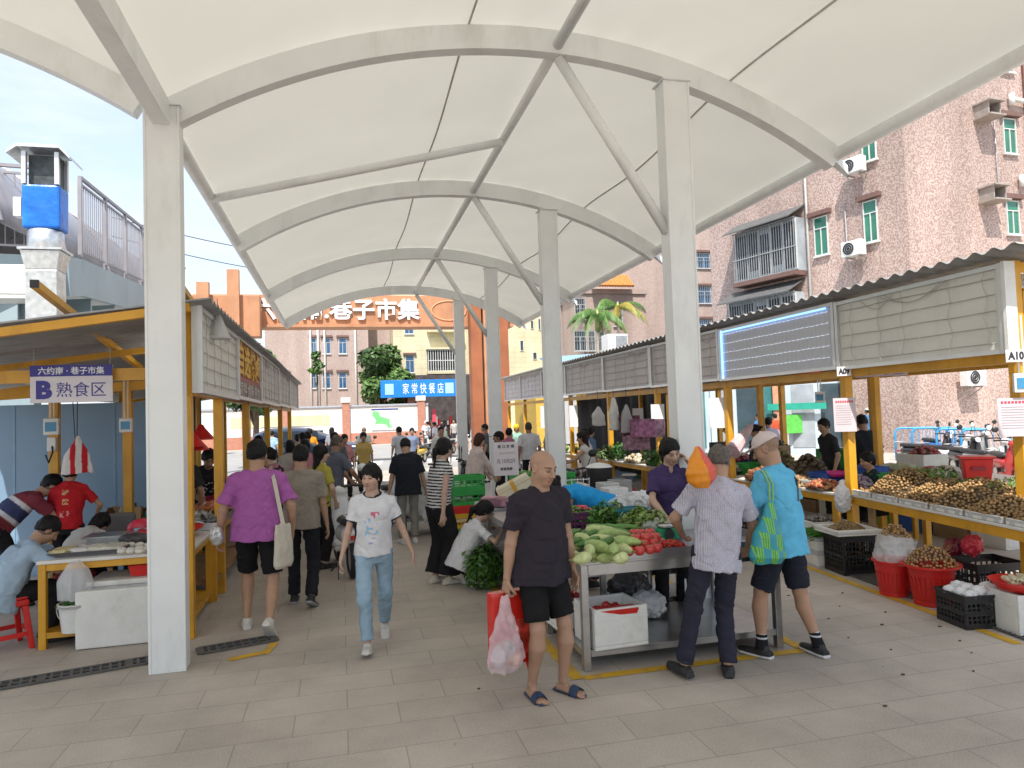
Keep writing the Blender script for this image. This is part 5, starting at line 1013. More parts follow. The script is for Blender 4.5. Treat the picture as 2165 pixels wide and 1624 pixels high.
    # ---- top
    if top:
        tc_ = np.array(top['c']); S = SDF(); hem = top.get('hem', -.06)*s; lo = top.get('loose', 1.0); slv = top.get('sleeve', .62); b_ = .012 if fm else 0
        S.loft(pel, C_, ps, [(hem-.05*s, .184*s*B*lo, .143*s*B*lo), (.04*s, .168*s*B*lo, .130*s*B*lo), (.14*s, .160*s*B*lo, .123*s*B*lo, b_*.3*s), (.27*s, .163*s*(.4+.6*B)*lo**.5, .121*s*B, b_*s), (.36*s, .156*s*(.4+.6*B), .115*s, b_*s), (.43*s, .12*s, .085*s)], k=.03*s, flat=False)
        S.loft(C_-u2*.14*s, Nk+u2*.08*s, side, [(0, .10*s, .08*s), (.08*s, .150*s*(.4+.6*B), .112*s*B), (.20*s, .164*s, .116*s, b_*s), (.29*s, .150*s, .098*s), (.345*s, .095*s, .075*s), (.385*s, .066*s, .062*s)], k=.06*s, flat=False); S.cut(pel+u1*hem, -u1)
        if fm:
            for q in (-1, 1): S.ell(C_+u2*.10*s+side*q*.07*s+fwd*.075*s, V3(.065, .055, .06)*s, k=.05*s)
        for q in (-1, 1):
            L1 = np.linalg.norm(el[q]-sh[q]); S.cap(Nk-u2*.030*s-side*q*-.02*s, sh[q]+u2*.004*s, .058*s, .062*s*ar, k=.045*s); S.ell(sh[q]-side*q*.05*s-u2*.05*s, V3(.07, .085, .09)*s*ar, np.stack([side, fwd, u2], 1), k=.05*s)
            if slv > 0:
                sl1 = min(1, slv)*L1; S.loft(sh[q]-nrm(el[q]-sh[q])*.01*s, el[q], fwd, [(0, .064*s*ar, .064*s*ar), (sl1*.6, .068*s*ar, .067*s*ar), (sl1, .070*s*ar*top.get('cuff', 1), .069*s*ar*top.get('cuff', 1))], k=.03*s, flat=slv <= 1)
                if slv > 1: S.cap(el[q], el[q], .055*s, k=.03*s); L2 = np.linalg.norm(wr[q]-el[q]); S.loft(el[q], wr[q], fwd, [(0, .055*s, .055*s), (L2*.5, .05*s, .05*s), (L2*(slv-1), .043*s, .042*s)], k=.02*s)
        nd = top.get('neck', .058); S.ell(Nk+u2*.012*s+fwd*.035*s, V3(nd, nd*1.05, .045)*s, np.stack([side, fwd, u2], 1), k=.004, op='s')
        if top.get('collar'): S.loft(Nk-u2*.03*s, Nk+u2*.05*s, side, [(0, .080*s, .076*s), (.045*s, .068*s, .066*s, .006*s)], k=.006); S.ell(Nk+u2*.02*s+fwd*.085*s, V3(.026, .045, .08)*s, np.stack([side, fwd, u2], 1), k=.004, op='s')
        am = .0092*top.get('fold', 1)
        if lod < 2: S.noise = lambda P: am*s*(vnoise(P+.35*P[:, [2, 0, 1]], (10, 10, 6), seed+6)+.6*vnoise(P-.5*P[:, [2, 2, 0]], (20, 20, 10), seed+7)+.9*np.maximum(0, .22-np.abs(vnoise(P+.9*P[:, [2, 0, 1]], (7, 9, 8), seed+8)))*3-.9*np.maximum(0, .16-np.abs(vnoise(P-.8*P[:, [2, 2, 0]], (8, 8, 11), seed+9)))*3)
        def tcol(V):
            c = np.tile(tc_, (len(V), 1)); d = (V-pel)@u1/s; x = (V-pel)@ps/s; y = (V-Nk)@fwd/s; armd = np.minimum(*[np.linalg.norm(V-sh[q], axis=1) for q in (-1, 1)])
            dn = np.where(np.abs(x) > .19, -1, d)
            if top.get('stripes'):
                per, c2, fr = top['stripes']; m = ((d % per) < per*fr); c[m] = c2
            if top.get('bands'):
                for z0_, z1_, cc in top['bands']: c[(d >= z0_) & (d < z1_)] = cc
            if top.get('pin'): per, c2 = top['pin']; ang = np.arctan2((V-pel)@np.cross(ps, u1), x*s)*.15; m = (((x if 1 else ang)+.0*d) % per) < per*.45; c[m] = c2
            if top.get('trim') is not None:
                ct = np.array(top['trim']); rn = np.linalg.norm((V-(Nk+u2*.012*s+fwd*.035*s))@np.stack([side, fwd, u2], 1)/(V3(nd, nd*1.05, .045)*s), axis=1); c[rn < 1.26] = ct
                for q in (-1, 1): a_ = (V-sh[q])@nrm(el[q]-sh[q]); r_ = np.linalg.norm((V-sh[q])-a_[:, None]*nrm(el[q]-sh[q]), axis=1); c[(a_ > np.linalg.norm(el[q]-sh[q])*slv-.022*s) & (r_ < .09*s) & (np.abs(x) > .1)] = ct
            if top.get('print'):
                for (x0, z0_, x1, z1_, cc, dens) in top['print']:
                    m = (x > x0) & (x < x1) & (d > z0_) & (d < z1_) & ((y > -.02) if not top.get('backprint') else (y < 0)); nn = vnoise(V, (50, 50, 50), 12) if dens < 1 else np.ones(len(V)); c[m & (nn > 1-2*dens)] = cc
            if top.get('floral'): n_ = vnoise(V, (22, 22, 22), 9); c[n_ > .15] = (.02, .02, .025); c[n_ < -.35] = (.5, .3, .3)
            return c
        sdf_obj(top.get('name', 'shirt'), S, min(v, .0055) if (top.get('pin') or top.get('print')) else v, CLOTH, t, tcol)
        if top.get('vest'): pass
    # ---- shoes
    if shoe:
        kind, sc_ = shoe[0], np.array(shoe[1])
        for q in (-1, 1):
            S = SDF(); f = fd[q]; lat = np.cross(f, V3(0, 0, 1)); lat = nrm(lat); up = np.cross(lat, f); a = ank[q]-up*.075*s
            Rm = np.stack([lat, f, up], 1)
            if kind == 'slides':
                S.loft(a-f*.075*s+up*.008*s, a+f*.19*s+up*.008*s, lat, [(0, .030*s, .011*s), (.03*s, .039*s, .012*s), (.15*s, .046*s, .012*s), (.225*s, .046*s, .012*s), (.26*s, .028*s, .011*s)], k=.0, flat=False)
                S.loft(a+f*.08*s+up*.018*s, a+f*.15*s+up*.014*s, lat, [(0, .050*s, .050*s), (.035*s, .051*s, .046*s), (.07*s, .050*s, .037*s)], k=.004); S.loft(a+f*.06*s+up*.018*s, a+f*.17*s+up*.014*s, lat, [(0, .043*s, .044*s), (.05*s, .045*s, .040*s), (.11*s, .043*s, .031*s)], k=.002, op='s'); S.cut(a, -up)
            else:
                hi = .06 if kind == 'sneaker' else .035 if kind == 'slipon' else .05
                S.loft(a-f*.078*s+up*.028*s, a+f*.2*s+up*.026*s, lat, [(0, .030*s, .032*s), (.04*s, .038*s, .036*s), (.16*s, .046*s, .034*s), (.235*s, .043*s, .026*s), (.272*s, .026*s, .02*s)], k=.0, flat=False)
                S.loft(a+up*.02*s-f*.01*s, ank[q]+up*(hi-.045)*s, f, [(0, .062*s, .040*s), (np.linalg.norm(ank[q]+up*(hi-.045)*s-a-up*.02*s), .048*s, .041*s)], k=.02*s)
                S.loft(a-f*.082*s+up*.013*s, a+f*.205*s+up*.013*s, lat, [(0, .034*s, .014*s), (.05*s, .042*s, .015*s), (.16*s, .050*s, .015*s), (.25*s, .046*s, .014*s), (.284*s, .026*s, .012*s)], k=.002*s, flat=False); S.cut(a-up*.0*s, -up)
            def scol(V):
                c = np.tile(sc_, (len(V), 1)); h = (V-a)@up/s
                if len(shoe) > 2: c[h < .026] = shoe[2]
                return c
            sdf_obj('shoe' if kind != 'slides' else 'slide_sandal', S, [.0045, .007, .014][lod], SHOEM, t, scol)
            if kind == 'socks' or (len(shoe) > 3 and shoe[3]):
                S = SDF(); S.loft(ank[q]-up*.01*s, knee[q], f, [(0, .052*s, .046*s), (.05*s, .045*s, .042*s), (.115*s, .041*s, .039*s)], k=.0)
                sdf_obj('sock', S, .006, CLOTH, t, lambda V: np.where((((V-ank[q])@up/s) % .034 < .012)[:, None] & (((V-ank[q])@up/s) > .05)[:, None], np.array([.6, .6, .6]), np.array([.015, .015, .018])))
    return info
HB = (.010, .009, .009); TAN = (.40, .235, .15); FAIR = (.50, .32, .235); BRN = (.30, .165, .10)
BLK = (.018, .018, .021); NAVY = (.022, .024, .038)
# ---- near people
P_bald = person('bald man in dark tee and black shorts holding red and pink bags', (1.32, 4.78), -156, 1.665, 'm', (.40, .235, .155), ('bald', (.10, .075, .06)),
    dict(c=(.030, .025, .034), sleeve=.70, hem=-.115, loose=1.08, fold=1.2, neck=.064), ('shorts', (.012, .012, .013), .92), ('slides', (.022, .045, .10)),
    dict(lean=(2, 0, 3), rh=(.27, -.05, .80), rhp=(.3, -1, 0), rcurl=.9, rgrip=True, lh=(-.26, .05, .82), head=(6, -14, 0), lf=(-.12, .06, .075, 10, 0), rf=(.10, -.02, .075, -14, 0)), 0, fat=1.24, seed=1)
P_wom = person('woman in white ringer tee and pale jeans walking towards the camera', (.25, 6.25), 174, 1.55, 'f', FAIR, ('pony', HB, 'fringe'),
    dict(c=(.66, .66, .68), sleeve=.66, hem=-.05, loose=1.06, trim=(.02, .02, .03), neck=.074, print=[(-.06, .14, .07, .30, (.25, .5, .72), .38), (-.07, .30, .05, .36, (.6, .15, .25), .40), (-.05, .06, .05, .13, (.4, .35, .6), .3)]), ('jeans', (.27, .39, .49), .9), ('sneaker', (.55, .53, .50), (.6, .58, .55)),
    dict(lean=(2, 0, 2), twist=6, lh=(-.36, -.02, .83), rh=(.30, .08, .80), rhp=(.6, -1, 0), rcurl=.9, lcurl=.45, head=(-26, -4, 0), rf=(.06, .22, .075, 0, 12), lf=(-.07, -.30, .125, 6, -28), pel=(0, 0, .895)), 0, seed=2)
P_pur = person('man in purple tee and black shorts walking away with a cream tote bag', (-.78, 7.06), -4, 1.77, 'm', (.43, .25, .16), ('short', HB),
    dict(c=(.37, .115, .35), sleeve=.85, hem=-.10, loose=1.14, cuff=1.12, fold=1.15), ('shorts', (.012, .012, .014), .95), ('sneaker', (.60, .57, .52), (.62, .60, .56)),
    dict(lh=(-.33, .02, .84), rh=(.29, .10, .86), rhp=(.8, -1, 0), lf=(-.12, .10, .075, 10, 0), rf=(.14, -.30, .14, -8, -42), pel=(0, 0, .90), lcurl=.8, head=(-8, -6, 0)), 0, fat=1.16, seed=3)
P_bei = person('man in beige polo and dark trousers walking away beside the purple tee', (-.43, 7.85), -8, 1.665, 'm', TAN, ('short', HB),
    dict(c=(.27, .235, .19), sleeve=.80, hem=-.10, loose=1.10, collar=True, cuff=1.1), ('trousers', (.017, .018, .023)), ('sneaker', (.03, .03, .035), (.3, .3, .3)),
    dict(lh=(-.28, .1, .85), rh=(.27, .05, .80), lf=(-.11, .12, .075, 6, 0), rf=(.12, -.16, .11, -10, -26), head=(-5, -8, 0)), 0, fat=1.06, seed=4)
P_str = person('woman in black and white striped top and wide black trousers standing side on', (1.08, 8.25), -68, 1.67, 'f', FAIR, ('pony', HB),
    dict(c=(.62, .61, .60), sleeve=.28, hem=-.03, loose=1.0, stripes=(.036, (.018, .018, .022), .48)), ('wide', (.014, .013, .015), .9), ('sneaker', (.60, .56, .47), (.6, .56, .48)),
    dict(lean=(4, 0, 8), lh=(-.22, .12, .80), rh=(.20, -.06, .82), head=(18, -16, 0), lf=(-.09, -.02, .075, 10, 0), rf=(.09, .06, .075, -6, 0)), 0, seed=5)
P_sq = person('woman in white tee squatting with a phone beside the vegetable table', (1.42, 8.05), -82, 1.60, 'f', FAIR, ('pony', HB),
    dict(c=(.66, .66, .68), sleeve=.75, hem=-.09, loose=1.12), ('leggings', (.013, .013, .015)), ('sneaker', (.62, .61, .6), (.6, .6, .58)),
    dict(pel=(0, -.16, .30), lean=(24, 0, 32), lh=(-.16, .30, .62), rh=(.20, .34, .64), lf=(-.12, -.02, .075, 8, 0), rf=(.12, .02, .075, -8, 0), kpole=(0, 1, .9), rcurl=.9, lcurl=.8, head=(-12, -22, 0)), 0, seed=6)
P_pol = person('woman vendor in purple polo touching her forehead behind the vegetable table', (2.99, 6.22), 170, 1.66, 'f', FAIR, ('pony', HB),
    dict(c=(.060, .040, .115), sleeve=.78, hem=-.08, loose=1.04, collar=True, neck=.07), ('trousers', BLK), ('slipon', BLK),
    dict(lean=(8, 0, 12), rh=(.14, .42, .98), rhp=(1, -.4, -.2), rhd=(-.25, .8, -.55), rhn=(0, -.3, -1), rht=(-1, 0, .1), rcurl=.35, lh=(-.17, .17, 1.44), lhp=(-.8, .2, -1), lhd=(.5, -.15, .8), lhn=(.5, -.8, 0), lht=(.3, .5, .6), lcurl=.5, head=(12, -16, 8)), 0, seed=7)
P_pin = person('grey haired man in pinstriped shirt and navy trousers at the vegetable table, back turned', (2.58, 4.70), -8, 1.66, 'm', TAN, ('cropped', (.11, .095, .085)),
    dict(c=(.50, .48, .54), sleeve=.80, hem=-.145, loose=1.06, collar=True, pin=(.014, (.36, .35, .44)), cuff=1.1, fold=1.25), ('trousers', (.028, .028, .045), .97), ('slipon', (.022, .022, .024)),
    dict(lean=(5, 8, 10), pel=(.04, 0, .915), rh=(.36, .20, .84), rhp=(1, -.6, .1), rhd=(-.75, .5, -.1), rhn=(-.2, .2, .9), rht=(0, .2, 1), rcurl=.9, lh=(-.12, .30, 1.0), lhp=(-1, -.5, -.1), head=(-14, -26, 0), lf=(-.24, .02, .075, 16, 0), rf=(.09, 0, .075, -18, 0), lcurl=.7), 0, seed=8)
P_blu = person('man in bright blue polo and white cap standing at the table with a green bag', (3.28, 4.92), 30, 1.72, 'm', (.41, .235, .15), ('stubble', (.16, .10, .07)),
    dict(c=(.12, .44, .66), sleeve=.85, hem=-.145, loose=1.12, collar=True, cuff=1.1, fold=1.2), ('shorts', (.020, .022, .034), .98), ('sneaker', (.015, .015, .017), (.62, .62, .62), True),
    dict(lean=(3, 0, 6), rh=(.24, .16, .92), rhp=(1, -.7, 0), lh=(-.16, .26, 1.0), lhp=(-1, -.5, 0), head=(14, -20, 0), lf=(-.15, .10, .075, -4, 0), rf=(.16, -.20, .075, -26, 0), pel=(.0, -.03, .91)), 0, hat=('cap', (.62, .52, .50)), fat=1.08, seed=9)
P_boy = person('boy in pale blue tee sitting on a red stool at the dumpling table', (-2.92, 7.28), -58, 1.62, 'm', (.38, .215, .135), ('short', HB),
    dict(c=(.33, .43, .54), sleeve=.85, hem=-.13, loose=1.16, cuff=1.1, fold=1.2, print=[(-.12, .20, .12, .29, (.38, .50, .60), .45)], backprint=True), ('trousers', BLK), ('slipon', (.03, .03, .03)),
    dict(pel=(0, -.04, .50), lean=(22, 0, 38), lh=(-.06, .60, .80), rh=(.16, .52, .80), lhp=(-1, 0, -.5), lf=(-.12, .34, .075, 5, 0), rf=(.13, .30, .075, -5, 0), kpole=(0, 1, .6), head=(-2, -30, 0), lcurl=.8, rcurl=.8), 0, fat=1.12, seed=10)
# ---- vendors and shoppers of the left row
person('person with black hair bending behind the boy at the dumpling table', (-2.72, 8.25), -20, 1.5, 'f', TAN, ('bob', HB), dict(c=(.45, .44, .42), sleeve=.8, hem=-.1), ('trousers', BLK), ('slipon', BLK), dict(pel=(0, -.05, .62), lean=(42, 0, 60), lh=(-.1, .5, .75), rh=(.15, .5, .75), lf=(-.12, .2, .075, 5, 0), rf=(.13, .2, .075, -5, 0), kpole=(0, 1, .6), head=(0, -40, 0)), 1, seed=11)
person('man in maroon, white and navy striped shirt bending over at the left stall', (-3.55, 8.95), -62, 1.70, 'm', TAN, ('short', HB), dict(c=(.20, .035, .05), sleeve=.8, hem=-.10, loose=1.08, bands=[(.02, .12, (.22, .04, .05)), (.12, .17, (.6, .58, .6)), (.17, .30, (.045, .055, .13)), (.30, .35, (.6, .58, .6)), (-.2, .02, (.08, .09, .16))]), ('trousers', BLK), ('slipon', BLK), dict(lean=(46, 0, 58), pel=(0, -.15, .88), lh=(-.12, .62, .75), rh=(.15, .62, .75), head=(0, -15, 0)), 1, fat=1.1, seed=12)
person('woman in red printed tee with her back turned under the hanging bag', (-3.02, 9.02), 6, 1.56, 'f', TAN, ('bun', HB), dict(c=(.50, .018, .025), sleeve=.75, hem=-.06, print=[(-.05, .36, .02, .42, (.6, .38, .18), .45), (-.04, .24, .03, .31, (.6, .4, .2), .45), (-.06, .09, .04, .16, (.6, .35, .3), .45)], backprint=True), ('trousers', BLK), ('slipon', BLK), dict(lean=(10, 0, 14), lh=(-.15, .3, .95), rh=(.25, .28, .95), rhp=(1, -.5, 0), head=(0, -20, 0)), 1, seed=13)
person('food vendor in dark tee and black cap behind the cooked meat counter', (-2.02, 9.7), -150, 1.70, 'm', BRN, ('short', HB), dict(c=(.030, .030, .028), sleeve=.8, hem=-.12, loose=1.12), ('trousers', BLK), ('slipon', BLK), dict(lean=(6, 0, 8), rh=(.14, .36, 1.02), rhp=(1, -.4, -.2), lh=(-.2, .3, 1.0), head=(20, -12, 0)), 1, hat=('cap', (.015, .015, .017)), fat=1.1, seed=14)
person('vendor in black tee with white print bowing her head behind the yellow post', (-1.80, 10.4), -160, 1.64, 'f', BRN, ('bun', HB), dict(c=(.016, .015, .018), sleeve=.8, print=[(-.08, .16, .08, .32, (.6, .6, .6), .33), (-.1, -.05, .1, .12, (.35, .03, .08), 1)]), ('trousers', BLK), ('slipon', BLK), dict(lean=(14, 0, 22), rh=(.14, .4, .95), lh=(-.15, .4, .95), head=(0, -30, 0)), 1, seed=15)
person('woman in floral blouse with tied up hair at the cooked food counter', (lambda p: (p.x, p.y))(AY(576, 950, 10.9)), 30, 1.55, 'f', FAIR, ('bun', HB), dict(c=(.35, .16, .19), sleeve=.5, floral=True, neck=.075), ('trousers', BLK), ('slipon', BLK), dict(head=(30, -22, 0)), 1, seed=16)
person('woman in olive yellow blouse with long ponytail looking right in the crowd', (lambda p: (p.x, p.y))(AY(672, 950, 9.7)), -52, 1.60, 'f', FAIR, ('long', HB), dict(c=(.36, .31, .055), sleeve=.8, loose=1.05), ('trousers', BLK), ('slipon', BLK), dict(lh=(-.16, .25, 1.0), rh=(.22, .12, .90), rhp=(1, -.6, 0), head=(-20, -4, 0)), 1, fat=1.05, seed=17)
person('man in grey tee and glasses standing beyond the olive yellow blouse', (lambda p: (p.x, p.y))(AY(706, 950, 11.6)), -58, 1.68, 'm', BRN, ('cropped', (.10, .08, .07)), dict(c=(.115, .13, .16), sleeve=.82, hem=-.12), ('shorts', (.06, .06, .065), .95), ('slides', BLK), dict(rh=(.2, .33, .95), lh=(-.1, .36, .95), rhp=(1, -.5, 0), head=(0, -12, 0)), 1, seed=18)
# ---- middle distance
person('man in black tee and grey trousers seen from behind, head bowed', (.98, 11.05), 4, 1.62, 'm', TAN, ('short', HB), dict(c=(.016, .018, .024), sleeve=.85, hem=-.14, loose=1.14), ('trousers', (.24, .23, .21)), ('sneaker', (.6, .6, .6), (.6, .6, .6)), dict(head=(0, -34, 0), lean=(4, 0, 12), rh=(.30, .03, .80), lh=(-.3, .03, .82)), 1, fat=1.08, seed=19)
person('woman in pale pink sweater and black trousers at the green crates', (2.25, 12.3), -72, 1.62, 'f', FAIR, ('bob', (.05, .022, .014)), dict(c=(.58, .47, .43), sleeve=1.85, hem=-.02, loose=1.16), ('trousers', (.014, .014, .016)), ('slipon', BLK), dict(lean=(6, 0, 12), rh=(.16, .34, .86), lh=(-.12, .36, .88), head=(0, -18, 0)), 1, fat=1.08, seed=20)
person('person in black cap facing the woman in pink sweater', (2.95, 13.2), 80, 1.60, 'm', BRN, ('short', HB), dict(c=(.06, .03, .03), sleeve=.9), ('trousers', BLK), ('slipon', BLK), None, 2, hat=('cap', (.015, .015, .018)), seed=21)
person('man in white tee walking towards the camera behind the striped top', (2.55, 18.6), 172, 1.66, 'm', TAN, ('short', HB), dict(c=(.66, .65, .63), sleeve=.85), ('trousers', (.10, .08, .06)), ('slipon', BLK), dict(lf=(-.1, .15, .075, 5, 0), rf=(.1, -.12, .075, -5, 0), head=(10, 0, 0)), 1, seed=22)
person('man in white shirt and black trousers standing back turned left of the column', (4.38, 16.5), -4, 1.72, 'm', BRN, ('cropped', (.06, .05, .045)), dict(c=(.58, .56, .58), sleeve=.82, hem=-.1, collar=True, loose=1.08), ('trousers', BLK), ('slipon', BLK), None, 1, fat=1.05, seed=23)
P_rider = person('long haired woman in white sleeveless top astride a white scooter', (4.33, 12.1), 62, 1.62, 'f', TAN, ('long', (.018, .010, .009)), dict(c=(.62, .58, .55), sleeve=.12, hem=.02, loose=1.02), ('trousers', (.016, .017, .022)), ('slipon', BLK), dict(lean=(8, 0, 12), lh=(-.26, .50, 1.05), rh=(.26, .50, 1.05), lf=(-.24, .03, .075, 10, 0), rf=(.24, .03, .075, -10, 0), pel=(0, 0, .88), head=(6, -8, 0)), 1, seed=24)
person('woman in white top on the far side of the long haired scooter rider', (4.75, 13.4), 75, 1.60, 'f', BRN, ('bob', HB), dict(c=(.6, .58, .55), sleeve=.6), ('trousers', BLK), ('slipon', BLK), dict(head=(10, -20, 0)), 1, seed=25)
person('vendor in bright blue vest bending down beyond the vegetable table', (2.62, 7.45), 78, 1.62, 'f', TAN, ('bun', HB), dict(c=(.02, .30, .66), sleeve=.15, hem=-.05, loose=1.1), ('trousers', (.05, .02, .06)), ('slipon', BLK), dict(lean=(64, 0, 74), pel=(0, -.2, .92), lh=(-.14, .42, .36), rh=(.14, .42, .36), head=(0, -5, 0)), 1, fat=1.12, seed=26)
person('man with dark hair in profile just right of the front column', (4.40, 8.7), -72, 1.70, 'm', TAN, ('short', HB), dict(c=(.10, .10, .12), sleeve=.85), ('trousers', BLK), ('slipon', BLK), dict(head=(6, -10, 0)), 1, seed=27)
# ---- people of the right row
c = AX(1848, 985, 6.75); person('woman vendor with tied back hair sitting behind the longan heap', (c.x, c.y), 74, 1.56, 'f', TAN, ('bun', HB), dict(c=(.02, .035, .035), sleeve=1.8), ('trousers', BLK), ('slipon', BLK), dict(pel=(0, -.05, .62), lean=(10, 0, 12), lh=(-.15, .35, .85), rh=(.15, .35, .85), lf=(-.12, .34, .075, 5, 0), rf=(.13, .3, .075, -5, 0), kpole=(0, 1, .6), head=(10, -6, 0)), 1, seed=28)
c = AX(1830, 950, 8.55); person('man in black tee standing back turned behind the longan stall', (c.x, c.y), -10, 1.72, 'm', BRN, ('short', HB), dict(c=(.016, .018, .024), sleeve=.85, hem=-.1, loose=1.1), ('trousers', BLK), ('slipon', BLK), dict(head=(0, -25, 0)), 1, fat=1.12, seed=29)
c = AX(1605, 950, 7.2); person('vendor in wide black hat beside the folded umbrella', (c.x, c.y), 100, 1.6, 'f', TAN, ('short', HB), dict(c=(.05, .04, .04), sleeve=1.8), ('trousers', BLK), ('slipon', BLK), dict(head=(0, -20, 0)), 1, hat=('brim', (.02, .02, .02)), seed=30)
c = G(1628, 1010); person('man in lavender shirt back turned among the far right stalls', (AX(1628, 950, 9.6).x, AX(1628, 950, 9.6).y), -20, 1.66, 'm', TAN, ('short', HB), dict(c=(.42, .38, .46), sleeve=.85), ('trousers', BLK), ('slipon', BLK), None, 2, seed=31)
for (px, Y, cc, lb, hh, ht) in ((1640, 24, (.42, .07, .03), 'person in rust red top in front of the pale shops', 1.62, None), (1678, 27, (.6, .6, .58), 'person in white top facing the camera by the green board', 1.64, None), (1606, 23, (.05, .14, .3), 'person in dark blue top by the far yellow post', 1.66, None), (1838, 23, (.05, .15, .32), 'worker in blue uniform and pale hat by the shop front', 1.72, ('brim', (.6, .55, .45)))):
    p = AY(px, 900, Y); person(lb, (p.x, p.y), 10 if 'facing' not in lb else 170, hh, 'm', TAN, ('short', HB), dict(c=cc, sleeve=.9), ('trousers', (.05, .05, .06)), ('slipon', BLK), None, 2, hat=ht, seed=int(px))
for (x, y, f, sx, hr, tc_, bc, lb) in ((8.0, 10.4, 80, 'm', 'short', (.03, .03, .035), BLK, 'vendor in black tee behind the dark yam heap'), (7.9, 13.3, 60, 'f', 'bun', (.30, .05, .07), BLK, 'vendor in maroon top behind the fourth right counter'), (5.3, 14.9, -70, 'f', 'pony', (.10, .16, .28), (.02, .02, .03), 'shopper in blue grey top bending over the fourth right counter'), (5.35, 17.9, -60, 'm', 'short', (.35, .33, .30), BLK, 'shopper in light grey tee at the sixth right counter'), (7.6, 16.6, 90, 'm', 'short', (.06, .09, .07), BLK, 'vendor in dark green tee behind the fifth right counter'), (-.62, 13.2, 10, 'f', 'bob', (.45, .18, .22), BLK, 'woman in rose top walking far down the left aisle'), (-.15, 15.0, -10, 'm', 'short', (.10, .11, .13), BLK, 'man in charcoal tee far down the left aisle'), (-.75, 17.0, 5, 'm', 'short', (.45, .44, .40), (.1, .1, .11), 'man in stone coloured shirt far down the left aisle'), (.55, 18.5, 175, 'f', 'pony', (.5, .36, .12), BLK, 'woman in mustard top walking towards the market from the road'), (3.4, 15.2, 20, 'f', 'bob', (.16, .10, .20), BLK, 'woman in dark plum top between the middle columns')):
    person(lb, (x, y), f, 1.60 if sx == 'f' else 1.68, sx, TAN, (hr, HB), dict(c=tc_, sleeve=.85), ('trousers', bc), ('slipon', BLK), dict(head=(10, -14, 0), lean=(4, 0, 8), lf=(-.1, .1, .075, 6, 0), rf=(.1, -.1, .08, -6, -8)), 1 if y < 14 else 2, seed=int(y*9))
for (px, Y, f, hr, sx, tc_, lb) in ((548, 14.5, 15, 'short', 'm', (.33, .30, .27), 'man in taupe tee behind the floral blouse'), (612, 13.6, -10, 'bob', 'f', (.55, .5, .45), 'woman in cream top with short bob beyond the beige polo'), (642, 16.5, 20, 'short', 'm', (.08, .12, .22), 'man in navy tee among the far left shoppers'), (728, 17.5, -170, 'bun', 'f', (.55, .25, .25), 'woman in coral top facing the camera by the road'), (846, 21, 20, 'short', 'm', (.5, .5, .52), 'man in pale grey tee beyond the black tee'), (872, 24, 170, 'pony', 'f', (.16, .2, .3), 'woman in slate top facing the camera past the covered cart'), (940, 27, 60, 'short', 'm', (.2, .24, .2), 'man in moss green tee by the far scooters'), (978, 24, 160, 'bob', 'f', (.6, .57, .5), 'woman in ivory top between the far columns'), (1030, 20, 70, 'short', 'm', (.12, .12, .14), 'man in graphite tee left of the gate posts'), (1075, 17.5, -60, 'bun', 'f', (.4, .12, .2), 'woman in berry top right of the gate posts')):
    p = AY(px, 950, Y); person(lb, (p.x, p.y), f, 1.58 if sx == 'f' else 1.67, sx, TAN, (hr, HB), dict(c=tc_, sleeve=.85), ('trousers', BLK), ('slipon', BLK), dict(head=(8, -10, 0), lf=(-.1, .1, .075, 6, 0), rf=(.1, -.1, .08, -6, -8)), 2, seed=px)
# ---- far people by the road and the gate
for (px, Y, f, sx, hs_, tc_, bc, lb, hh, kw) in (
    (702, 27, -10, 'f', 'long', (.22, .23, .26), (.06, .06, .07), 'long haired woman in grey top walking towards the blue car', 1.66, {}),
    (735, 25.4, -5, 'm', 'short', (.66, .66, .66), (.02, .02, .02), 'small child in white vest and black shorts on the road', 1.05, dict(bot=('shorts', (.02, .02, .022), .8))),
    (657, 24, 40, 'm', 'short', (.75, .27, .02), (.1, .1, .1), 'person in bright orange top in the crowd before the blue car', 1.68, {}),
    (630, 20, 20, 'f', 'bun', (.42, .35, .25), (.1, .1, .1), 'woman in beige top with dark tied hair near the far stall posts', 1.58, {}),
    (770, 26, -12, 'm', 'stubble', (.12, .14, .13), (.03, .03, .04), 'man in grey green vest sitting on a scooter on the road', 1.64, {}),
    (906, 40, 70, 'm', 'short', (.35, .36, .42), (.05, .05, .06), 'person in grey shirt on the scooters left of the shop', 1.68, {}),
    (921, 34, 60, 'm', 'short', (.62, .63, .68), (.05, .05, .06), 'person in white shirt standing by the far scooters', 1.68, {}),
    (936, 39, 170, 'm', 'short', (.3, .3, .32), (.05, .05, .06), 'person in dark grey shirt in front of the shop', 1.68, {}),
    (902, 43, 170, 'm', 'short', (.6, .6, .6), (.05, .05, .06), 'person with white head cover on the far road', 1.7, dict(hat=('helmet', (.62, .6, .58)))),
    (962, 44, 150, 'm', 'short', (.4, .38, .36), (.05, .05, .06), 'person standing before the dark shop goods', 1.74, {}),
    (1001, 31, -80, 'f', 'bun', (.45, .52, .58), (.05, .05, .06), 'woman in pale blue top by the gate posts', 1.64, {}),
    (1093, 22, 175, 'f', 'bob', (.25, .42, .35), (.05, .05, .06), 'scooter rider in yellow helmet and white mask near the gate', 1.6, dict(hat=('helmet', (.7, .42, .02)))),
    (575, 28, -20, 'm', 'short', (.3, .45, .6), (.1, .1, .1), 'person in light blue top behind the left stall posts', 1.6, {})):
    p = AY(px, 950, Y); b_ = kw.pop('bot', ('trousers', bc)); person(lb, (p.x, p.y), f, hh, sx, TAN, (hs_, HB), dict(c=tc_, sleeve=.8), b_, ('slipon', BLK), None, 2, seed=int(px), **kw)
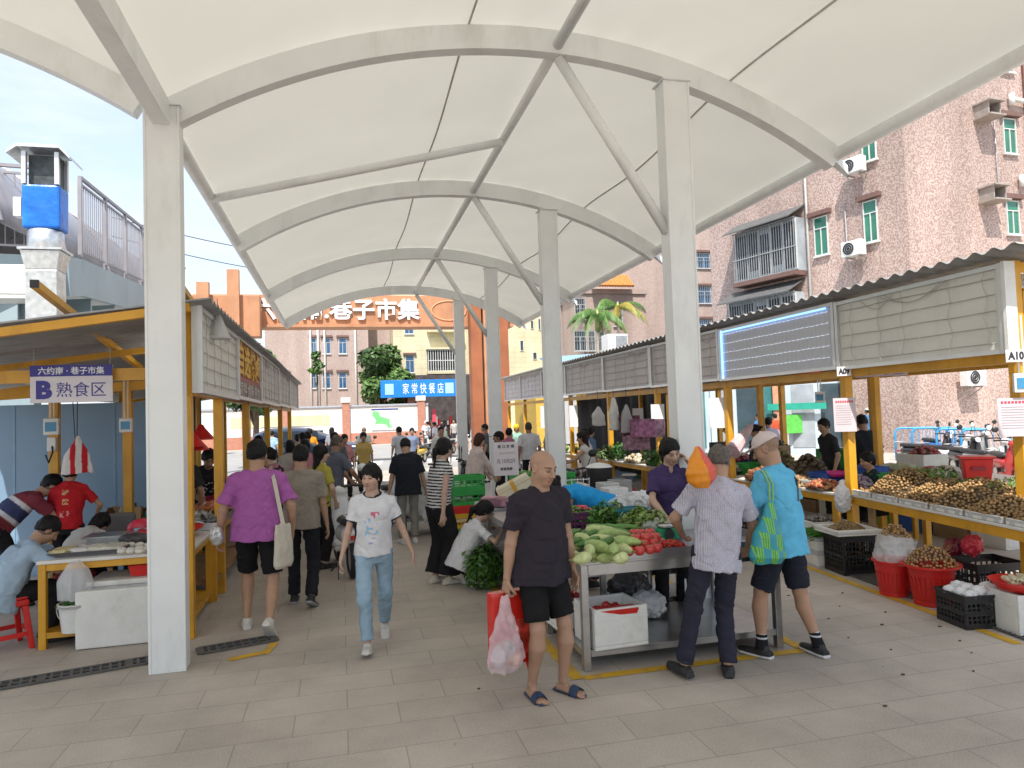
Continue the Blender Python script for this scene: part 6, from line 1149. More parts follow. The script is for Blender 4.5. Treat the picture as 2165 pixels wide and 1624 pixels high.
# ================================================================== goods, furniture, vehicles
PROD = mat('produce', rough=.45, attr=True, var=.12, vs=30, bump=.1, bs=60, bdist=.004); LEAFV = mat('vegetable_leaf', rough=.4, attr=True, var=.25, vs=12)
def local(t): return t            # parts below are built in world coordinates round a thing standing at its base
def oriented(c, rz): c = Vector(c); X = Vector((math.cos(rz), math.sin(rz), 0)); return c, X, Vector((-X.y, X.x, 0))
def obox(m, c, X, Y, u0, u1, v0, v1, z0, z1, ta=0):
    """box in the frame of an oriented thing; ta flares the top"""
    P = []
    for z, k in ((z0, 0), (z1, ta)):
        for u, v in ((u0-k, v0-k), (u1+k, v0-k), (u1+k, v1+k), (u0-k, v1+k)): P.append(c+X*u+Y*v+Vector((0, 0, z)))
    m.hexa(P); return m
def foam_box(label, c, rz, w_, d_, h_, group=None, tape=None, lid=False, th=.028, name='foam_box', m_=None):
    c, X, Y = oriented(c, rz); t = thing(name, label, 'box', c, 0, group); m = MB(); a, b = w_/2, d_/2
    obox(m, c, X, Y, -a, a, -b, b, 0, th); obox(m, c, X, Y, -a, a, -b, -b+th, th, h_); obox(m, c, X, Y, -a, a, b-th, b, th, h_); obox(m, c, X, Y, -a, -a+th, -b+th, b-th, th, h_); obox(m, c, X, Y, a-th, a, -b+th, b-th, th, h_)
    m.build('box_shell', m_ or FOAM, t, bevel=.008); m = MB(); obox(m, c, X, Y, -a-.004, a+.004, -b-.004, b+.004, h_*.72, h_*.75); obox(m, c, X, Y, -a*.12, a*.12, -b-.006, -b, h_*.35, h_*.58); m.build('moulding', m_ or FOAM, t)
    if tape: m = MB(); [obox(m, c, X, Y, -a-.003, a+.003, -b-.003, b+.003, h_*z0, h_*z1) for z0, z1 in tape]; m.build('orange_tape', mat('orange_tape', (.66, .25, .04), .35, var=.2), t)
    if lid: m = MB(); obox(m, c, X, Y, -a-.02, a+.02, -b-.02, b+.02, h_+.002, h_+.05); m.build('lid', FOAM, t, bevel=.012)
    return t
def crate(label, c, rz, w_, d_, h_, m_, group=None, rows=5, cols=8, name='crate'):
    c, X, Y = oriented(c, rz); t = thing(name, label, 'crate', c, 0, group); m = MB(); a, b = w_/2, d_/2; q = .012
    obox(m, c, X, Y, -a, a, -b, b, 0, .02); obox(m, c, X, Y, -a+q*1.5, a-q*1.5, -b+q*1.5, b-q*1.5, .021, h_*.3)
    for z0, z1 in ((.02, .05), (h_*.46, h_*.54), (h_-.05, h_)):
        for (u0, u1, v0, v1) in ((-a, a, -b, -b+q), (-a, a, b-q, b), (-a, -a+q, -b+q, b-q), (a-q, a, -b+q, b-q)): obox(m, c, X, Y, u0, u1, v0, v1, z0, z1)
    e = .006; m.mi = 0
    for i in range(cols+1):
        u = -a+.012+(w_-.024)*i/cols; wd_ = .007 if 0 < i < cols else .012
        for v0, v1 in ((-b+.001, -b+q-.001), (b-q+.001, b-.001)): obox(m, c, X, Y, u-wd_, u+wd_, v0, v1, .05, h_-.05)
    k = max(3, int(cols*d_/w_))
    for i in range(k+1):
        v = -b+.012+(d_-.024)*i/k; wd_ = .007 if 0 < i < k else .012
        for u0, u1 in ((-a+.001, -a+q-.001), (a-q+.001, a-.001)): obox(m, c, X, Y, u0, u1, v-wd_, v+wd_, .05, h_-.05)
    for j in range(1, rows):
        z = .05+(h_-.1)*j/rows
        for (u0, u1, v0, v1) in ((-a+e, a-e, -b+.002, -b+q-.002), (-a+.002, -a+q-.002, -b+e, b-e), (a-q+.002, a-.002, -b+e, b-e)): obox(m, c, X, Y, u0, u1, v0, v1, z-.006, z+.006)
    m.build('crate_shell', m_, t); m = MB()
    for (u0, u1, v0, v1) in ((-a-.008, a+.008, -b-.008, -b+.006), (-a-.008, a+.008, b-.006, b+.008), (-a-.008, -a+.006, -b+.006, b-.006), (a-.006, a+.008, -b+.006, b-.006)): obox(m, c, X, Y, u0, u1, v0, v1, h_+.001, h_+.02)
    m.build('crate_rim', m_, t); return t
def basket(label, c, r0, r1, h_, m_, rim=.03, holes=True, name='basket'):
    c = Vector(c); t = thing(name, label, 'basket', c); n = 40; m = MB()
    rows = [0, .05, .05+.0, h_-.07, h_]; 
    m.lathe([(0, .004), (r0, .004), (r0, .05), (r0-.008, .05), (r0-.008, .012), (0, .012)], c, n); rt = lambda z: r0+(r1-r0)*z/h_
    m.lathe([(rt(h_-.09), h_-.09), (r1, h_), (r1+rim, h_+.004), (r1+rim, h_+.022), (r1-.006, h_+.012), (rt(h_-.09)-.008, h_-.09), (rt(h_-.09), h_-.09)], c, n)
    k = 9
    for j in range(1, k): z = .05+(h_-.14)*j/k; m.lathe([(rt(z), z-.005), (rt(z), z+.005), (rt(z)-.006, z+.005), (rt(z)-.006, z-.005), (rt(z), z-.005)], c, n)
    for i in range(52):
        a = 2*math.pi*i/52; d = Vector((math.cos(a), math.sin(a), 0)); sl = .25*(1 if i % 2 else -1)*.12; d2 = Vector((math.cos(a+sl), math.sin(a+sl), 0)); m.bar(c+d*(rt(.05)-.003)+Vector((0, 0, .05)), c+d2*(rt(h_-.09)-.003)+Vector((0, 0, h_-.09)), .012, .005, d)
    m.lathe([(rt(.04)-.012, .04), (rt(h_-.08)-.014, h_-.08)], c, 24); m.build('basket_shell', m_, t, 'auto'); return t
def bucket(label, c, r0, r1, h_, m_, handle=True, name='bucket', cat='bucket'):
    c = Vector(c); t = thing(name, label, cat, c); m = MB(); m.lathe([(0, .003), (r0, .003), (r1, h_), (r1+.012, h_), (r1+.012, h_-.02), (r1+.012, h_+.008), (r1-.008, h_+.008), (r0-.008, .02), (0, .02)], c, 28); m.build('pail', m_, t, 'auto')
    if handle: m = MB(); m.tube([c+Vector((math.cos(a)*(r1+.01), -.02-math.sin(a)*.05, h_-.03-math.sin(a)*.13)) for a in [math.pi*i/12 for i in range(13)]], .005, 5); m.build('handle', WIREM, t)
    return t
def blob(name, label, cat, S, v, m_, col, group=None, base=None, kind=None, boxes=()):
    V, F = S.mesh(v, boxes); c = col(V) if callable(col) else np.tile(np.array(col), (len(V), 1)); b = np.array(base) if base is not None else np.array([V[:, 0].mean(), V[:, 1].mean(), V[:, 2].min()])
    o = link(name, raw_mesh(name, V-b, F, m_, c), None, True); o.location = b; return tag(o, label, cat, group, kind)
def sack(name, label, cat, c, r, m_, col, seed=0, rough=1, v=.009, knot=False, R_=None, group=None):
    c = np.array(c, float); S = SDF(); S.ell(c, r, R_, k=.02); g = np.random.default_rng(seed)
    for i in range(4): d = nrm(g.normal(size=3)); S.ell(c+d*np.array(r)*.45, np.array(r)*g.uniform(.45, .65), k=.03)
    if knot: S.cap(c+V3(0, 0, r[2]*.8), c+V3(.01, 0, r[2]*1.35), min(r)*.22, min(r)*.32, k=.03)
    a = rough*min(r)*.12; S.noise = lambda P: a*(vnoise(P, 9/max(r)*.25*np.ones(3)*1.6, seed)+.6*vnoise(P, 9/max(r)*.25*np.ones(3)*3.5, seed+1)); return blob(name, label, cat, S, v, m_, col, group, [c[0], c[1], c[2]-r[2]])
ICO = None
def ico(n=1):
    import bmesh; b = bmesh.new(); bmesh.ops.create_icosphere(b, subdivisions=n, radius=1); V = np.array([v.co for v in b.verts]); F = np.array([[l.index for l in f.verts] for f in b.faces]); b.free(); return V, F
IV, IF = ico(1); IV2, IF2 = ico(2)
def balls(P, Rr, cols, squash=1.0, hi=False, jit=0, seed=0):
    """many small round items in one mesh"""
    V0, F0 = (IV2, IF2) if hi else (IV, IF); P = np.asarray(P); n = len(P); Rr = np.broadcast_to(np.asarray(Rr, float), (n,)); V = P[:, None, :]+V0[None]*Rr[:, None, None]*np.array([1, 1, squash]); F = (F0[None]+(np.arange(n)*len(V0))[:, None, None]).reshape(-1, 3); C_ = np.repeat(np.asarray(cols), len(V0), 0); return V.reshape(-1, 3), F, C_
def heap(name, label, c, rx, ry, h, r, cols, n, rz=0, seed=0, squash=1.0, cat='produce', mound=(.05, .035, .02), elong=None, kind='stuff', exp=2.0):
    """a mound covered with small produce, too many to count"""
    g = np.random.default_rng(seed); c = np.array(c, float); a = g.uniform(0, 2*math.pi, n); q = np.sqrt(g.uniform(0, 1, n))*.98; x, y = q*np.cos(a)*rx, q*np.sin(a)*ry; z = h*np.clip(1-q**exp, 0, 1)+g.uniform(-.3, .5, n)*r; cz, sz = math.cos(rz), math.sin(rz); P = c+np.stack([x*cz-y*sz, x*sz+y*cz, z+r*.3], 1)
    cc = np.array(cols, float)[g.integers(0, len(cols), n)]*g.uniform(.75, 1.25, (n, 1)); V0, F0 = IV, IF
    if elong: V0 = IV*np.array([elong, 1, 1])
    V = []; 
    A = g.normal(size=(n, 3)); A[:, 2] *= .35; A /= np.linalg.norm(A, axis=1)[:, None]; B = np.cross(A, [0, 0, 1.0]); B /= np.linalg.norm(B, axis=1)[:, None]; C3 = np.cross(A, B); rr = r*g.uniform(.8, 1.2, n)
    V = P[:, None, :]+rr[:, None, None]*(V0[None, :, 0:1]*A[:, None]+V0[None, :, 1:2]*B[:, None]+V0[None, :, 2:3]*C3[:, None]*squash); F = (F0[None]+(np.arange(n)*len(V0))[:, None, None]).reshape(-1, 3); C_ = np.repeat(cc, len(V0), 0); V = V.reshape(-1, 3)
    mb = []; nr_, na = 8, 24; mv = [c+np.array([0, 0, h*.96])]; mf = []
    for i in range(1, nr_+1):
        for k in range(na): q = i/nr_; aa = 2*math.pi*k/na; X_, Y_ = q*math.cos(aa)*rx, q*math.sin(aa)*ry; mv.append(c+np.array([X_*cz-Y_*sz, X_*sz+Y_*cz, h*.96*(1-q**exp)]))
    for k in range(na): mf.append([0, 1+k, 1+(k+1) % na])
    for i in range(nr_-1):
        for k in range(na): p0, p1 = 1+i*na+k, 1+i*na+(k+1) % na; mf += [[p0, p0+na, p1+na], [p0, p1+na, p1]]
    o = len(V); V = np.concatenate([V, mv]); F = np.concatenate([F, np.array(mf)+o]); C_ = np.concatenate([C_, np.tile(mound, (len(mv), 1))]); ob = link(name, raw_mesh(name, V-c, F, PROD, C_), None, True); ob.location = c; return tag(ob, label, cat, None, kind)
def bunch(name, label, c, r, n, size, c0, c1, seed=0, group=None, stems=True, flat=.8, cat='greens', m=None):
    """a bundle of leafy vegetable"""
    t = thing(name, label, cat, (c[0], c[1], c[2]), 0, group); g = np.random.default_rng(seed); cl = [((c[0]+g.normal()*r[0]*.45, c[1]+g.normal()*r[1]*.45, c[2]+r[2]*(.45+.5*g.random())), (r[0]*.6, r[1]*.6, r[2]*.5)) for _ in range(6)]+[((c[0], c[1], c[2]+r[2]*.5), (r[0]*.8, r[1]*.8, r[2]*.5))]
    leaf_obj('leaf_mass', t, cl, n, size, c0, c1, seed=seed, flat=flat, m=LEAFV)
    if stems:
        m_ = MB()
        for i in range(14): a = g.uniform(0, 6.28); q = g.uniform(.1, .7); p = Vector((c[0]+q*r[0]*math.cos(a), c[1]+q*r[1]*math.sin(a), c[2])); m_.tube([p*.5+Vector(c)*.5+Vector((0, 0, .005)), p+Vector((g.normal()*.02, g.normal()*.02, r[2]*.9))], [.006, .003], 5)
        m_.build('stems', mat('pale_stem', (.25, .38, .12), .5), t)
    return t
def table(label, p, rz, w_, d_, z, m_leg, m_top, leg=.05, top=.03, shelf=None, name='stall_table', apron=.06, rim=0, shelf_m=None, brace=False):
    c, X, Y = oriented(p, rz); t = thing(name, label, 'table', c); a, b = w_/2, d_/2
    for u in (-1, 1):
        for v in (-1, 1): m = MB(); obox(m, c, X, Y, u*(a-leg/2)-leg/2, u*(a-leg/2)+leg/2, v*(b-leg/2)-leg/2, v*(b-leg/2)+leg/2, 0, z-top-.002); m.build('leg', m_leg, t, bevel=.003)
    m = MB(); e = .004
    for v in (-1, 1): obox(m, c, X, Y, -a+leg+e, a-leg-e, v*(b-leg/2)-leg/2+e, v*(b-leg/2)+leg/2-e, z-top-apron, z-top-.003)
    for u in (-1, 1): obox(m, c, X, Y, u*(a-leg/2)-leg/2+e, u*(a-leg/2)+leg/2-e, -b+leg+e, b-leg-e, z-top-apron, z-top-.003)
    m.build('apron', m_leg, t)
    m = MB(); obox(m, c, X, Y, -a-.01, a+.01, -b-.01, b+.01, z-top, z); m.build('table_top', m_top, t, bevel=.004)
    if rim: m = MB(); [obox(m, c, X, Y, *q, z+.001, z+rim) for q in ((-a-.012, a+.012, -b-.012, -b-.004), (-a-.012, a+.012, b+.004, b+.012), (-a-.012, -a-.004, -b-.003, b+.003), (a+.004, a+.012, -b-.003, b+.003))]; m.build('tray_rim', m_top, t)
    for sz in (shelf or []): m = MB(); obox(m, c, X, Y, -a+.003, a-.003, -b+.003, b-.003, sz, sz+.012); obox(m, c, X, Y, -a+leg+e, a-leg-e, -b+.001, -b+.03, sz-.035, sz-.001); obox(m, c, X, Y, -a+.001, -a+.03, -b+leg+e, b-leg-e, sz-.035, sz-.001); obox(m, c, X, Y, a-.03, a-.001, -b+leg+e, b-leg-e, sz-.035, sz-.001); m.build('shelf', shelf_m or m_leg, t)
    return t
# ------------------------------------------------------------------ the vegetable table
table('stainless steel vegetable table with lower shelf behind the bald man', (2.545, 5.58, 0), 0, 1.67, 1.02, .80, STEEL, STEEL, .055, .02, [.14], rim=.06, apron=.08)
table('long stainless steel side table with crates beside the squatting woman', (1.96, 7.12, 0), R(3), .62, 1.95, .80, STEEL, STEEL, .05, .02, [.14, .46], apron=.05)
t = table('low stainless steel rack end with two shelves behind the blue polo man', (3.08, 6.5, 0), 0, .62, .5, .44, STEEL, STEEL, .04, .015, [.14], name='steel_rack')
def gourd(c, d, L_, r, col, seed, ridged=0, bend=.1, tip=None, mn='gourd', lb='', group=None, neck=.8):
    g = np.random.default_rng(seed); c = Vector(c); d = Vector(d).normalized(); s_ = d.cross(Vector((0, 0, 1))).normalized(); n = 18; k = 18; V = []; C_ = []
    for i in range(n+1):
        u = i/n; p = c+d*(u-.5)*L_+s_*bend*L_*(.25-(u-.5)**2)+Vector((0, 0, .0)); w_ = math.sin(math.pi*min(1, max(0, u)))**.42*(neck+(1-neck)*u) if 0 < u < 1 else .02
        for j in range(k):
            a = 2*math.pi*j/k; rr = r*w_*(1+ridged*(.5+.5*math.cos(a*9))+.05*math.sin(u*7+seed)+.03*g.normal()*(1 if ridged else .6)); V.append(p+(s_*math.cos(a)+Vector((0, 0, 1))*math.sin(a))*rr); f = .85+.3*g.random(); tt = max(0, (u-.8)/.2); C_.append([col[q]*f*(1-.35*ridged*(math.cos(a*9) < 0)) for q in range(3)])
    F = [(i*k+j, i*k+(j+1) % k, (i+1)*k+(j+1) % k, (i+1)*k+j) for i in range(n) for j in range(k)]
    o = link(mn, raw_mesh(mn, np.array(V)-np.array(c), np.array(F), PROD, np.array(C_)), None, True); o.location = c; tag(o, lb, mn.replace('_', ' '), group)
    st = MB(); e = c-d*L_*.5; st.tube([e, e-d*.03+Vector((0, 0, .008))], [.009, .006], 6); sb = st.build('stem', mat('dry_stem', (.2, .2, .07), .8), o); return o
PG = (.50, .56, .26); TZ = .80; TY = Vector((0, .10, 0))
spots = [(1262, 1178, .32, .05, 1.2), (1228, 1160, .26, .045, .9), (1296, 1150, .34, .05, 2.3), (1268, 1142, .34, .052, 2.2), (1325, 1165, .24, .045, 1.9), (1240, 1186, .16, .045, .3), (1292, 1184, .16, .045, .2), (1322, 1186, .13, .045, .4), (1212, 1178, .2, .04, 2.6), (1345, 1138, .3, .045, 2.5)]
for i, (px, py, L_, r, a) in enumerate(spots): gourd(G(px, py, TZ+.07+.02*(i % 3))+TY, (math.cos(a), math.sin(a), .06), L_, r*1.15, PG if i % 3 else (.36, .46, .16), i, .0, .25, lb='pale green gourd heaped at the front left of the vegetable table', group='pale gourds on the vegetable table', neck=.62, mn='gourd')
for i, (px, py, L_, r, a) in enumerate(spots[:7]): gourd(G(px+14, py-16, TZ+.14)+TY, (math.cos(a+.9), math.sin(a+.9), .1), L_*.85, r*1.05, (.46, .54, .23) if i % 2 else (.33, .45, .15), 400+i, .0, .25, lb='pale green gourd heaped at the front left of the vegetable table', group='pale gourds on the vegetable table', neck=.62, mn='gourd')
for i in range(12):
    px, py = 1190+(i % 6)*17+random.random()*8, 1128+(i//6)*17; gourd(G(px, py, TZ+.10+.03*(i % 2)), (math.cos(.5+.5*random.random()), math.sin(.5+.3*random.random()), .05), .3, .027, (.07, .20, .03), 50+i, .16, .2, lb='ridged dark green cucumber in the pile behind the gourds', group='ridged cucumbers on the vegetable table', mn='cucumber', neck=.9)
for i in range(7):
    gourd(G(1272+i*10, 1118+(i % 3)*9, TZ+.12)+TY, (math.cos(2.3+.2*i), math.sin(2.3), .03), .24, .026, (.10, .25, .05), 80+i, .05, .2, lb='smooth green cucumber leaning behind the pale gourds', group='smooth cucumbers on the vegetable table', mn='cucumber', neck=.9)
def tomato(c, r, lb, group, seed, mn='tomato', col=(.56, .05, .045)):
    c = Vector(c); m = MB(); m.lathe([(0, -.82*r), (.5*r, -.78*r), (.86*r, -.45*r), (r, 0), (.9*r, .45*r), (.55*r, .76*r), (.2*r, .76*r), (0, .66*r)], c, 16); m2 = mat('tomato_skin', col, .22, var=.15, vs=20, coat=.3); o = m.build(mn, m2, None, True); tag(o, lb, 'tomato', group)
    k = MB()
    for i in range(5): a = 6.283*i/5+seed; k.prism([c+Vector((.08*r*math.cos(a+1.5), .08*r*math.sin(a+1.5), .70*r)), c+Vector((.5*r*math.cos(a), .5*r*math.sin(a), .82*r)), c+Vector((.08*r*math.cos(a-1.5), .08*r*math.sin(a-1.5), .70*r))], (0, 0, .003))
    k.build('calyx', mat('calyx_green', (.06, .16, .03), .6), o); return o
for i, (px, py, z) in enumerate([(1336, 1168, .04), (1359, 1167, .04), (1381, 1164, .04), (1396, 1161, .04), (1345, 1154, .05), (1368, 1152, .07), (1388, 1150, .07), (1402, 1149, .05), (1352, 1141, .1), (1373, 1139, .11), (1392, 1138, .10), (1361, 1130, .11), (1381, 1129, .12), (1347, 1130, .09)]): tomato(G(px, py, TZ+z+.035)+TY*.6, .044, 'ripe red tomato heaped at the middle front of the vegetable table', 'tomatoes heaped on the vegetable table', i)
m = MB(); c = G(1418, 1166, TZ+.012); obox(m, c, Vector((1, 0, 0)), Vector((0, 1, 0)), -.12, .12, -.07, .07, 0, .04, .01); tag(m.build('plastic_tray', REDP), 'shallow red tray of chillies right of the tomatoes', 'tray')
heap('chilli_heap', 'glossy red chillies in the shallow red tray', (c.x, c.y, c.z+.04), .11, .06, .03, .01, [(.5, .03, .02), (.4, .05, .02)], 120, elong=3, seed=5, cat='chillies')
GL0, GL1 = (.035, .12, .015), (.20, .38, .07)
for i, (px, py, r, lb, c1) in enumerate([(1262, 1108, .13, 'leafy dark green bundle behind the cucumbers', (.10, .26, .04)), (1298, 1098, .12, 'curly green herb bundle in the middle of the vegetable table', (.12, .32, .05)), (1335, 1112, .13, 'yellow green leafy bundle behind the tomatoes', (.26, .40, .08)), (1365, 1118, .13, 'bright lettuce bundle right of the leafy bundle', (.30, .46, .10)), (1390, 1118, .12, 'pale frilly lettuce near the weighing scale', (.42, .52, .20)), (1215, 1108, .12, 'flat green leaves at the left back of the vegetable table', (.12, .28, .05))]):
    c = G(px, py+14, TZ+.01); bunch('leaf_bundle', lb, (c.x, c.y, TZ+.02), (r, r, .16), 420, .034, (c1[0]*.4, c1[1]*.4, c1[2]*.4), c1, 30+i)
# scale with green plastic bag, blue basket, red bag
c = G(1408, 1140, TZ); t = thing('weighing_scale', 'green dial scale wrapped in plastic near the vendor hand', 'scale', (c.x, c.y, TZ)); m = MB(); obox(m, Vector((c.x, c.y, TZ)), Vector((1, 0, 0)), Vector((0, 1, 0)), -.10, .10, -.07, .07, 0, .10, -.02); m.build('scale_body', mat('green_enamel', (.02, .32, .14), .35), t, bevel=.012)
m = MB(); m.lathe([(0, .104), (.07, .104), (.075, .13), (0, .135)], (c.x, c.y, TZ), 20); m.build('pan', STEEL, t, True); m = MB(); m.disc((c.x, c.y-.078, TZ+.055), .045, 20, (0, -1, .35)); m.build('dial', BLACKP, t)
sack('plastic_bag', 'crumpled green and clear plastic bag beside the weighing scale', 'bag', (c.x-.02, c.y+.10, TZ+.10), (.16, .08, .07), CLEAR, (.3, .7, .5), 3, 1.6)
m = MB(); c = G(1335, 1112, TZ); cc = Vector((c.x, c.y+.05, TZ)); t = thing('plastic_basket', 'teal plastic basket behind the lettuce on the vegetable table', 'basket', cc); obox(m, cc, Vector((1, 0, 0)), Vector((0, 1, 0)), -.15, .15, -.1, .1, .0, .02); [obox(m, cc, Vector((1, 0, 0)), Vector((0, 1, 0)), *q, .02, .15, .012) for q in ((-.15, .15, -.1, -.092), (-.15, .15, .092, .1), (-.15, -.142, -.09, .09), (.142, .15, -.09, .09))]; m.build('basket_shell', TEALP, t); m = MB(); [obox(m, cc, Vector((1, 0, 0)), Vector((0, 1, 0)), *q, .152, .17) for q in ((-.175, .175, -.125, -.108), (-.175, .175, .108, .125), (-.175, -.158, -.107, .107), (.158, .175, -.107, .107))]; m.build('rim', TEALP, t)
c = G(1238, 1108, TZ+.04); sack('plastic_bag', 'bright red crumpled plastic bag at the back of the vegetable table', 'bag', (c.x, c.y+.2, TZ+.09), (.2, .12, .09), mat('red_film', (.62, .04, .07), .3, var=.25, vs=14, bump=.5, bs=25), (0, 0, 0), 8, 1.8)
c = G(1180, 1105, TZ); sack('plastic_bag', 'pale blue crumpled plastic bag behind the bald man', 'bag', (c.x+.04, c.y+.25, TZ+.07), (.15, .1, .07), mat('pale_blue_film', (.15, .40, .58), .3, var=.2), (0, 0, 0), 9, 1.8)
c = G(1295, 1085, TZ); sack('plastic_bag', 'heap of clear plastic bags behind the vegetables', 'bag', (c.x, c.y-.05, TZ+.10), (.24, .13, .10), CLEAR, (.7, .7, .7), 12, 1.8)
sack('plastic_bag', 'knotted white plastic bag behind the teal basket', 'bag', (c.x+.33, c.y+.05, TZ+.12), (.14, .1, .1), mat('white_film', (.66, .66, .66), .35, var=.1, bump=.4, bs=20), (0, 0, 0), 13, 1.8)
# below the table
c = G(1306, 1372, .155); foam_box('white foam box of red produce on the shelf under the vegetable table', (c.x+.03, c.y+.21, .153), R(4), .44, .40, .30)
c2 = (c.x+.02, c.y+.2, .30); heap('tomato_heap', 'tomatoes filling the foam box under the vegetable table', c2, .18, .16, .10, .032, [(.45, .03, .025), (.5, .06, .03), (.3, .03, .03)], 60, seed=3, cat='tomatoes')
m = MB(); cc = Vector((c.x+.02, c.y+.06, .40)); obox(m, cc, Vector((1, 0, .0)), Vector((0, 1, 0)), -.15, .15, -.05, .05, 0, .04, .012); tag(m.build('plastic_tray', REDP), 'red ribbed tray lying on the tomatoes in the foam box', 'tray')
c = G(1218, 1335, .155); foam_box('smaller foam box at the left end of the table shelf', (c.x+.0, c.y+.3, .153), R(4), .3, .45, .22); heap('tomato_heap', 'red tomatoes in the smaller foam box on the table shelf', (c.x, c.y+.3, .33), .12, .19, .08, .03, [(.45, .03, .025), (.3, .03, .03)], 40, seed=4, cat='tomatoes')
c = G(1400, 1322, .155); sack('plastic_bag', 'round white plastic bag on the shelf right of the foam box', 'bag', (c.x, c.y+.25, .27), (.15, .12, .115), mat('white_film'), (0, 0, 0), 17, 1.2)
c = G(1378, 1285, .155); sack('plastic_bag', 'dark grey bag on the shelf behind the foam box', 'bag', (c.x-.1, c.y+.25, .30), (.2, .15, .15), mat('dark_film', (.06, .055, .06), .35, var=.2), (0, 0, 0), 18, 1.2)
PURC = mat('purple_crate_plastic', (.09, .02, .07), .45, var=.2)
for i, (y, z) in enumerate(((6.55, .802), (7.2, .802))): crate('purple crate of pale squash on the steel side table', (1.97, y, z), R(3), .52, .5, .17, PURC, 'purple crates on the side table', 3, 7); heap('squash_heap', 'pale yellow squash filling a purple crate', (1.97, y, z+.10), .22, .2, .09, .04, [(.6, .45, .22), (.62, .52, .3)], 34, seed=20+i, cat='squash')
for i, y in enumerate((6.5, 7.1)): crate('purple crate on the middle shelf of the side table', (1.97, y, .474), R(3), .5, .45, .17, PURC, 'purple crates on the side table shelf', 3, 7)
m = MB(); m.box((1.64, 6.6, .52), (.008, .2, .14)); tag(m.build('price_card', PAPER), 'small white card hung on the side table shelf', 'card')
c = G(1010, 1250); bunch('leaf_bundle', 'big heap of leafy greens on the paving by the side table', (c.x+.1, c.y+.1, 0), (.28, .25, .36), 1500, .04, (.02, .07, .01), (.10, .24, .03), 44)
# ------------------------------------------------------------------ left dumpling table
WTOP = mat('white_laminate', (.72, .70, .66), .35, var=.06, vs=5)
table('yellow framed white topped dumpling table with low shelf', (-2.0, 7.72, 0), R(1), 1.24, 1.24, .77, YEL, WTOP, .06, .03, [.13], shelf_m=YELD)
m = MB(); cc = Vector((-2.27, 7.36, .772)); X_, Y_ = Vector((1, .02, 0)), Vector((-.02, 1, 0)); obox(m, cc, X_, Y_, -.36, .30, -.17, .2, 0, .012); [obox(m, cc, X_, Y_, *q, .012, .04, .006) for q in ((-.36, .30, -.17, -.16), (-.36, .30, .19, .2), (-.36, -.35, -.16, .19), (.29, .30, -.16, .19))]; tag(m.build('baking_tray', mat('dark_tray', (.12, .12, .13), .4, .6)), 'dark metal tray of dough sheets on the dumpling table', 'tray')
for i, (u, cl_) in enumerate(((-.24, (.62, .54, .30)), (-.06, (.66, .65, .62)), (.08, (.64, .62, .52)), (.2, (.58, .56, .47)))):
    S = SDF(); p = np.array(cc+X_*u+Vector((0, 0, .035))); S.box(p, (.08, .13, .028), rad=.02); nn = i; S.noise = lambda P: .012*vnoise(P, (30, 18, 30), nn); blob('dough_stack', ['stack of yellow dough strips on the dark tray', 'stack of white wonton skins on the dark tray', 'stack of cream dumpling skins on the dark tray', 'pale dumplings heaped at the right of the dark tray'][i], 'dough', S, .007, PROD, cl_)
for i in range(11):
    p = G(258+(i % 4)*19, 1152+(i//4)*11-(6 if i > 7 else 0), .80); S = SDF(); S.ell((p.x, p.y, .80+.012*(i//6)), (.042, .038, .028)); blob('dough_bun', 'round white dough bun at the corner of the dumpling table', 'bun', S, .008, PROD, (.66, .63, .56), 'dough buns on the dumpling table')
c = G(300, 1135, .79); sack('food_packet', 'red and blue printed food packet standing on the dumpling table', 'packet', (c.x-.03, c.y+.12, .87), (.14, .06, .09), mat('red_packet', (.58, .03, .06), .35, var=.35, vs=14), (0, 0, 0), 22, .8)
m = MB(); cc = Vector((-1.72, 8.0, .775)); m.lathe([(0, .06), (.24, .05), (.3, .08), (.31, .10), (.24, .075), (0, .08)], cc, 24); tag(m.build('red_basin', REDP, None, True), 'wide red plastic basin lid behind the food packet', 'basin')
m = MB(); cc = Vector((-1.9, 8.22, .775)); [obox(m, cc, X_, Y_, *q) for q in ((-.2, .2, -.13, .13, 0, .01), (-.2, .2, -.13, -.12, .01, .1), (-.2, .2, .12, .13, .01, .1), (-.2, -.19, -.12, .12, .01, .1), (.19, .2, -.12, .12, .01, .1))]; tag(m.build('plastic_tub', mat('pale_blue_plastic', (.30, .52, .62), .4)), 'pale blue plastic tub holding pink packets', 'tub')
sack('food_packet', 'pink and white packets heaped in the pale blue tub', 'packet', (-1.88, 8.22, .89), (.17, .11, .05), mat('pink_packet', (.62, .22, .28), .4, var=.8, vs=22), (0, 0, 0), 23, 1.5)
m = MB(); obox(m, Vector((-2.25, 7.95, .775)), X_, Y_, -.2, .2, -.14, .14, .0, .06); obox(m, Vector((-2.25, 7.95, .775)), X_, Y_, -.24, .24, -.17, .17, .062, .08); tag(m.build('kitchen_scale', STEEL), 'flat steel platform scale beside the boy', 'scale')
sack('plastic_bag', 'black plastic bag in front of the boy on the dumpling table', 'bag', (-2.0, 7.75, .82), (.16, .07, .05), mat('dark_film'), (0, 0, 0), 24, 1.4)
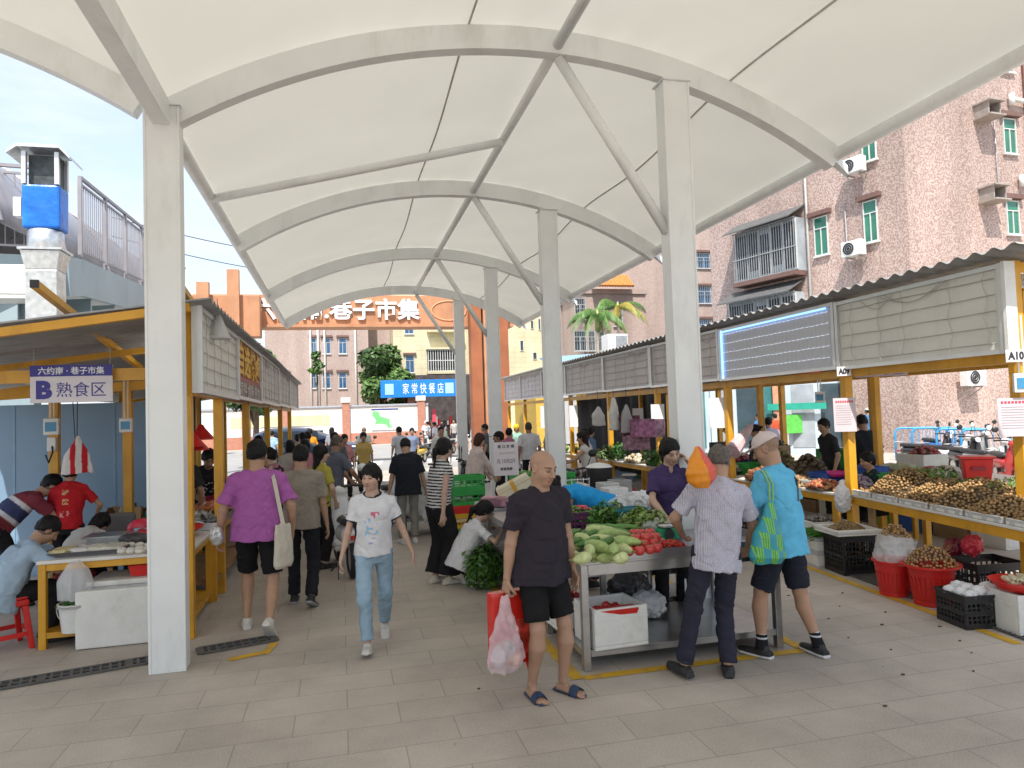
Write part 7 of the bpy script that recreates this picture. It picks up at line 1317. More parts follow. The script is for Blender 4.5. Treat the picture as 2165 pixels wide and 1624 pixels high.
# things under it
m = MB(); P = [G(182, 1252, .5), 0]; cc = Vector((-1.88, 7.0, .0)); obox(m, cc, X_, Y_, -.40, .36, -.03, .03, .005, .50); o = tag(m.build('foam_slab', FOAM, None, bevel=.012), 'big white foam slab standing against the dumpling table', 'foam board'); 
foam_box('closed white foam box with printed top behind the foam slab', (-1.85, 7.34, .145), R(1), .74, .46, .36, lid=True); 0
m = MB(); cc = Vector((-1.72, 7.30, .562)); [obox(m, cc, X_, Y_, *q) for q in ((-.17, .19, -.12, .14, 0, .01), (-.17, .19, -.12, -.11, .01, .1, .02), (-.17, .19, .13, .14, .01, .1, .02), (-.17, -.16, -.11, .13, .01, .1, .02), (.18, .19, -.11, .13, .01, .1, .02))]; tag(m.build('red_basin', REDP), 'red rectangular basin on the closed foam box', 'basin')
c = G(149, 1342, .145); bucket('white bucket with wire handle on the dumpling table shelf', (c.x, c.y+.12, .145), .105, .13, .24, WHITEP); bunch('leaf_bundle', 'small heap of green onions in the white bucket', (c.x, c.y+.12, .33), (.09, .09, .09), 160, .02, (.03, .12, .02), (.14, .34, .05), 47, stems=False)
S = SDF(); S.loft((c.x, c.y+.10, .42), (c.x+.02, c.y+.1, .76), (1, 0, 0), [(0, .13, .09), (.15, .15, .09), (.30, .08, .05), (.34, .02, .02)], k=.02); S.noise = lambda P: .012*vnoise(P, (26, 26, 9), 3); blob('plastic_bag', 'clear plastic bag hanging under the dumpling table over the bucket', 'bag', S, .009, CLEAR, (.7, .7, .7))
def stool(label, c, rz, m_):
    c, X, Y = oriented(c, rz); t = thing('plastic_stool', label, 'stool', c); m = MB(); a = .165; obox(m, c, X, Y, -a, a, -a, a, .43, .46); obox(m, c, X, Y, -a-.008, a+.008, -a-.008, a+.008, .375, .4295); m.build('seat', m_, t, bevel=.015)
    for u in (-1, 1):
        for v in (-1, 1):
            m = MB(); P = []
            for z, k, w_ in ((0, .205, .042), (.374, .165, .05)):
                for du, dv in ((-w_, -w_), (0, -w_), (0, 0), (-w_, 0)): P.append(c+X*u*(k+du)+Y*v*(k+dv)+Vector((0, 0, z)))
            if u*v < 0: P = [P[i] for i in (0, 3, 2, 1, 4, 7, 6, 5)]
            m.hexa(P); m.build('leg', m_, t, bevel=.006)
    m = MB()
    for v in (-1, 1): obox(m, c, X, Y, -.145, .145, v*.19-.008, v*.19+.008, .12, .16); obox(m, c, X, Y, v*.19-.008, v*.19+.008, -.145, .145, .118, .158)
    m.build('cross_bar', m_, t); return t
stool('red plastic stool under the boy in pale blue', (-2.95, 7.24, 0), R(-55), REDP); stool('dark red stool behind the dumpling table', (-2.68, 8.2, 0), R(10), mat('dark_red_plastic', (.3, .02, .03), .4))
t = thing('chair', 'grey upholstered chair behind the boy', 'chair', (-2.6, 8.75, 0)); m = MB(); m.box((-2.6, 8.72, .46), (.46, .46, .08)); m.build('seat', mat('grey_leatherette', (.12, .11, .105), .5), t, bevel=.02); m = MB(); m.box((-2.5, 8.96, .72), (.40, .06, .46)); m.build('backrest', mat('grey_leatherette'), t, bevel=.03)
for x in (-2.8, -2.4):
    for y in (8.54, 8.92): m = MB(); m.box((x, y, .21), (.04, .04, .418)); m.build('leg', BLACKP, t)
t = thing('towel_rack', 'white towel draped over a rack at the far left edge', 'towel', (-3.75, 8.6, 0)); m = MB(); m.tube([(-3.95, 8.6, 0), (-3.95, 8.6, .98), (-3.55, 8.6, .98), (-3.55, 8.6, 0)], .018, 6); m.tube([(-3.95, 8.6, .55), (-3.55, 8.6, .55)], .012, 6); m.build('rack', WHITEP, t); S = SDF(); S.box((-3.75, 8.6, .93), (.22, .035, .11), rad=.03); S.noise = lambda P: .010*vnoise(P, (22, 22, 8), 5); sdf_obj('towel', S, .009, CLOTH, t, (.62, .61, .6), world=True)
c = AY(163, 965, 8.85); t = thing('hanging_bag', 'bundle of red and white plastic bags hanging in front of the red tee', 'bag', (c.x, c.y, c.z-.2)); S = SDF(); S.loft((c.x, c.y, c.z-.19), (c.x, c.y, c.z+.2), (1, 0, 0), [(0, .16, .07), (.2, .13, .06), (.36, .04, .03), (.41, .015, .015)], k=.01); S.noise = lambda P: .018*vnoise(P, (20, 20, 4), 6)
sdf_obj('bag_bundle', S, .008, CLOTH, t, lambda V: np.where(((((V[:, :1]-c.x)*9+.3*(V[:, 2:]-c.z)) % 1) > .52) & (V[:, :1] > c.x-.06), np.array([[.50, .02, .03]]), np.array([[.62, .59, .57]])), world=True)
m = MB(); m.tube([(c.x, c.y, c.z+.2), (c.x+.01, c.y, c.z+.85)], .005, 5); m.tube([(c.x-.02, c.y, c.z+.2), (c.x-.05, c.y, c.z+.85)], .005, 5); m.build('cord', DARK, t)
# back kitchen table along the blue wall
table('grey work table against the blue wall with jars and boxes', (-2.35, 9.75, 0), 0, 1.1, .7, .78, YELD, WTOP, .05, .03)
for i in range(12):
    x = -2.78+.16*(i % 6)+.03*random.random(); y = 9.6+.3*(i//6); h_ = .1+.14*random.random(); k = i % 4; m = MB()
    if k < 2: m.lathe([(0, .0), (.05, 0), (.052, h_*.75), (.035, h_*.85), (.035, h_), (0, h_)], (x, y, .782), 14)
    else: m.box((x, y, .782+h_/2), (.12, .1, h_))
    tag(m.build('jar' if k < 2 else 'food_carton', [mat('brown_jar', (.12, .06, .03), .25), mat('clear_jar', (.4, .42, .36), .2), mat('tan_carton', (.42, .28, .16), .7), mat('green_carton', (.03, .12, .09), .6)][k], None, 'auto' if k < 2 else False), ['dark brown jar on the work table by the blue wall', 'pale jar on the work table by the blue wall', 'tan carton on the work table by the blue wall', 'dark green carton on the work table by the blue wall'][k], 'jar' if k < 2 else 'carton', ['dark jars', 'pale jars', 'tan cartons', 'green cartons'][k]+' on the work table')
# cooked food counter along the left aisle
for i in range(3):
    y = 9.4+2.2*i
    table(['yellow framed cooked meat counter behind the near yellow post', 'middle yellow framed food counter of the left row', 'far yellow framed food counter of the left row'][i], (-1.66, y, 0), 0, .62, 2.1, .80, YEL, STEEL, .06, .03, [.22], shelf_m=WOOD, rim=.05)
for i, (y, lb, cols, el, r) in enumerate([(8.75, 'silvery fish laid on the near end of the cooked meat counter', [(.34, .34, .33), (.18, .18, .17), (.5, .5, .5)], 4, .022), (9.35, 'orange shredded food on the cooked meat counter', [(.55, .19, .03), (.45, .14, .02)], 6, .009), (9.85, 'pink cooked meat on the counter by the red lamps', [(.6, .2, .12), (.6, .3, .2)], 2, .03), (10.25, 'bright red sausages on the cooked meat counter', [(.5, .02, .03), (.4, .02, .02)], 3, .02), (11.4, 'brown roast pieces on the middle left counter', [(.3, .12, .04), (.2, .08, .03)], 2, .03), (12.2, 'pale tofu pieces on the middle left counter', [(.6, .5, .3)], 1.5, .03), (13.6, 'leafy food on the far left counter', [(.1, .2, .04)], 2, .03)]): heap('food_heap', lb, (-1.64, y, .805), .27, .26, .10, r, cols, 260 if r < .02 else 90, seed=60+i, elong=el, cat='food', squash=.8)
# ------------------------------------------------------------------ right counters
A_, B_ = Vector((5.90, 7.42, 0)), Vector((5.42, 4.50, 0)); dd = (B_-A_).normalized(); pp = Vector((-dd.y, dd.x, 0)); mid_ = (A_+B_)/2; 
if pp.x < 0: pp = -pp
ctr = mid_+pp*.5; rzc = math.atan2(dd.y, dd.x); Lc = (B_-A_).length
table('yellow framed fruit counter heaped with longans at the near right', (ctr.x, ctr.y, 0), rzc, Lc, 1.0, .84, YEL, WTOP, .07, .025, None, apron=.09, name='fruit_counter')
for i in range(6):
    p = A_.lerp(B_, (i+.5)/6)+pp*.05; m = MB(); cl_ = (p.x, p.y, .842); obox(m, Vector(cl_), dd, pp, -.225, .225, -.04, .0, 0, .055); obox(m, Vector(cl_), dd, pp, -.225, .225, .001, .4, 0, .012); o = tag(m.build('foam_tray', FOAM, None, bevel=.006), 'white foam tray edge with orange tape along the longan counter', 'tray', 'foam trays edging the longan counter'); m = MB(); [obox(m, Vector(cl_), dd, pp, u-.03, u+.03, -.042, -.0405, .002, .05) for u in (-.15, .02, .17)]; obox(m, Vector(cl_), dd, pp, -.22, .22, -.0405, -.040, .03, .052); m.build('orange_tape', mat('orange_tape'), o)
# longans: heaps described by centre along the counter, and the two baskets
LG = []; g = np.random.default_rng(77)
mounds = [(.55, .48, .46, .30), (1.15, .5, .44, .22), (1.65, .48, .46, .27), (2.2, .44, .44, .20), (2.70, .48, .46, .26)]
def hz_at(u, v): return max([h*max(0, 1-((u-cu)/ru)**2-((v-cv)/.50)**2) for cu, cv, ru, h in mounds]+[.03 if 0 < v < .9 else 0])
for k in range(5200):
    u, v = g.uniform(.03, Lc-.02), g.uniform(.02, .78); z = hz_at(u, v)
    if z <= 0: continue
    p = A_+dd*u+pp*v; LG.append((p.x, p.y, .845+z+g.uniform(-.01, .022), 0))
LG = np.array(LG); keep = []; cell = {}
def thin(P, mn):
    cell = {}; out_ = []
    for p in P:
        k = tuple((p[:3]//mn).astype(int)); ok = True
        for a in (-1, 0, 1):
            for b in (-1, 0, 1):
                for c in (-1, 0, 1):
                    for q in cell.get((k[0]+a, k[1]+b, k[2]+c), ()):
                        if ((q-p[:3])**2).sum() < mn*mn: ok = False
        if ok: cell.setdefault(k, []).append(p[:3]); out_.append(p[:3])
    return np.array(out_)
LG = thin(LG, .0265)
def pile(c, rx, h, n): 
    a = g.uniform(0, 6.283, n); q = np.sqrt(g.uniform(0, 1, n)); return np.stack([c[0]+q*rx*np.cos(a), c[1]+q*rx*np.sin(a), c[2]+h*(1-q**2)+g.uniform(-.01, .015, n)], 1)
bk1 = G(1878, 1262); bk1 = Vector((bk1.x+.12, bk1.y+.05, 0)); bk2 = G(1968, 1285); bk2 = Vector((bk2.x+.12, bk2.y+.1, 0))
LG2 = thin(pile((bk2.x, bk2.y, .37), .22, .16, 1200), .027); LG1 = thin(pile((bk1.x+.06, bk1.y+.02, .56), .14, .12, 700), .027)
ALL = np.concatenate([LG, LG1, LG2]); dist = np.linalg.norm(ALL-CP, axis=1); order = np.argsort(dist); LGM = mat('longan_skin', (.34, .205, .085), .65, var=.4, vs=60); 
lme = raw_mesh('longan', IV2*.0155, IF2, LGM)
lme.polygons.foreach_set('use_smooth', np.ones(len(lme.polygons), bool))
for i in order[:300]:
    o = bpy.data.objects.new('longan', lme); COL.objects.link(o); o.location = ALL[i]; s_ = g.uniform(.85, 1.12); o.scale = (s_, s_, s_*.95); tag(o, 'brown longan among the nearest fruit heaped on the counter and in the red baskets', 'longan', 'longans heaped at the near right')
rest = ALL[order[300:]]; cc_ = np.array([(.35, .21, .085)])*g.uniform(.65, 1.3, (len(rest), 1)); V, F, C_ = balls(rest, .0155, cc_); 
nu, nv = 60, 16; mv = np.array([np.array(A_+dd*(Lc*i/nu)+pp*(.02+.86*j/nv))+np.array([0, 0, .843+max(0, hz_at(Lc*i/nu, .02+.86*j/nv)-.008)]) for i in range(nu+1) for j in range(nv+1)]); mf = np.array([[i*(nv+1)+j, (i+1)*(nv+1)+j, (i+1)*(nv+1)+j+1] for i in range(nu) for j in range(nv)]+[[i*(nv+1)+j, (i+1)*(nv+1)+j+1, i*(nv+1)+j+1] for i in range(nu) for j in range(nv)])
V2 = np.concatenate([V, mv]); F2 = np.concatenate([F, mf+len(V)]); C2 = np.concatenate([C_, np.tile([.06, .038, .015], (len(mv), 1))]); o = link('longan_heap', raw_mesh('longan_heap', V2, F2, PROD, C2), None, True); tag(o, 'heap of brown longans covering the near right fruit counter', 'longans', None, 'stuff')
V, F, C_ = leaves([(tuple(A_+dd*(cu+.1)+pp*(cv+.22)+Vector((0, 0, .85+h*.85))), (.30, .14, .07)) for cu, cv, ru, h in mounds]+[(tuple(A_+dd*(cu+.32)+pp*(cv)+Vector((0, 0, .85+h*.35))), (.1, .16, .05)) for cu, cv, ru, h in mounds], 1100, .032, (.02, .06, .01), (.12, .22, .03), 5); o = link('longan_leaves', raw_mesh('longan_leaves', V, F, LEAFV, C_)); tag(o, 'green leaves left among the longan heaps', 'leaves', None, 'stuff')
basket('red pierced basket under the wrapped longans', bk1, .135, .175, .33, REDP, .02); basket('wide rimmed red pierced basket heaped with longans', bk2, .16, .205, .36, REDP, .055)
S = SDF(); S.loft((bk1.x+.03, bk1.y, .31), (bk1.x+.05, bk1.y, .60), (1, 0, 0), [(0, .19, .19), (.06, .21, .21), (.18, .18, .17), (.27, .15, .15)], k=.01); S.noise = lambda P: .016*(vnoise(P, (16, 16, 12), 9)+.5*vnoise(P, (36, 36, 30), 10)); blob('plastic_bag', 'clear plastic wrap bulging between the red basket and its longans', 'bag', S, .009, CLEAR, (.75, .75, .75))
m = MB()
for i in range(16): a = .3+.12*i*random.random(); q = Vector((bk2.x+.12, bk2.y+.04, .42)); m.tube([q, q+Vector((.16*math.cos(a*.5)+.05*random.random(), .08-.1*random.random(), .03+.12*random.random()))], .0025, 4)
tag(m.build('twig_bundle', WOOD), 'bare longan twigs sticking out of the wide red basket', 'twigs')
GRD = R(-82)
c = G(1728, 1196); foam_box('white foam box with orange tape holding garlic chives', (c.x+.12, c.y+.1, 0), R(-8), .34, .5, .34, tape=((.0, .07), (.42, .60), (.9, 1.0)))
m = MB(); gg = random.Random(3)
for i in range(170): x, y = c.x+.12+gg.uniform(-.15, .15), c.y+.1+gg.uniform(-.2, .2); a = gg.gauss(0, .35); z = .30+.1*gg.random(); m.tube([Vector((x-.13*math.cos(a), y-.13*math.sin(a), z)), Vector((x, y, z+.025)), Vector((x+.13*math.cos(a), y+.13*math.sin(a), z-.01))], .0045, 4)
tag(m.build('garlic_chives', mat('chive_green', (.06, .24, .02), .5, var=.35, vs=20)), 'bundle of bright green garlic chives in the taped foam box', 'greens')
c = G(1803, 1216); crate('tall black crate under a white tray beside the red basket', (c.x+.10, c.y+.16, 0), R(-8), .38, .42, .42, BLACKP, None, 6, 8); cc = Vector((c.x+.08, c.y+.16, .445)); X_, Y_ = Vector((.99, -.14, 0)), Vector((.14, .99, 0)); m = MB(); [obox(m, cc, X_, Y_, *q) for q in ((-.26, .26, -.26, .26, 0, .02), (-.26, .26, -.26, -.225, .021, .065, .012), (-.26, .26, .225, .26, .021, .065, .012), (-.26, -.225, -.225, .225, .021, .065, .0), (.225, .26, -.225, .225, .021, .065, .0))]; tag(m.build('foam_tray', FOAM, None, bevel=.012), 'white foam tray of small snails on the tall black crate', 'tray')
heap('snail_heap', 'small brown snails heaped in the white foam tray', (cc.x, cc.y, cc.z+.021), .2, .2, .09, .013, [(.22, .14, .05), (.14, .09, .04), (.3, .2, .08)], 700, seed=9, cat='snails')
c = G(2072, 1331); crate('low black crate of white garlic bags at the front right', (c.x+.10, c.y+.16, 0), R(-8), .40, .36, .26, BLACKP, None, 5, 9)
for i in range(11): sack('garlic_bag', 'small white bag of peeled garlic in the low black crate', 'bag', (c.x+.10+(i % 4-1.5)*.09, c.y+.14+(i//4-1)*.1, .27+.03*(i % 2)), (.06, .05, .045), mat('white_film'), (0, 0, 0), 30+i, 1.5, .01, group='garlic bags in the low black crate')
c = G(2150, 1342); foam_box('white foam tub at the right picture edge', (c.x+.16, c.y+.1, 0), R(-8), .36, .4, .33); m = MB(); m.lathe([(0, .345), (.14, .345), (.21, .42), (.22, .42), (.15, .34), (0, .335)], (c.x+.12, c.y+.06, 0), 24); tag(m.build('red_bowl', REDP, None, True), 'red bowl of white radish pieces on the white foam tub', 'bowl')
for i in range(7): gourd((c.x+.08+.05*(i % 3), c.y+.03+.05*(i//3), .41+.02*(i % 2)), (1, .5*i, .1), .15, .03, (.6, .57, .4), 200+i, 0, .1, lb='pale radish piece in the red bowl', group='radish pieces in the red bowl', mn='radish')
foam_box('grey white foam tub with a purple bag under the longan counter', (6.05, 6.35, 0), R(-8), .62, .36, .30); sack('plastic_bag', 'purple plastic bag in the foam tub under the counter', 'bag', (6.05, 6.35, .28), (.22, .12, .07), mat('purple_film', (.20, .05, .28), .35), (0, 0, 0), 51)
bucket('white round tub under the counter left of the longan basket', (6.1, 6.95, 0), .2, .24, .34, WHITEP, False); crate('black crate half hidden under the longan counter', (6.0, 5.65, 0), R(-8), .5, .42, .36, BLACKP, None, 5, 8); crate('black crate at the near end under the longan counter', (5.85, 5.0, 0), R(-8), .5, .42, .26, BLACKP, None, 4, 8)
c = G(2060, 1125, .3); sack('plastic_bag', 'glossy red plastic bag hanging under the longan counter', 'bag', (5.93, 5.72, .50), (.1, .08, .1), mat('red_film'), (0, 0, 0), 53, 1.6); sack('plastic_bag', 'dark red plastic bag on the crate under the counter', 'bag', (5.95, 5.95, .44), (.09, .09, .1), mat('dark_red_film', (.2, .01, .03), .3), (0, 0, 0), 54, 1.6)
c = AX(1781, 1055, 5.80); t = sack('plastic_bag', 'white plastic bag hanging from the corner of the longan counter', 'bag', (c.x-.02, c.y-.03, c.z), (.10, .09, .16), mat('white_film'), (0, 0, 0), 55, 1.3, knot=True)
m = MB(); c = G(1826, 1112, .45); m.box((5.93, 7.05, .62), (.03, .09, .36)); tag(m.build('wood_board', mat('raw_wood', (.34, .22, .11), .8, var=.25)), 'short raw wood board standing by the snail tray', 'board')
# back counter of the near right stall: bags, tubs, red crate
table('white topped back counter behind the longan vendor', (7.7, 6.6, 0), R(80), 3.4, .7, .95, YEL, WTOP, .06, .03, name='fruit_counter')
c = AX(2063, 968, 7.35); m = MB(); cc = Vector((c.x, c.y, .955)); t = thing('red_crate', 'bright red plastic tub with side handle on the back counter', 'tub', cc); X_, Y_ = Vector((.8, -.6, 0)), Vector((.6, .8, 0)); m.hexa([cc+X_*u*k+Y_*v*k+Vector((0, 0, z)) for z, k in ((0, .8), (.26, 1)) for u, v in ((-.16, -.13), (.16, -.13), (.16, .13), (-.16, .13))]); m.build('tub_body', REDP, t, bevel=.015); m = MB(); obox(m, cc, X_, Y_, -.18, .18, -.15, .15, .262, .29); m.build('rim', REDP, t); m = MB(); obox(m, cc, X_, Y_, -.07, .07, -.152, -.128, .13, .17); m.build('handle', mat('dark_red_plastic'), t)
for i, (px, py, rr, cl_, lb) in enumerate([(1880, 958, (.15, .13, .06), (.5, .48, .42), 'white bag of dried food on the back counter'), (1905, 938, (.2, .16, .07), (.32, .33, .2), 'bag of greenish dried food stacked on the back counter'), (1885, 965, (.12, .1, .05), (.5, .04, .03), 'red bag on the back counter'), (1935, 962, (.16, .12, .05), (.05, .28, .16), 'green bag on the back counter'), (1965, 965, (.14, .12, .06), (.35, .07, .06), 'red and clear bag on the back counter'), (1995, 955, (.2, .15, .07), (.45, .43, .33), 'cream bag by the red tub'), (1850, 935, (.13, .1, .06), (.3, .3, .3), 'grey plastic bag behind the seated vendor'), (2010, 1000, (.2, .15, .05), (.6, .58, .55), 'clear white bag behind the longans')]):
    c = AX(px, py, 7.4); sack('food_bag', lb, 'bag', (c.x, c.y, .955+rr[2]*.9), rr, PROD, cl_, 70+i, 1.2)
foam_box('long white foam box at the near end of the back counter', (7.5, 5.45, .953), R(-10), .3, .5, .14)
# further right counters with produce
for i, y in enumerate((8.85, 11.35, 13.9, 16.5, 19.0, 21.5)):
    table(['second yellow framed counter with onions and ginger', 'third right counter with cabbages and radishes', 'fourth right counter with greens', 'fifth right counter with greens', 'sixth right counter near the gate', 'last right counter near the gate'][i], (6.35, y, 0), R(90), 2.45, .9, .82, YEL, WTOP, .07, .03, None, apron=.08, name='fruit_counter')
hp_l = [((6.05, 8.0, .825), .2, .3, .10, .028, [(.35, .10, .05), (.42, .2, .08)], 'red brown onions at the front of the second counter', 120), ((6.1, 8.6, .825), .2, .28, .1, .03, [(.4, .26, .12), (.3, .17, .08)], 'light brown potatoes on the second counter', 110), ((6.5, 7.95, .825), .18, .25, .16, .022, [(.40, .33, .40), (.3, .2, .3)], 'lilac shallots heaped behind the onions', 160), ((6.55, 9.0, .825), .28, .35, .34, .04, [(.07, .05, .03), (.1, .07, .03)], 'dark yam heap on the second counter', 90), ((6.6, 9.8, .825), .3, .3, .40, .03, [(.12, .12, .04), (.2, .16, .05)], 'dark green stalks heaped on the second counter', 120), ((6.05, 9.4, .825), .22, .3, .15, .035, [(.3, .12, .04), (.25, .1, .05)], 'ginger roots at the front of the second counter', 90), ((6.15, 10.7, .825), .25, .35, .15, .06, [(.5, .5, .32), (.55, .5, .38)], 'pale radishes on the third counter', 40), ((6.15, 11.6, .825), .28, .4, .16, .06, [(.14, .28, .06), (.3, .4, .14)], 'green cabbages on the third counter', 40), ((6.15, 12.9, .825), .3, .4, .15, .05, [(.05, .15, .02), (.1, .22, .04)], 'dark green leafy heap on the fourth counter', 90), ((6.15, 14.0, .825), .3, .5, .14, .05, [(.5, .4, .25), (.5, .45, .35)], 'pale root vegetables on the fourth counter', 60), ((6.15, 15.8, .825), .3, .5, .16, .05, [(.05, .16, .03), (.3, .35, .15)], 'leafy heap on the fifth counter', 80), ((6.15, 17.2, .825), .3, .5, .16, .05, [(.3, .1, .04), (.1, .2, .03)], 'mixed vegetables on the fifth counter', 80), ((6.15, 19, .825), .3, .7, .16, .05, [(.08, .2, .03), (.4, .35, .2)], 'mixed vegetables on the sixth counter', 90)]
for i, (c, rx, ry, h, r, cols, lb, n) in enumerate(hp_l): heap('produce_heap', lb, c, rx, ry, h, r, cols, n, seed=90+i, elong=2.2 if 'stalk' in lb or 'ginger' in lb or 'radish' in lb else None)
for i, (x, y, z, w_, d_, h_, m_, lb) in enumerate([(6.45, 8.45, .823, .4, .34, .15, BLUEP, 'dark blue crate beside the shallots'), (6.9, 8.25, .823, .4, .34, .22, BLUEP, 'blue crate at the back of the second counter'), (6.15, 8.28, .823, .3, .3, .08, WHITEP, 'white tray between onions and potatoes'), (6.8, 7.75, .823, .34, .3, .16, GREENP, 'green crate next to the post'), (6.5, 10.4, .823, .4, .34, .16, GREENP, 'green crate between second and third counters'), (6.5, 13.2, .823, .5, .34, .2, GREENP, 'green crate on the fourth counter'), (6.0, 8.9, 0, .5, .4, .3, WHITEP, 'white crate under the second counter'), (6.1, 9.6, 0, .5, .4, .3, BLACKP, 'black crate under the second counter'), (6.05, 8.2, 0, .5, .4, .28, FOAM, 'foam coloured crate under the onions')]): crate(lb, (x, y, z), R(90), w_, d_, h_, m_, None, 3, 6)
m = MB(); c = AX(1768, 980, 6.4); m.lathe([(0, 0), (.08, 0), (.12, .07), (.13, .075), (.09, .005), (0, .01)], (c.x, c.y, .95), 20); tag(m.build('pink_bowl', mat('pink_plastic', (.6, .03, .2), .4), None, True), 'bright pink plastic bowl on the shallots by the yellow post', 'bowl')
heap('snail_heap', 'grey shellfish in a tray under the onions', (5.93, 7.95, .45), .2, .2, .06, .014, [(.3, .28, .25), (.15, .13, .12)], 300, seed=33, cat='shellfish'); foam_box('low white foam box of shellfish under the onions', (5.93, 7.95, .16), R(-8), .5, .5, .30)
for i, (x, y, s_) in enumerate([(5.95, 12.6, .3), (5.9, 11.3, .28), (5.9, 14.9, .3)]): bunch('leaf_bundle', ['dark green leafy bundle by the yellow post behind the rider', 'leafy greens stacked at the front of the third counter', 'green bundle on the fourth counter'][i], (x, y, .83), (s_, s_, .28), 500, .045, (.015, .06, .01), (.06, .18, .03), 130+i)
for i in range(22):
    y = 7.6+.62*i; k = i % 5; z = 0
    for j in range(2+(i*7) % 3):
        h_ = .22+.05*((i+j) % 3); foam_box(['white foam box', 'brown carton', 'dark blue box', 'green box', 'dark grey box'][(k+j) % 5]+' in the stacks along the back of the right stalls', (8.35+.12*((i*3+j) % 3), y, z), R(88+((i+j) % 5)*2), .54, .42, h_, ['white boxes', 'brown cartons', 'blue boxes', 'green boxes', 'dark boxes'][(k+j) % 5]+' stacked at the back of the right stalls', m_=[FOAM, mat('brown_carton', (.30, .20, .11), .8, var=.2), BLUEP, GREENP, mat('dark_box', (.06, .06, .065), .6)][(k+j) % 5]); z += h_+.004
    if i % 2 == 0: heap('produce_heap', ['dark vegetables', 'red onions', 'leafy greens', 'brown roots'][i//2 % 4]+' on stack %s of the back boxes' % ['one', 'two', 'three', 'four', 'five', 'six', 'seven', 'eight', 'nine', 'ten', 'eleven'][i//2], (8.4, y, z-.06), .24, .19, .14, .035, [[(.06, .05, .03), (.1, .08, .03)], [(.28, .05, .06), (.35, .1, .08)], [(.05, .15, .03), (.12, .25, .05)], [(.25, .15, .07), (.18, .1, .05)]][i//2 % 4], 45, seed=500+i)
# dark hanging cloth, clothes and bags behind the middle right stalls
DARKC = mat('dark_tarpaulin', (.03, .032, .04), .8, var=.3, vs=2)
t = thing('tarpaulin', 'dark tarpaulin hung behind the middle right stalls', 'tarpaulin', (8.5, 14.2, 0)); MB().grid(lambda u, v: (7.35+.06*math.sin(u*40), 15.2+6.5*u, .3+2.0*v), 60, 4).build('sheet', DARKC, t, True, solid=.01)
t = thing('sheet_wall', 'pale blue sheet panel at the far right stalls', 'wall', (7.6, 18.5, 0)); m = MB(); m.box((7.6, 18.5, 1.1), (.06, 1.3, 2.2)); m.build('panel', mat('blue_sheet'), t)
t = thing('sheet_wall', 'salmon tiled pier beyond the far right stalls', 'pier', (7.2, 23.4, 0)); m = MB(); m.box((7.2, 23.4, 1.2), (.5, .4, 2.4)); m.build('pier', mat('salmon_tile'), t)
for i, (px, py, Y, lb, cl_, rr) in enumerate([(1265, 880, 12.2, 'white bag with dark print hanging on the dark tarpaulin', (.55, .53, .5), (.14, .05, .17)), (1298, 875, 11.6, 'white sleeve shaped bag hanging beside the yellow post', (.62, .6, .55), (.10, .06, .28)), (1325, 885, 11.4, 'bundle of grey plastic bags hanging at the stall front', (.34, .32, .32), (.12, .08, .24))]):
    c = AY(px, py, Y); S = SDF(); S.loft((c.x, c.y, c.z-rr[2]), (c.x, c.y, c.z+rr[2]), (1, 0, 0), [(0, rr[0], rr[1]), (rr[2], rr[0]*.9, rr[1]), (rr[2]*1.8, rr[0]*.35, rr[1]*.6), (rr[2]*2, .02, .02)], k=.01); S.noise = lambda P: .015*vnoise(P, (14, 14, 9), 7); o = blob('hanging_bag', lb, 'bag', S, .012, CLOTH, cl_); m = MB(); m.tube([(c.x, c.y, c.z+rr[2]), (c.x, c.y, 2.3)], .004, 4); m.build('cord', DARK, o)
for i, (px, py, w_, h_, cl_, lb) in enumerate([(1358, 905, .35, .3, (.30, .12, .22), 'magenta printed carton on the middle right stall'), (1385, 905, .25, .3, (.34, .2, .28), 'pinkish printed carton beside the magenta one'), (1345, 935, .4, .25, (.28, .15, .2), 'low printed carton on the middle right stall'), (1330, 900, .3, .35, (.10, .03, .05), 'dark maroon carton behind the grey bags')]):
    c = AY(px, py, 11.2+.1*i); m = MB(); m.box((c.x, c.y, c.z), (w_, .25, h_)); tag(m.build('carton', mat('carton_%d' % i, cl_, .7, var=.8, vs=14)), lb, 'carton')
# folded umbrella, far blue tarp
t = thing('umbrella', 'pale pink half folded umbrella beside the second counter', 'umbrella', (6.05, 9.9, .9)); a, b = AX(1592, 895, 6.3), AX(1548, 955, 5.75); m = MB(); m.tube([a, a.lerp(b, .15), a.lerp(b, .6), b], [.01, .05, .10, .13], 10); m.build('canopy', mat('pink_cloth', (.55, .40, .42), .8, var=.2, vs=9), t); m = MB(); m.tube([a+(a-b)*.1, b+(b-a)*.2], .01, 6); m.build('shaft', ALU, t)
# ------------------------------------------------------------------ centre: cart, crates, cloth table, sign
crs = [(GREENP, 'green crate at the foot of the coloured crate stack'), (mat('yellow_plastic', (.66, .40, .03), .4), 'yellow crate in the coloured crate stack'), (REDP, 'red crate in the coloured crate stack'), (GREENP, 'green crate near the top of the coloured crate stack'), (GREENP, 'topmost green crate of the coloured crate stack')]
z = 0
for m_, lb in crs: crate(lb, (1.86, 10.9, z), R(6), .5, .36, .2 if m_ is not REDP else .1, m_, None, 2, 5); z += (.2 if m_ is not REDP else .1)+.022
for i in range(2): crate(['green crate of vegetables on the table behind the cloth', 'second green crate on the table behind the cloth'][i], (2.75+.5*i, 10.6, .82), R(4), .46, .34, .16, GREENP, None, 2, 5); heap('produce_heap', ['green beans in the front green crate', 'leafy greens in the second green crate'][i], (2.75+.5*i, 10.6, .95), .2, .15, .08, .02, [(.08, .25, .04), (.12, .3, .06)], 90, seed=150+i, elong=2)
table('plain market table behind the grey cloth table', (3.0, 10.5, 0), 0, 1.3, .7, .82, STEEL, WTOP)
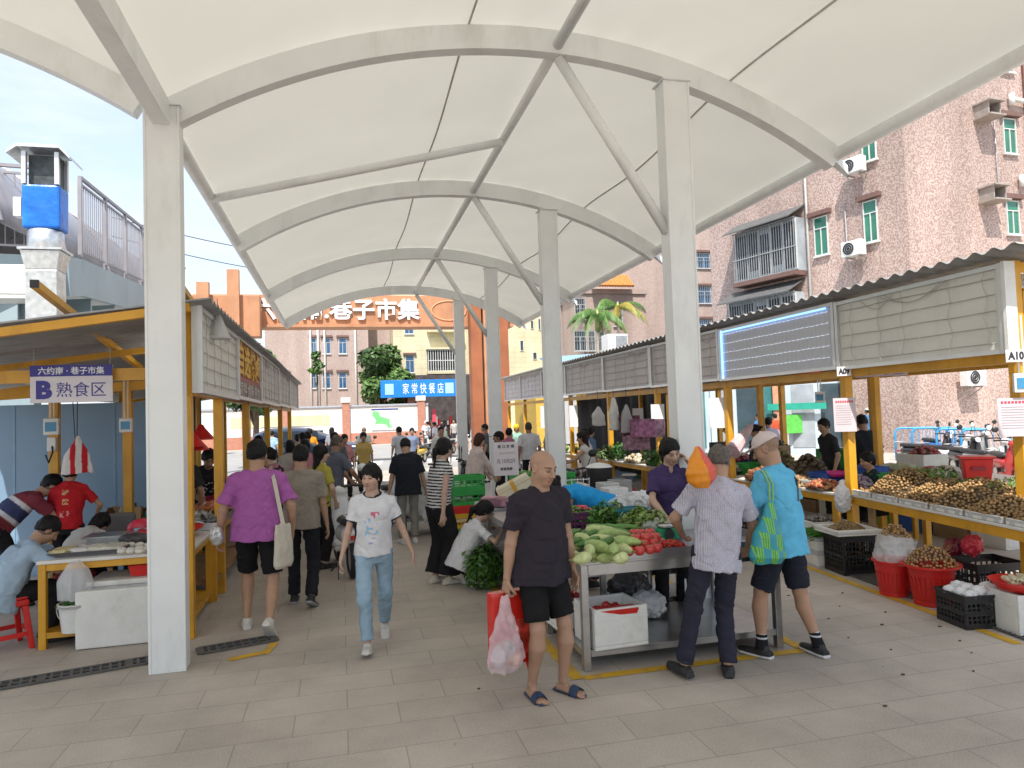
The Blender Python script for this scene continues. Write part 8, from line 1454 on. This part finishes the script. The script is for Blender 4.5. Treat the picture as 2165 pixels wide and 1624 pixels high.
t = thing('cloth_table', 'table draped with a shiny grey cloth left of the bald man', 'table', (2.1, 8.75, 0)); S = SDF(); S.box((2.05, 8.85, .40), (.38, .38, .40), rad=.02); S.noise = lambda P: (.030*vnoise(P, (9, 9, 1.2), 4)+.012*vnoise(P, (22, 22, 3), 5))*np.clip((.78-P[:, 2])/.3, 0, 1); sdf_obj('cloth', S, .012, mat('silver_cloth', (.36, .36, .37), .42, .25, var=.1, vs=5), t, None, world=True)
c0 = Vector((2.12, 8.78, .99)); Rm = Matrix.Rotation(R(-12), 3, 'Z') @ Matrix.Rotation(R(-26), 3, 'Y'); t = thing('foam_box', 'closed foam box with yellow tape lying tilted on the cloth table', 'box', (2.12, 8.78, .80)); m = MB(); m.box(c0, (.44, .34, .20), Rm); m.build('box_shell', mat('cream_foam', (.70, .64, .48), .85, var=.06, bump=.2, bs=100), t, bevel=.012)
m = MB(); m.box(c0+Rm @ Vector((0, 0, 0)), (.05, .346, .206), Rm); m.build('tape', mat('yellow_tape', (.66, .36, .03), .35), t); m = MB(); m.box(c0+Rm @ Vector((0, 0, .035)), (.446, .347, .006), Rm); m.build('lid_seam', mat('yellow_tape'), t)
m = MB(); m.box((1.82, 8.62, .86), (.3, .3, .10), Matrix.Rotation(R(-20), 3, 'Z')); tag(m.build('carton', mat('pink_striped_carton', (.45, .22, .28), .6, var=.9, vs=7)), 'flattened pink and white carton under the tilted foam box', 'carton'); sack('plastic_bag', 'pink plastic bag on the side of the cloth table', 'bag', (2.38, 8.45, .68), (.08, .06, .08), mat('pink_film', (.6, .12, .2), .35), (0, 0, 0), 61)
# handwritten notice board
c = AY(1070, 970, 9.6); t = thing('notice_board', 'white handwritten price board standing above the cloth table', 'sign', (c.x, c.y, 0)); m = MB(); bw, bh = .345, .46; m.box((c.x, c.y, c.z), (bw, .015, bh)); m.build('board', mat('pinkish_board', (.66, .60, .62), .6, var=.03), t); m = MB(); m.box((c.x, c.y+.02, c.z/2-.05), (.03, .02, c.z-.1)); m.build('stand', ALU, t)
text('巷 口 收 银', .05, (c.x, c.y-.009, c.z+.17), (1, 0, 0), (0, 0, 1), INK, t, width=.24, extrude=.001, bold=.001); text('扫码付款请出示', .035, (c.x+.02, c.y-.009, c.z+.08), (1, 0, 0), (0, 0, 1), mat('grey_ink'), t, width=.24, extrude=.001); text('元 15元2斤', .07, (c.x, c.y-.009, c.z-.03), (1, 0, 0), (0, 0, 1), INK, t, width=.27, extrude=.001); text('谢谢惠顾', .045, (c.x, c.y-.009, c.z-.14), (1, 0, 0), (0, 0, 1), INK, t, width=.17, extrude=.001, bold=.001)
gourd((c.x+.42, c.y+.5, .93), (1, .2, 0), .26, .08, (.5, .36, .14), 300, 0, 0, lb='round tan melon right of the handwritten board', mn='melon'); 
# ------------------------------------------------------------------ scooters
def scooter(label, c, rz, body, group=None, basket_=False, cover=None, pot=False):
    t = thing('scooter', label, 'scooter', (c[0], c[1], c[2] if len(c) > 2 else 0), rz, group); bm = body
    def B(m, n, mm, **k):
        o = m.build(n, mm, None, **k); o.parent = t; return o          # local coordinates, front towards +Y
    for y in (.62, -.58):
        m = MB(); m.tube([(0, y+.19*math.cos(a), .24+.19*math.sin(a)) for a in [2*math.pi*i/20 for i in range(21)]], .05, 8, cap=False); w_ = B(m, 'wheel', DARK, smooth=True); m = MB(); m.lathe([(0, -.03), (.14, -.03), (.14, .03), (0, .03)], (0, y, .24), 16, Matrix.Rotation(R(90), 3, 'Y')); o = m.build('rim', ALU, None); o.parent = w_
    S = SDF(); S.loft((0, -.72, .52), (0, .05, .50), (1, 0, 0), [(0, .05, .06), (.12, .13, .15), (.5, .15, .14), (.7, .12, .10), (.78, .09, .06)], k=.03, flat=False); S.box((0, .18, .28), (.14, .26, .035), rad=.03, k=.05); S.loft((0, .40, .26), (0, .52, .92), (1, 0, 0), [(0, .15, .05), (.3, .18, .06), (.55, .13, .05), (.66, .09, .04)], k=.04, flat=False); S.ell((0, .64, .42), (.07, .17, .06), k=.03); S.ell((0, .55, .95), (.13, .09, .075), k=.03)
    o = sdf_obj('body', S, .014, mat('scooter_%s' % bm[0], bm[1], .25, var=.05, coat=.5), t, None)
    S = SDF(); S.loft((0, -.70, .69), (0, .02, .66), (1, 0, 0), [(0, .10, .05), (.1, .14, .06), (.45, .14, .055), (.62, .10, .05), (.72, .07, .04)], k=.02, flat=False); sdf_obj('seat', S, .012, BLACKP, t, None)
    m = MB(); m.tube([(-.34, .40, 1.02), (-.18, .50, 1.03), (0, .53, 1.0), (.18, .50, 1.03), (.34, .40, 1.02)], .018, 8); B(m, 'handlebar', BLACKP, smooth=True)
    m = MB(); m.tube([(0, .55, .85), (0, .63, .30)], .03, 8); B(m, 'fork', BLACKP); m = MB(); m.disc((0, .645, .95), .06, 16, (0, 1, .1)); B(m, 'headlight', mat('headlight_lens', (.7, .7, .72), .1, coat=.5))
    for s_ in (-1, 1):
        m = MB(); m.tube([(s_*.22, .47, 1.03), (s_*.30, .47, 1.22)], .008, 6); mi = B(m, 'mirror', BLACKP); m = MB(); m.lathe([(0, -.012), (.055, -.012), (.062, 0), (0, .015)], (s_*.32, .47, 1.26), 14, Matrix.Rotation(R(90), 3, 'X'), sx=1.15); o = m.build('mirror_glass', mat('scooter_white', (.7, .7, .7), .25) if bm[0] == 'white' else BLACKP, None, smooth=True); o.parent = mi
    m = MB(); m.tube([(-.1, -.6, .78), (-.1, -.84, .78), (.1, -.84, .78), (.1, -.6, .78)], .012, 6); B(m, 'rack', ALU); m = MB(); m.box((0, -.80, .52), (.10, .03, .05)); B(m, 'tail_light', REDP); m = MB(); m.tube([(.0, -.1, .25), (-.2, -.12, .02)], .012, 6); B(m, 'kickstand', DARK)
    return t
WHT = ('white', (.7, .7, .7)); BLKS = ('black', (.02, .02, .022)); BLUS = ('blue', (.03, .12, .35)); REDS = ('red', (.4, .03, .03)); YELS = ('yellow', (.6, .42, .05)); GRYS = ('grey', (.3, .31, .33))
scooter('white scooter ridden by the long haired woman', (4.33, 12.2), R(62), WHT); scooter('white scooter whose mirror shows left of the walking woman', (.02, 9.5), R(8), WHT)
scooter('white scooter parked beyond the man in black tee', (1.35, 13.2), R(-70), WHT); scooter('black scooter parked on the road beside the green crates', (1.9, 14.5), R(-95), BLKS); scooter('grey scooter under the man in grey green vest', (AY(770, 950, 26).x, 26.1), R(-12), GRYS)
scooter('yellow and white scooter on the far road left of the shop', (AY(885, 940, 30).x, 30), R(150), YELS); scooter('dark scooter behind the yellow one', (AY(905, 940, 33).x, 33), R(120), BLKS); scooter('white scooter beside the far white shirted person', (AY(925, 940, 35).x, 35), R(100), WHT); scooter('black scooter by the far pillar', (AY(945, 940, 36).x, 36), R(140), BLKS); scooter('grey scooter before the shop goods', (AY(962, 935, 42).x, 42), R(80), GRYS)
scooter('scooter of the rider in yellow helmet', (AY(1093, 950, 22).x, 21.8), R(178), WHT)
for i, (px, Y, a, b_, lb) in enumerate([(1960, 16.5, 200, BLKS, 'black scooter parked at the blue rail behind the right stall'), (2005, 15.6, 190, WHT, 'white scooter parked beside the black one behind the stall'), (2040, 14.6, 160, BLKS, 'dark scooter near the red tub'), (2085, 13.6, 175, WHT, 'white scooter behind the red tub'), (2125, 12.6, 150, REDS, 'red scooter near the right picture edge'), (1985, 18.5, 170, BLUS, 'blue scooter in the second row behind the stalls'), (2060, 17, 165, GRYS, 'grey scooter in the second row near the pink wall')]): p = AY(px, 950, Y); scooter(lb, (p.x, p.y), R(a), b_)
c = (4.0, 10.0); S = SDF()
t = thing('cooking_pot', 'big black pot with white domed lid on the scooter rack', 'pot', (3.98, 9.6, .96)); m = MB(); p = Vector((AY(1268, 1030, 9.6).x, 9.6, AY(1268, 1030, 9.6).z)); t.location = p; m.lathe([(0, .0), (.13, .0), (.185, .10), (.19, .27), (.2, .28), (.19, .28), (0, .27)], p, 24); m.build('pot_body', BLACKP, t, 'auto'); m = MB(); m.lathe([(.195, .285), (.14, .325), (.05, .345), (0, .35)], p, 24); m.build('lid', WHITEP, t, True)
scooter('dark scooter carrying the black pot', (p.x-.05, p.y+.75), R(-8), BLKS)
for i, (px, py, w_, h_, lb) in enumerate([(1300, 1060, .26, .34, 'open white box standing behind the teal basket'), (1285, 1045, .22, .3, 'grey white box behind the open white box'), (1310, 1030, .24, .2, 'stack of grey cardboard sheets behind the white boxes')]):
    c = AY(px, py, 8.3+.3*i); foam_box(lb, (c.x, c.y, max(.0, c.z-h_/2)), R(5), w_, .25, h_, m_=[WHITEP, mat('greyboard', (.5, .5, .48), .8), mat('grey_card', (.3, .3, .3), .8)][i])
m = MB(); c = AY(1225, 1040, 8.9); [m.tube([(c.x-.18, c.y, c.z-.16+.08*k), (c.x+.14, c.y, c.z-.16+.08*k)], .006, 5) for k in range(5)]; [m.tube([(c.x-.18+.08*k, c.y, c.z-.18), (c.x-.18+.08*k, c.y, c.z+.18)], .006, 5) for k in range(5)]; tag(m.build('wire_basket', WHITEP), 'white wire basket right of the blue vest vendor', 'basket')
table('low side table holding white boxes behind the vegetable table', (3.35, 8.5, 0), 0, .9, .8, .62, STEEL, WTOP)
# white covered load by the man in black tee
t = thing('covered_cart', 'low cart under a crumpled white cover beyond the man in black tee', 'cart', (1.42, 11.9, 0)); S = SDF(); S.box((1.35, 12.0, .62), (.55, .45, .30), rad=.12); S.ell((1.2, 11.8, .92), (.35, .3, .12), k=.1); S.noise = lambda P: .03*vnoise(P, (5, 5, 7), 2)+.015*vnoise(P, (14, 14, 14), 3); sdf_obj('cover', S, .018, mat('white_tarp', (.62, .63, .66), .5, var=.06, bump=.3, bs=12), t, None, world=True)
m = MB()
for x in (.95, 1.75):
    m.tube([(x, 11.7+.16*math.cos(a), .2+.16*math.sin(a)) for a in [2*math.pi*i/16 for i in range(17)]], .04, 6)
m.build('wheels', DARK, t); m = MB(); m.box((1.35, 12, .28), (1.0, .8, .06)); m.build('frame', GRILL, t)
c = G(890, 1128, .3); sack('plastic_bag', 'clear bag of red and green vegetables held by the man in black tee', 'bag', (1.30, 10.95, .42), (.12, .1, .14), CLEAR, (.7, .7, .7), 66, 1.3, knot=True); heap('produce_heap', 'red chillies and green leaves inside the clear bag', (1.30, 10.95, .33), .09, .08, .12, .02, [(.35, .04, .03), (.12, .3, .05)], 60, seed=160); S = SDF(); S.loft((.70, 11.0, .34), (.70, 11.0, .76), (1, 0, 0), [(0, .10, .07), (.2, .12, .07), (.36, .04, .03), (.42, .015, .015)], k=.02); S.noise = lambda P: .012*vnoise(P, (18, 18, 10), 3)
blob('plastic_bag', 'second pale plastic bag in the other hand of the man in black tee', 'bag', S, .012, CLEAR, (.7, .7, .7))
c = G(690, 1165); sack('shopping_bag', 'dark shopping bag on the paving behind the beige polo man', 'bag', (c.x, c.y, .2), (.14, .1, .2), mat('dark_blue_bag', (.05, .06, .1), .6), (0, 0, 0), 68)
c = G(683, 1150, .3); sack('plastic_bag', 'pale bag of groceries on the dark shopping bag', 'bag', (c.x+.1, c.y+.4, .45), (.13, .1, .12), PROD, (.42, .35, .28), 69)
# ------------------------------------------------------------------ car on the road
def car(label, c, rz, L_=4.9):
    t = thing('parked_car', label, 'car', c, rz); pnt = mat('dark_blue_car_paint', (.025, .05, .11), .22, .3, var=.05, coat=.9); S = SDF(); a = L_/2
    S.loft((-a, 0, .62), (a, 0, .62), (0, 1, 0), [(0, .70, .24), (.25, .86, .33), (1.2, .92, .36), (L_-1.5, .92, .36), (L_-.3, .86, .30), (L_, .68, .2)], k=.05); S.box((0, 0, .55), (a-.1, .88, .26), rad=.15, k=.08)
    S.loft((-a+.25, 0, 1.15), (a-1.45, 0, 1.15), (0, 1, 0), [(0, .66, .28), (.5, .76, .48), (1.6, .78, .53), (2.3, .76, .47), (L_-1.75, .70, .05)], k=.06)
    for x in (-a+.95, a-.95):
        for s_ in (-1, 1): S.cap((x, s_*1.0, .36), (x, s_*.72, .36), .40, k=.02, op='s')
    sdf_obj('body', S, .03, pnt, t, None); 
    for s_ in (-1, 1):
        for (x0, x1) in ((-a+.6, -a+1.35), (-a+1.43, -a+2.35), (-a+2.43, -a+3.15)): g_ = MB(); g_.hexa([(x, s_*y, z) for z, y, k in ((1.08, .80, 0), (1.48, .735, .12)) for x, y in ((x0+k, y-.05), (x1-k*.5, y-.05), (x1-k*.5, y+.012), (x0+k, y+.012))]); o = g_.build('side_window', GLASS, None); o.parent = t
    for x in (-a+.95, a-.95):
        for s_ in (-1, 1):
            m = MB(); m.tube([(x+.27*math.cos(q), s_*.80, .36+.27*math.sin(q)) for q in [2*math.pi*i/20 for i in range(21)]], .085, 8); o = m.build('wheel', DARK, None, True); o.parent = t; m = MB(); m.lathe([(0, -.05), (.2, -.05), (.22, .04), (0, .06)], (x, s_*.83, .36), 14, Matrix.Rotation(R(-90*s_), 3, 'X')); q = m.build('rim', ALU, None); q.parent = o
    for s_ in (-1, 1): m = MB(); m.box((a-.12, s_*.62, .74), (.2, .32, .12)); o = m.build('headlight', mat('headlight_lens'), None, bevel=.03); o.parent = t; m = MB(); m.box((a-1.65, s_*.95, 1.12), (.14, .16, .12)); o = m.build('wing_mirror', pnt, None, bevel=.03); o.parent = t
    m = MB(); [m.bar((-a+.6, s_*.66, 1.70), (a-2.6, s_*.66, 1.70), .04, .04) for s_ in (-1, 1)]; o = m.build('roof_rail', ALU, None); o.parent = t
    return t
p = AY(655, 950, 34); car('dark blue SUV parked on the road behind the left stalls', (p.x, 34, 0), R(-8), 5.2)
# blue parking rails behind the right stalls
for i, (px, Y) in enumerate(((1938, 19.5), (1975, 18.9), (2030, 17.6), (2085, 16.6))):
    p = AY(px, 950, Y); t = thing('blue_rail', 'rounded blue parking rail behind the right stalls', 'railing', (p.x, p.y, 0), 0, 'blue parking rails behind the right stalls'); X_ = Vector((.82, -.57, 0)); q = Vector((p.x, p.y, 0)); pts = [q-X_*.6]+[q-X_*.6+Vector((0, 0, .85))]+[q+X_*(-.6+.15*(1-math.cos(a)))+Vector((0, 0, .85+.2*math.sin(a))) for a in (.5, 1.0, 1.5)]+[q+X_*(.6-.15*(1-math.cos(a)))+Vector((0, 0, .85+.2*math.sin(a))) for a in (1.5, 1.0, .5)]+[q+X_*.6+Vector((0, 0, .85)), q+X_*.6]; m = MB(); m.tube(pts, .035, 8); RB = mat('blue_rail_paint', (.04, .30, .62), .4, var=.1); m.build('rail_frame', RB, t, True); m = MB(); [m.tube([q+X_*(-.6+.2*k)+Vector((0, 0, .1)), q+X_*(-.6+.2*k)+Vector((0, 0, .98))], .012, 5) for k in range(1, 6)]; m.tube([q-X_*.6+Vector((0, 0, .12)), q+X_*.6+Vector((0, 0, .12))], .02, 6); m.build('bars', RB, t)
p = AY(1690, 880, 24); t = thing('display_board', 'bright green board by the pale shops', 'board', (p.x, p.y, .5)); m = MB(); m.box((p.x, p.y, 1.2), (1.3, .1, .7)); m.build('panel', mat('bright_green_board', (.10, .45, .07), .5, var=.2), t); m = MB(); [m.box((p.x+s_*.55, p.y, .42), (.06, .06, .84)) for s_ in (-1, 1)]; m.build('stand', ALU, t)
# ------------------------------------------------------------------ things people carry
def place(info, v): return Vector(wm(info['t']) @ Vector(v))
def lv(info, d): return (wm(info['t']).to_3x3() @ Vector(d)).normalized()
h = place(P_bald, P_bald['wr'][1]+P_bald['fdn'][1]*.09)
t = thing('gift_box', 'glossy red gift bag held low by the bald man', 'bag', (h.x, h.y+.05, h.z-.46)); m = MB(); X_, Y_ = Vector((.97, .25, 0)), Vector((-.25, .97, 0)); cc = Vector((h.x+.06, h.y+.09, h.z-.50)); obox(m, cc, X_, Y_, -.17, .17, -.05, .05, 0, .49); m.build('bag_body', mat('glossy_red', (.62, .02, .012), .25, var=.08, coat=.4), t, bevel=.015); m = MB(); obox(m, cc, X_, Y_, -.11, .11, -.053, -.0505, .06, .30); m.build('printed_panel', mat('gloss_red_print', (.5, .05, .03), .3, var=.8, vs=14), t); m = MB(); m.tube([cc+X_*.1+Vector((0, 0, .02)), cc+X_*.1-Y_*.06+Vector((0, 0, -.06))], .018, 6); m.build('tassel', REDP, t)
PINKF = mat('pink_clear_film', (.80, .62, .65), .2, var=.3, vs=11, alpha=.45, bump=.6, bs=20); t = thing('plastic_bag', 'pink translucent plastic bag of groceries held by the bald man', 'bag', (h.x, h.y, h.z-.48)); S = SDF(); S.loft((h.x-.03, h.y-.06, h.z-.50), (h.x, h.y-.01, h.z), (.97, .25, 0), [(0, .11, .05), (.08, .135, .08), (.22, .105, .065), (.38, .05, .03), (.48, .022, .02)], k=.02); S.noise = lambda P: .014*(vnoise(P, (18, 18, 7), 11)+.7*vnoise(P, (40, 40, 18), 12)); sdf_obj('film', S, .006, PINKF, t, (.8, .6, .62), world=True)
for i, (dx, dz, r, cl_) in enumerate(((-.05, -.40, (.05, .04, .08), (.55, .56, .58)), (.05, -.42, (.05, .04, .05), (.45, .2, .04)), (.0, -.36, (.06, .04, .06), (.3, .32, .3)))): sack('grocery_packet', ['silver packet inside the pink bag', 'orange packet inside the pink bag', 'grey green packet inside the pink bag'][i], 'packet', (h.x-.02+dx, h.y-.06, h.z+dz), r, PROD, cl_, 170+i, 1, .008)
def hang_bag(name, label, c, X_, w_, d_, hgt, m_, col, seed, strap=None, handles=None, flare=1.0, noise=.008, v=.007):
    c = Vector(c); t = thing(name, label, 'bag', (c.x, c.y, c.z-hgt)); S = SDF(); S.loft((c.x, c.y, c.z-hgt), (c.x, c.y, c.z), tuple(X_), [(0, w_*.42*flare, d_*.35), (hgt*.08, w_*.5*flare, d_*.5), (hgt*.5, w_*.5, d_*.5), (hgt*.9, w_*.45, d_*.25), (hgt, w_*.42, d_*.12)], k=.01); S.noise = lambda P: noise*(vnoise(P, (16, 16, 8), seed)+.6*vnoise(P, (34, 34, 20), seed+1)); sdf_obj('bag_body', S, v, m_, t, col, world=True)
    if strap:
        m = MB()
        for P in strap:
            P = [Vector(q) for q in P]; n = 16
            Q = [P[0].lerp(P[1], i/4) for i in range(4)] if len(P) == 2 else P
            for a, b in zip(P[:-1], P[1:]): m.bar(a, b+(b-a).normalized()*.006, .035, .006, tuple(strap_n))
        m.build('strap', m_ if handles is None else handles, t)
    return t
CANV = mat('cream_canvas', (.60, .55, .46), .9, var=.06, vs=20, bump=.2, bs=180, bdist=.002)
sh_ = place(P_pur, P_pur['sh'][1]); strap_n = lv(P_pur, (0, 1, 0)); c = sh_+lv(P_pur, (1, 0, 0))*.055+lv(P_pur, (0, -1, 0))*.13; top_ = Vector((c.x, c.y, .98))
a0 = top_+lv(P_pur, (-1, 0, 0))*.02; hang_bag('tote_bag', 'cream canvas tote bag on the shoulder of the man in purple tee', top_, lv(P_pur, (.5, 1, 0)), .26, .10, .40, CANV, None, 21, strap=[[top_+Vector((0, 0, -.01)), sh_+Vector((0, 0, .0))+lv(P_pur, (-.15, -1, 0))*.13, sh_+Vector((0, 0, .055))+lv(P_pur, (-1, -.3, 0))*.06, sh_+Vector((0, 0, .075))+lv(P_pur, (-1, .5, 0))*.06, sh_+lv(P_pur, (-.3, 1, 0))*.11]])
hp2 = place(P_pur, P_pur['wr'][-1]); t = sack('plastic_bag', 'clear bag holding a silvery packet on the wrist of the man in purple', 'bag', (hp2.x-.01, hp2.y-.09, hp2.z+.02), (.055, .045, .085), mat('silver_film', (.62, .63, .64), .22, .5, var=.3, vs=12, bump=.5, bs=25), (0, 0, 0), 75, 1.2, .008)
# blue polo man: green mesh bag and black strap
s1 = place(P_blu, P_blu['sh'][-1]); fw_ = lv(P_blu, (0, 1, 0)); lf_ = lv(P_blu, (-1, 0, 0)); c = AY(1612, 1090, 4.62); strap_n = Vector((0, -1, 0)); topb = AY(1628, 1068, 4.64)
GB = mat('green_check_mesh', rough=.5, attr=True, var=.1); 
def gcol(V):
    a = ((V[:, 2]*9+V[:, 0]*2).astype(int)+(V[:, 0]*16+V[:, 2]*1.5+20).astype(int)) % 2; st_ = ((V[:, 0]*55) % 1) < .4; c_ = np.where(a[:, None] == 0, np.array([[.03, .33, .10]]), np.array([[.03, .28, .36]])); c_[st_ & (a == 0)] = (.28, .50, .05); return c_
t = thing('mesh_bag', 'green and turquoise checked bag slung behind the blue polo man', 'bag', (topb.x, topb.y, topb.z-.36)); S = SDF(); S.loft((topb.x-.05, topb.y, topb.z-.42), (topb.x+.0, topb.y, topb.z+.03), (1, .2, 0), [(0, .13, .05), (.05, .165, .08), (.2, .13, .07), (.36, .05, .035), (.45, .02, .02)], k=.01); S.noise = lambda P: .008*(vnoise(P, (22, 22, 6), 31)+.5*vnoise(P, (44, 44, 12), 32)); sdf_obj('bag_body', S, .006, GB, t, gcol, world=True)
m = MB(); bk = place(P_blu, P_blu['sh'][-1]); k0 = topb+Vector((0, 0, .02)); bkd = lv(P_blu, (0, -1, 0)); p1 = bk+bkd*.165+Vector((0, 0, -.14)); p1.x = k0.x+.03; p2 = bk+bkd*.04+Vector((0, 0, .07)); p2.x = k0.x+.05; p3 = bk-bkd*.09+Vector((0, 0, .0)); p3.x = k0.x+.05
for off in (0, .028): o_ = Vector((off, .0, 0)); m.tube([k0+o_*.3, p1+o_, p1.lerp(p2, .55)+bkd*.03+o_, p2+o_, p3+o_], .007, 6)
m.build('straps', mat('lime_strap', (.22, .44, .12), .6), t)
m = MB(); sr = place(P_blu, P_blu['sh'][1]); q = [sr+Vector((0, 0, .075))+lv(P_blu, (-1, 0, 0))*.05, sr+bkd*.115+lv(P_blu, (-1, 0, 0))*.06+Vector((0, 0, -.03)), sr+bkd*.150+lv(P_blu, (-1, 0, 0))*.14+Vector((0, 0, -.22)), sr+bkd*.15+lv(P_blu, (-1, 0, 0))*.28+Vector((0, 0, -.40)), sr+bkd*.04+lv(P_blu, (-1, 0, 0))*.40+Vector((0, 0, -.46))]
for a, b in zip(q[:-1], q[1:]): m.bar(a, b+(b-a).normalized()*.008, .03, .012, tuple(bkd))
tag(m.build('shoulder_strap', BLACKP), 'black bag strap crossing the back of the blue polo man', 'strap')
# pinstripe man: orange and red bag on the shoulder, wallet in the hand
s1 = place(P_pin, P_pin['sh'][-1]); c = AY(1476, 990, 4.60); c = Vector((c.x, c.y, c.z)); t = thing('shopping_bag', 'padded orange and red bag on the shoulder of the pinstriped man', 'bag', (c.x, c.y, c.z-.14)); S = SDF(); S.loft((c.x+.03, c.y, c.z-.135), (c.x+.0, c.y, c.z+.15), (.97, .1, .2), [(0, .055, .03), (.05, .10, .07), (.11, .118, .08), (.2, .075, .045), (.285, .014, .014)], k=.01); S.noise = lambda P: .008*(vnoise(P, (16, 16, 16), 41)+.6*vnoise(P, (34, 34, 34), 42)-2*np.maximum(0, .2-np.abs(vnoise(P, (14, 14, 9), 43))))
sdf_obj('bag_body', S, .006, mat('bag_nylon', rough=.4, attr=True, var=.1, vs=20), t, lambda V: np.where((V[:, :1]-c.x-.02-.25*(c.z-V[:, 2:])) > .012, np.array([[.66, .09, .05]]), np.array([[.72, .25, .01]])), world=True)
h = place(P_pin, P_pin['wr'][1]+P_pin['fdn'][1]*.085); m = MB(); X_, Y_ = oriented(h, R(35))[1:]; obox(m, h+Vector((0, 0, -.012)), X_, Y_, -.055, .055, -.04, .04, 0, .026); tag(m.build('wallet', mat('black_leather', (.015, .015, .016), .4, bump=.2), None, bevel=.006), 'black leather wallet in the hand of the pinstriped man', 'wallet')
h = place(P_wom, P_wom['wr'][1]+P_wom['fdn'][1]*.095); m = MB(); m.box(h, (.012, .07, .14), Matrix.Rotation(R(20), 3, 'X')); tag(m.build('phone', mat('phone_dark', (.04, .04, .05), .2), None, bevel=.004), 'dark phone in the hand of the walking woman', 'phone')
h = place(P_sq, P_sq['wr'][1]+P_sq['fdn'][1]*.09); m = MB(); m.box(h+Vector((.02, 0, .03)), (.012, .075, .145), Matrix.Rotation(R(-20), 3, 'Y')); tag(m.build('phone', mat('phone_dark'), None, bevel=.004), 'dark phone held up by the squatting woman', 'phone')
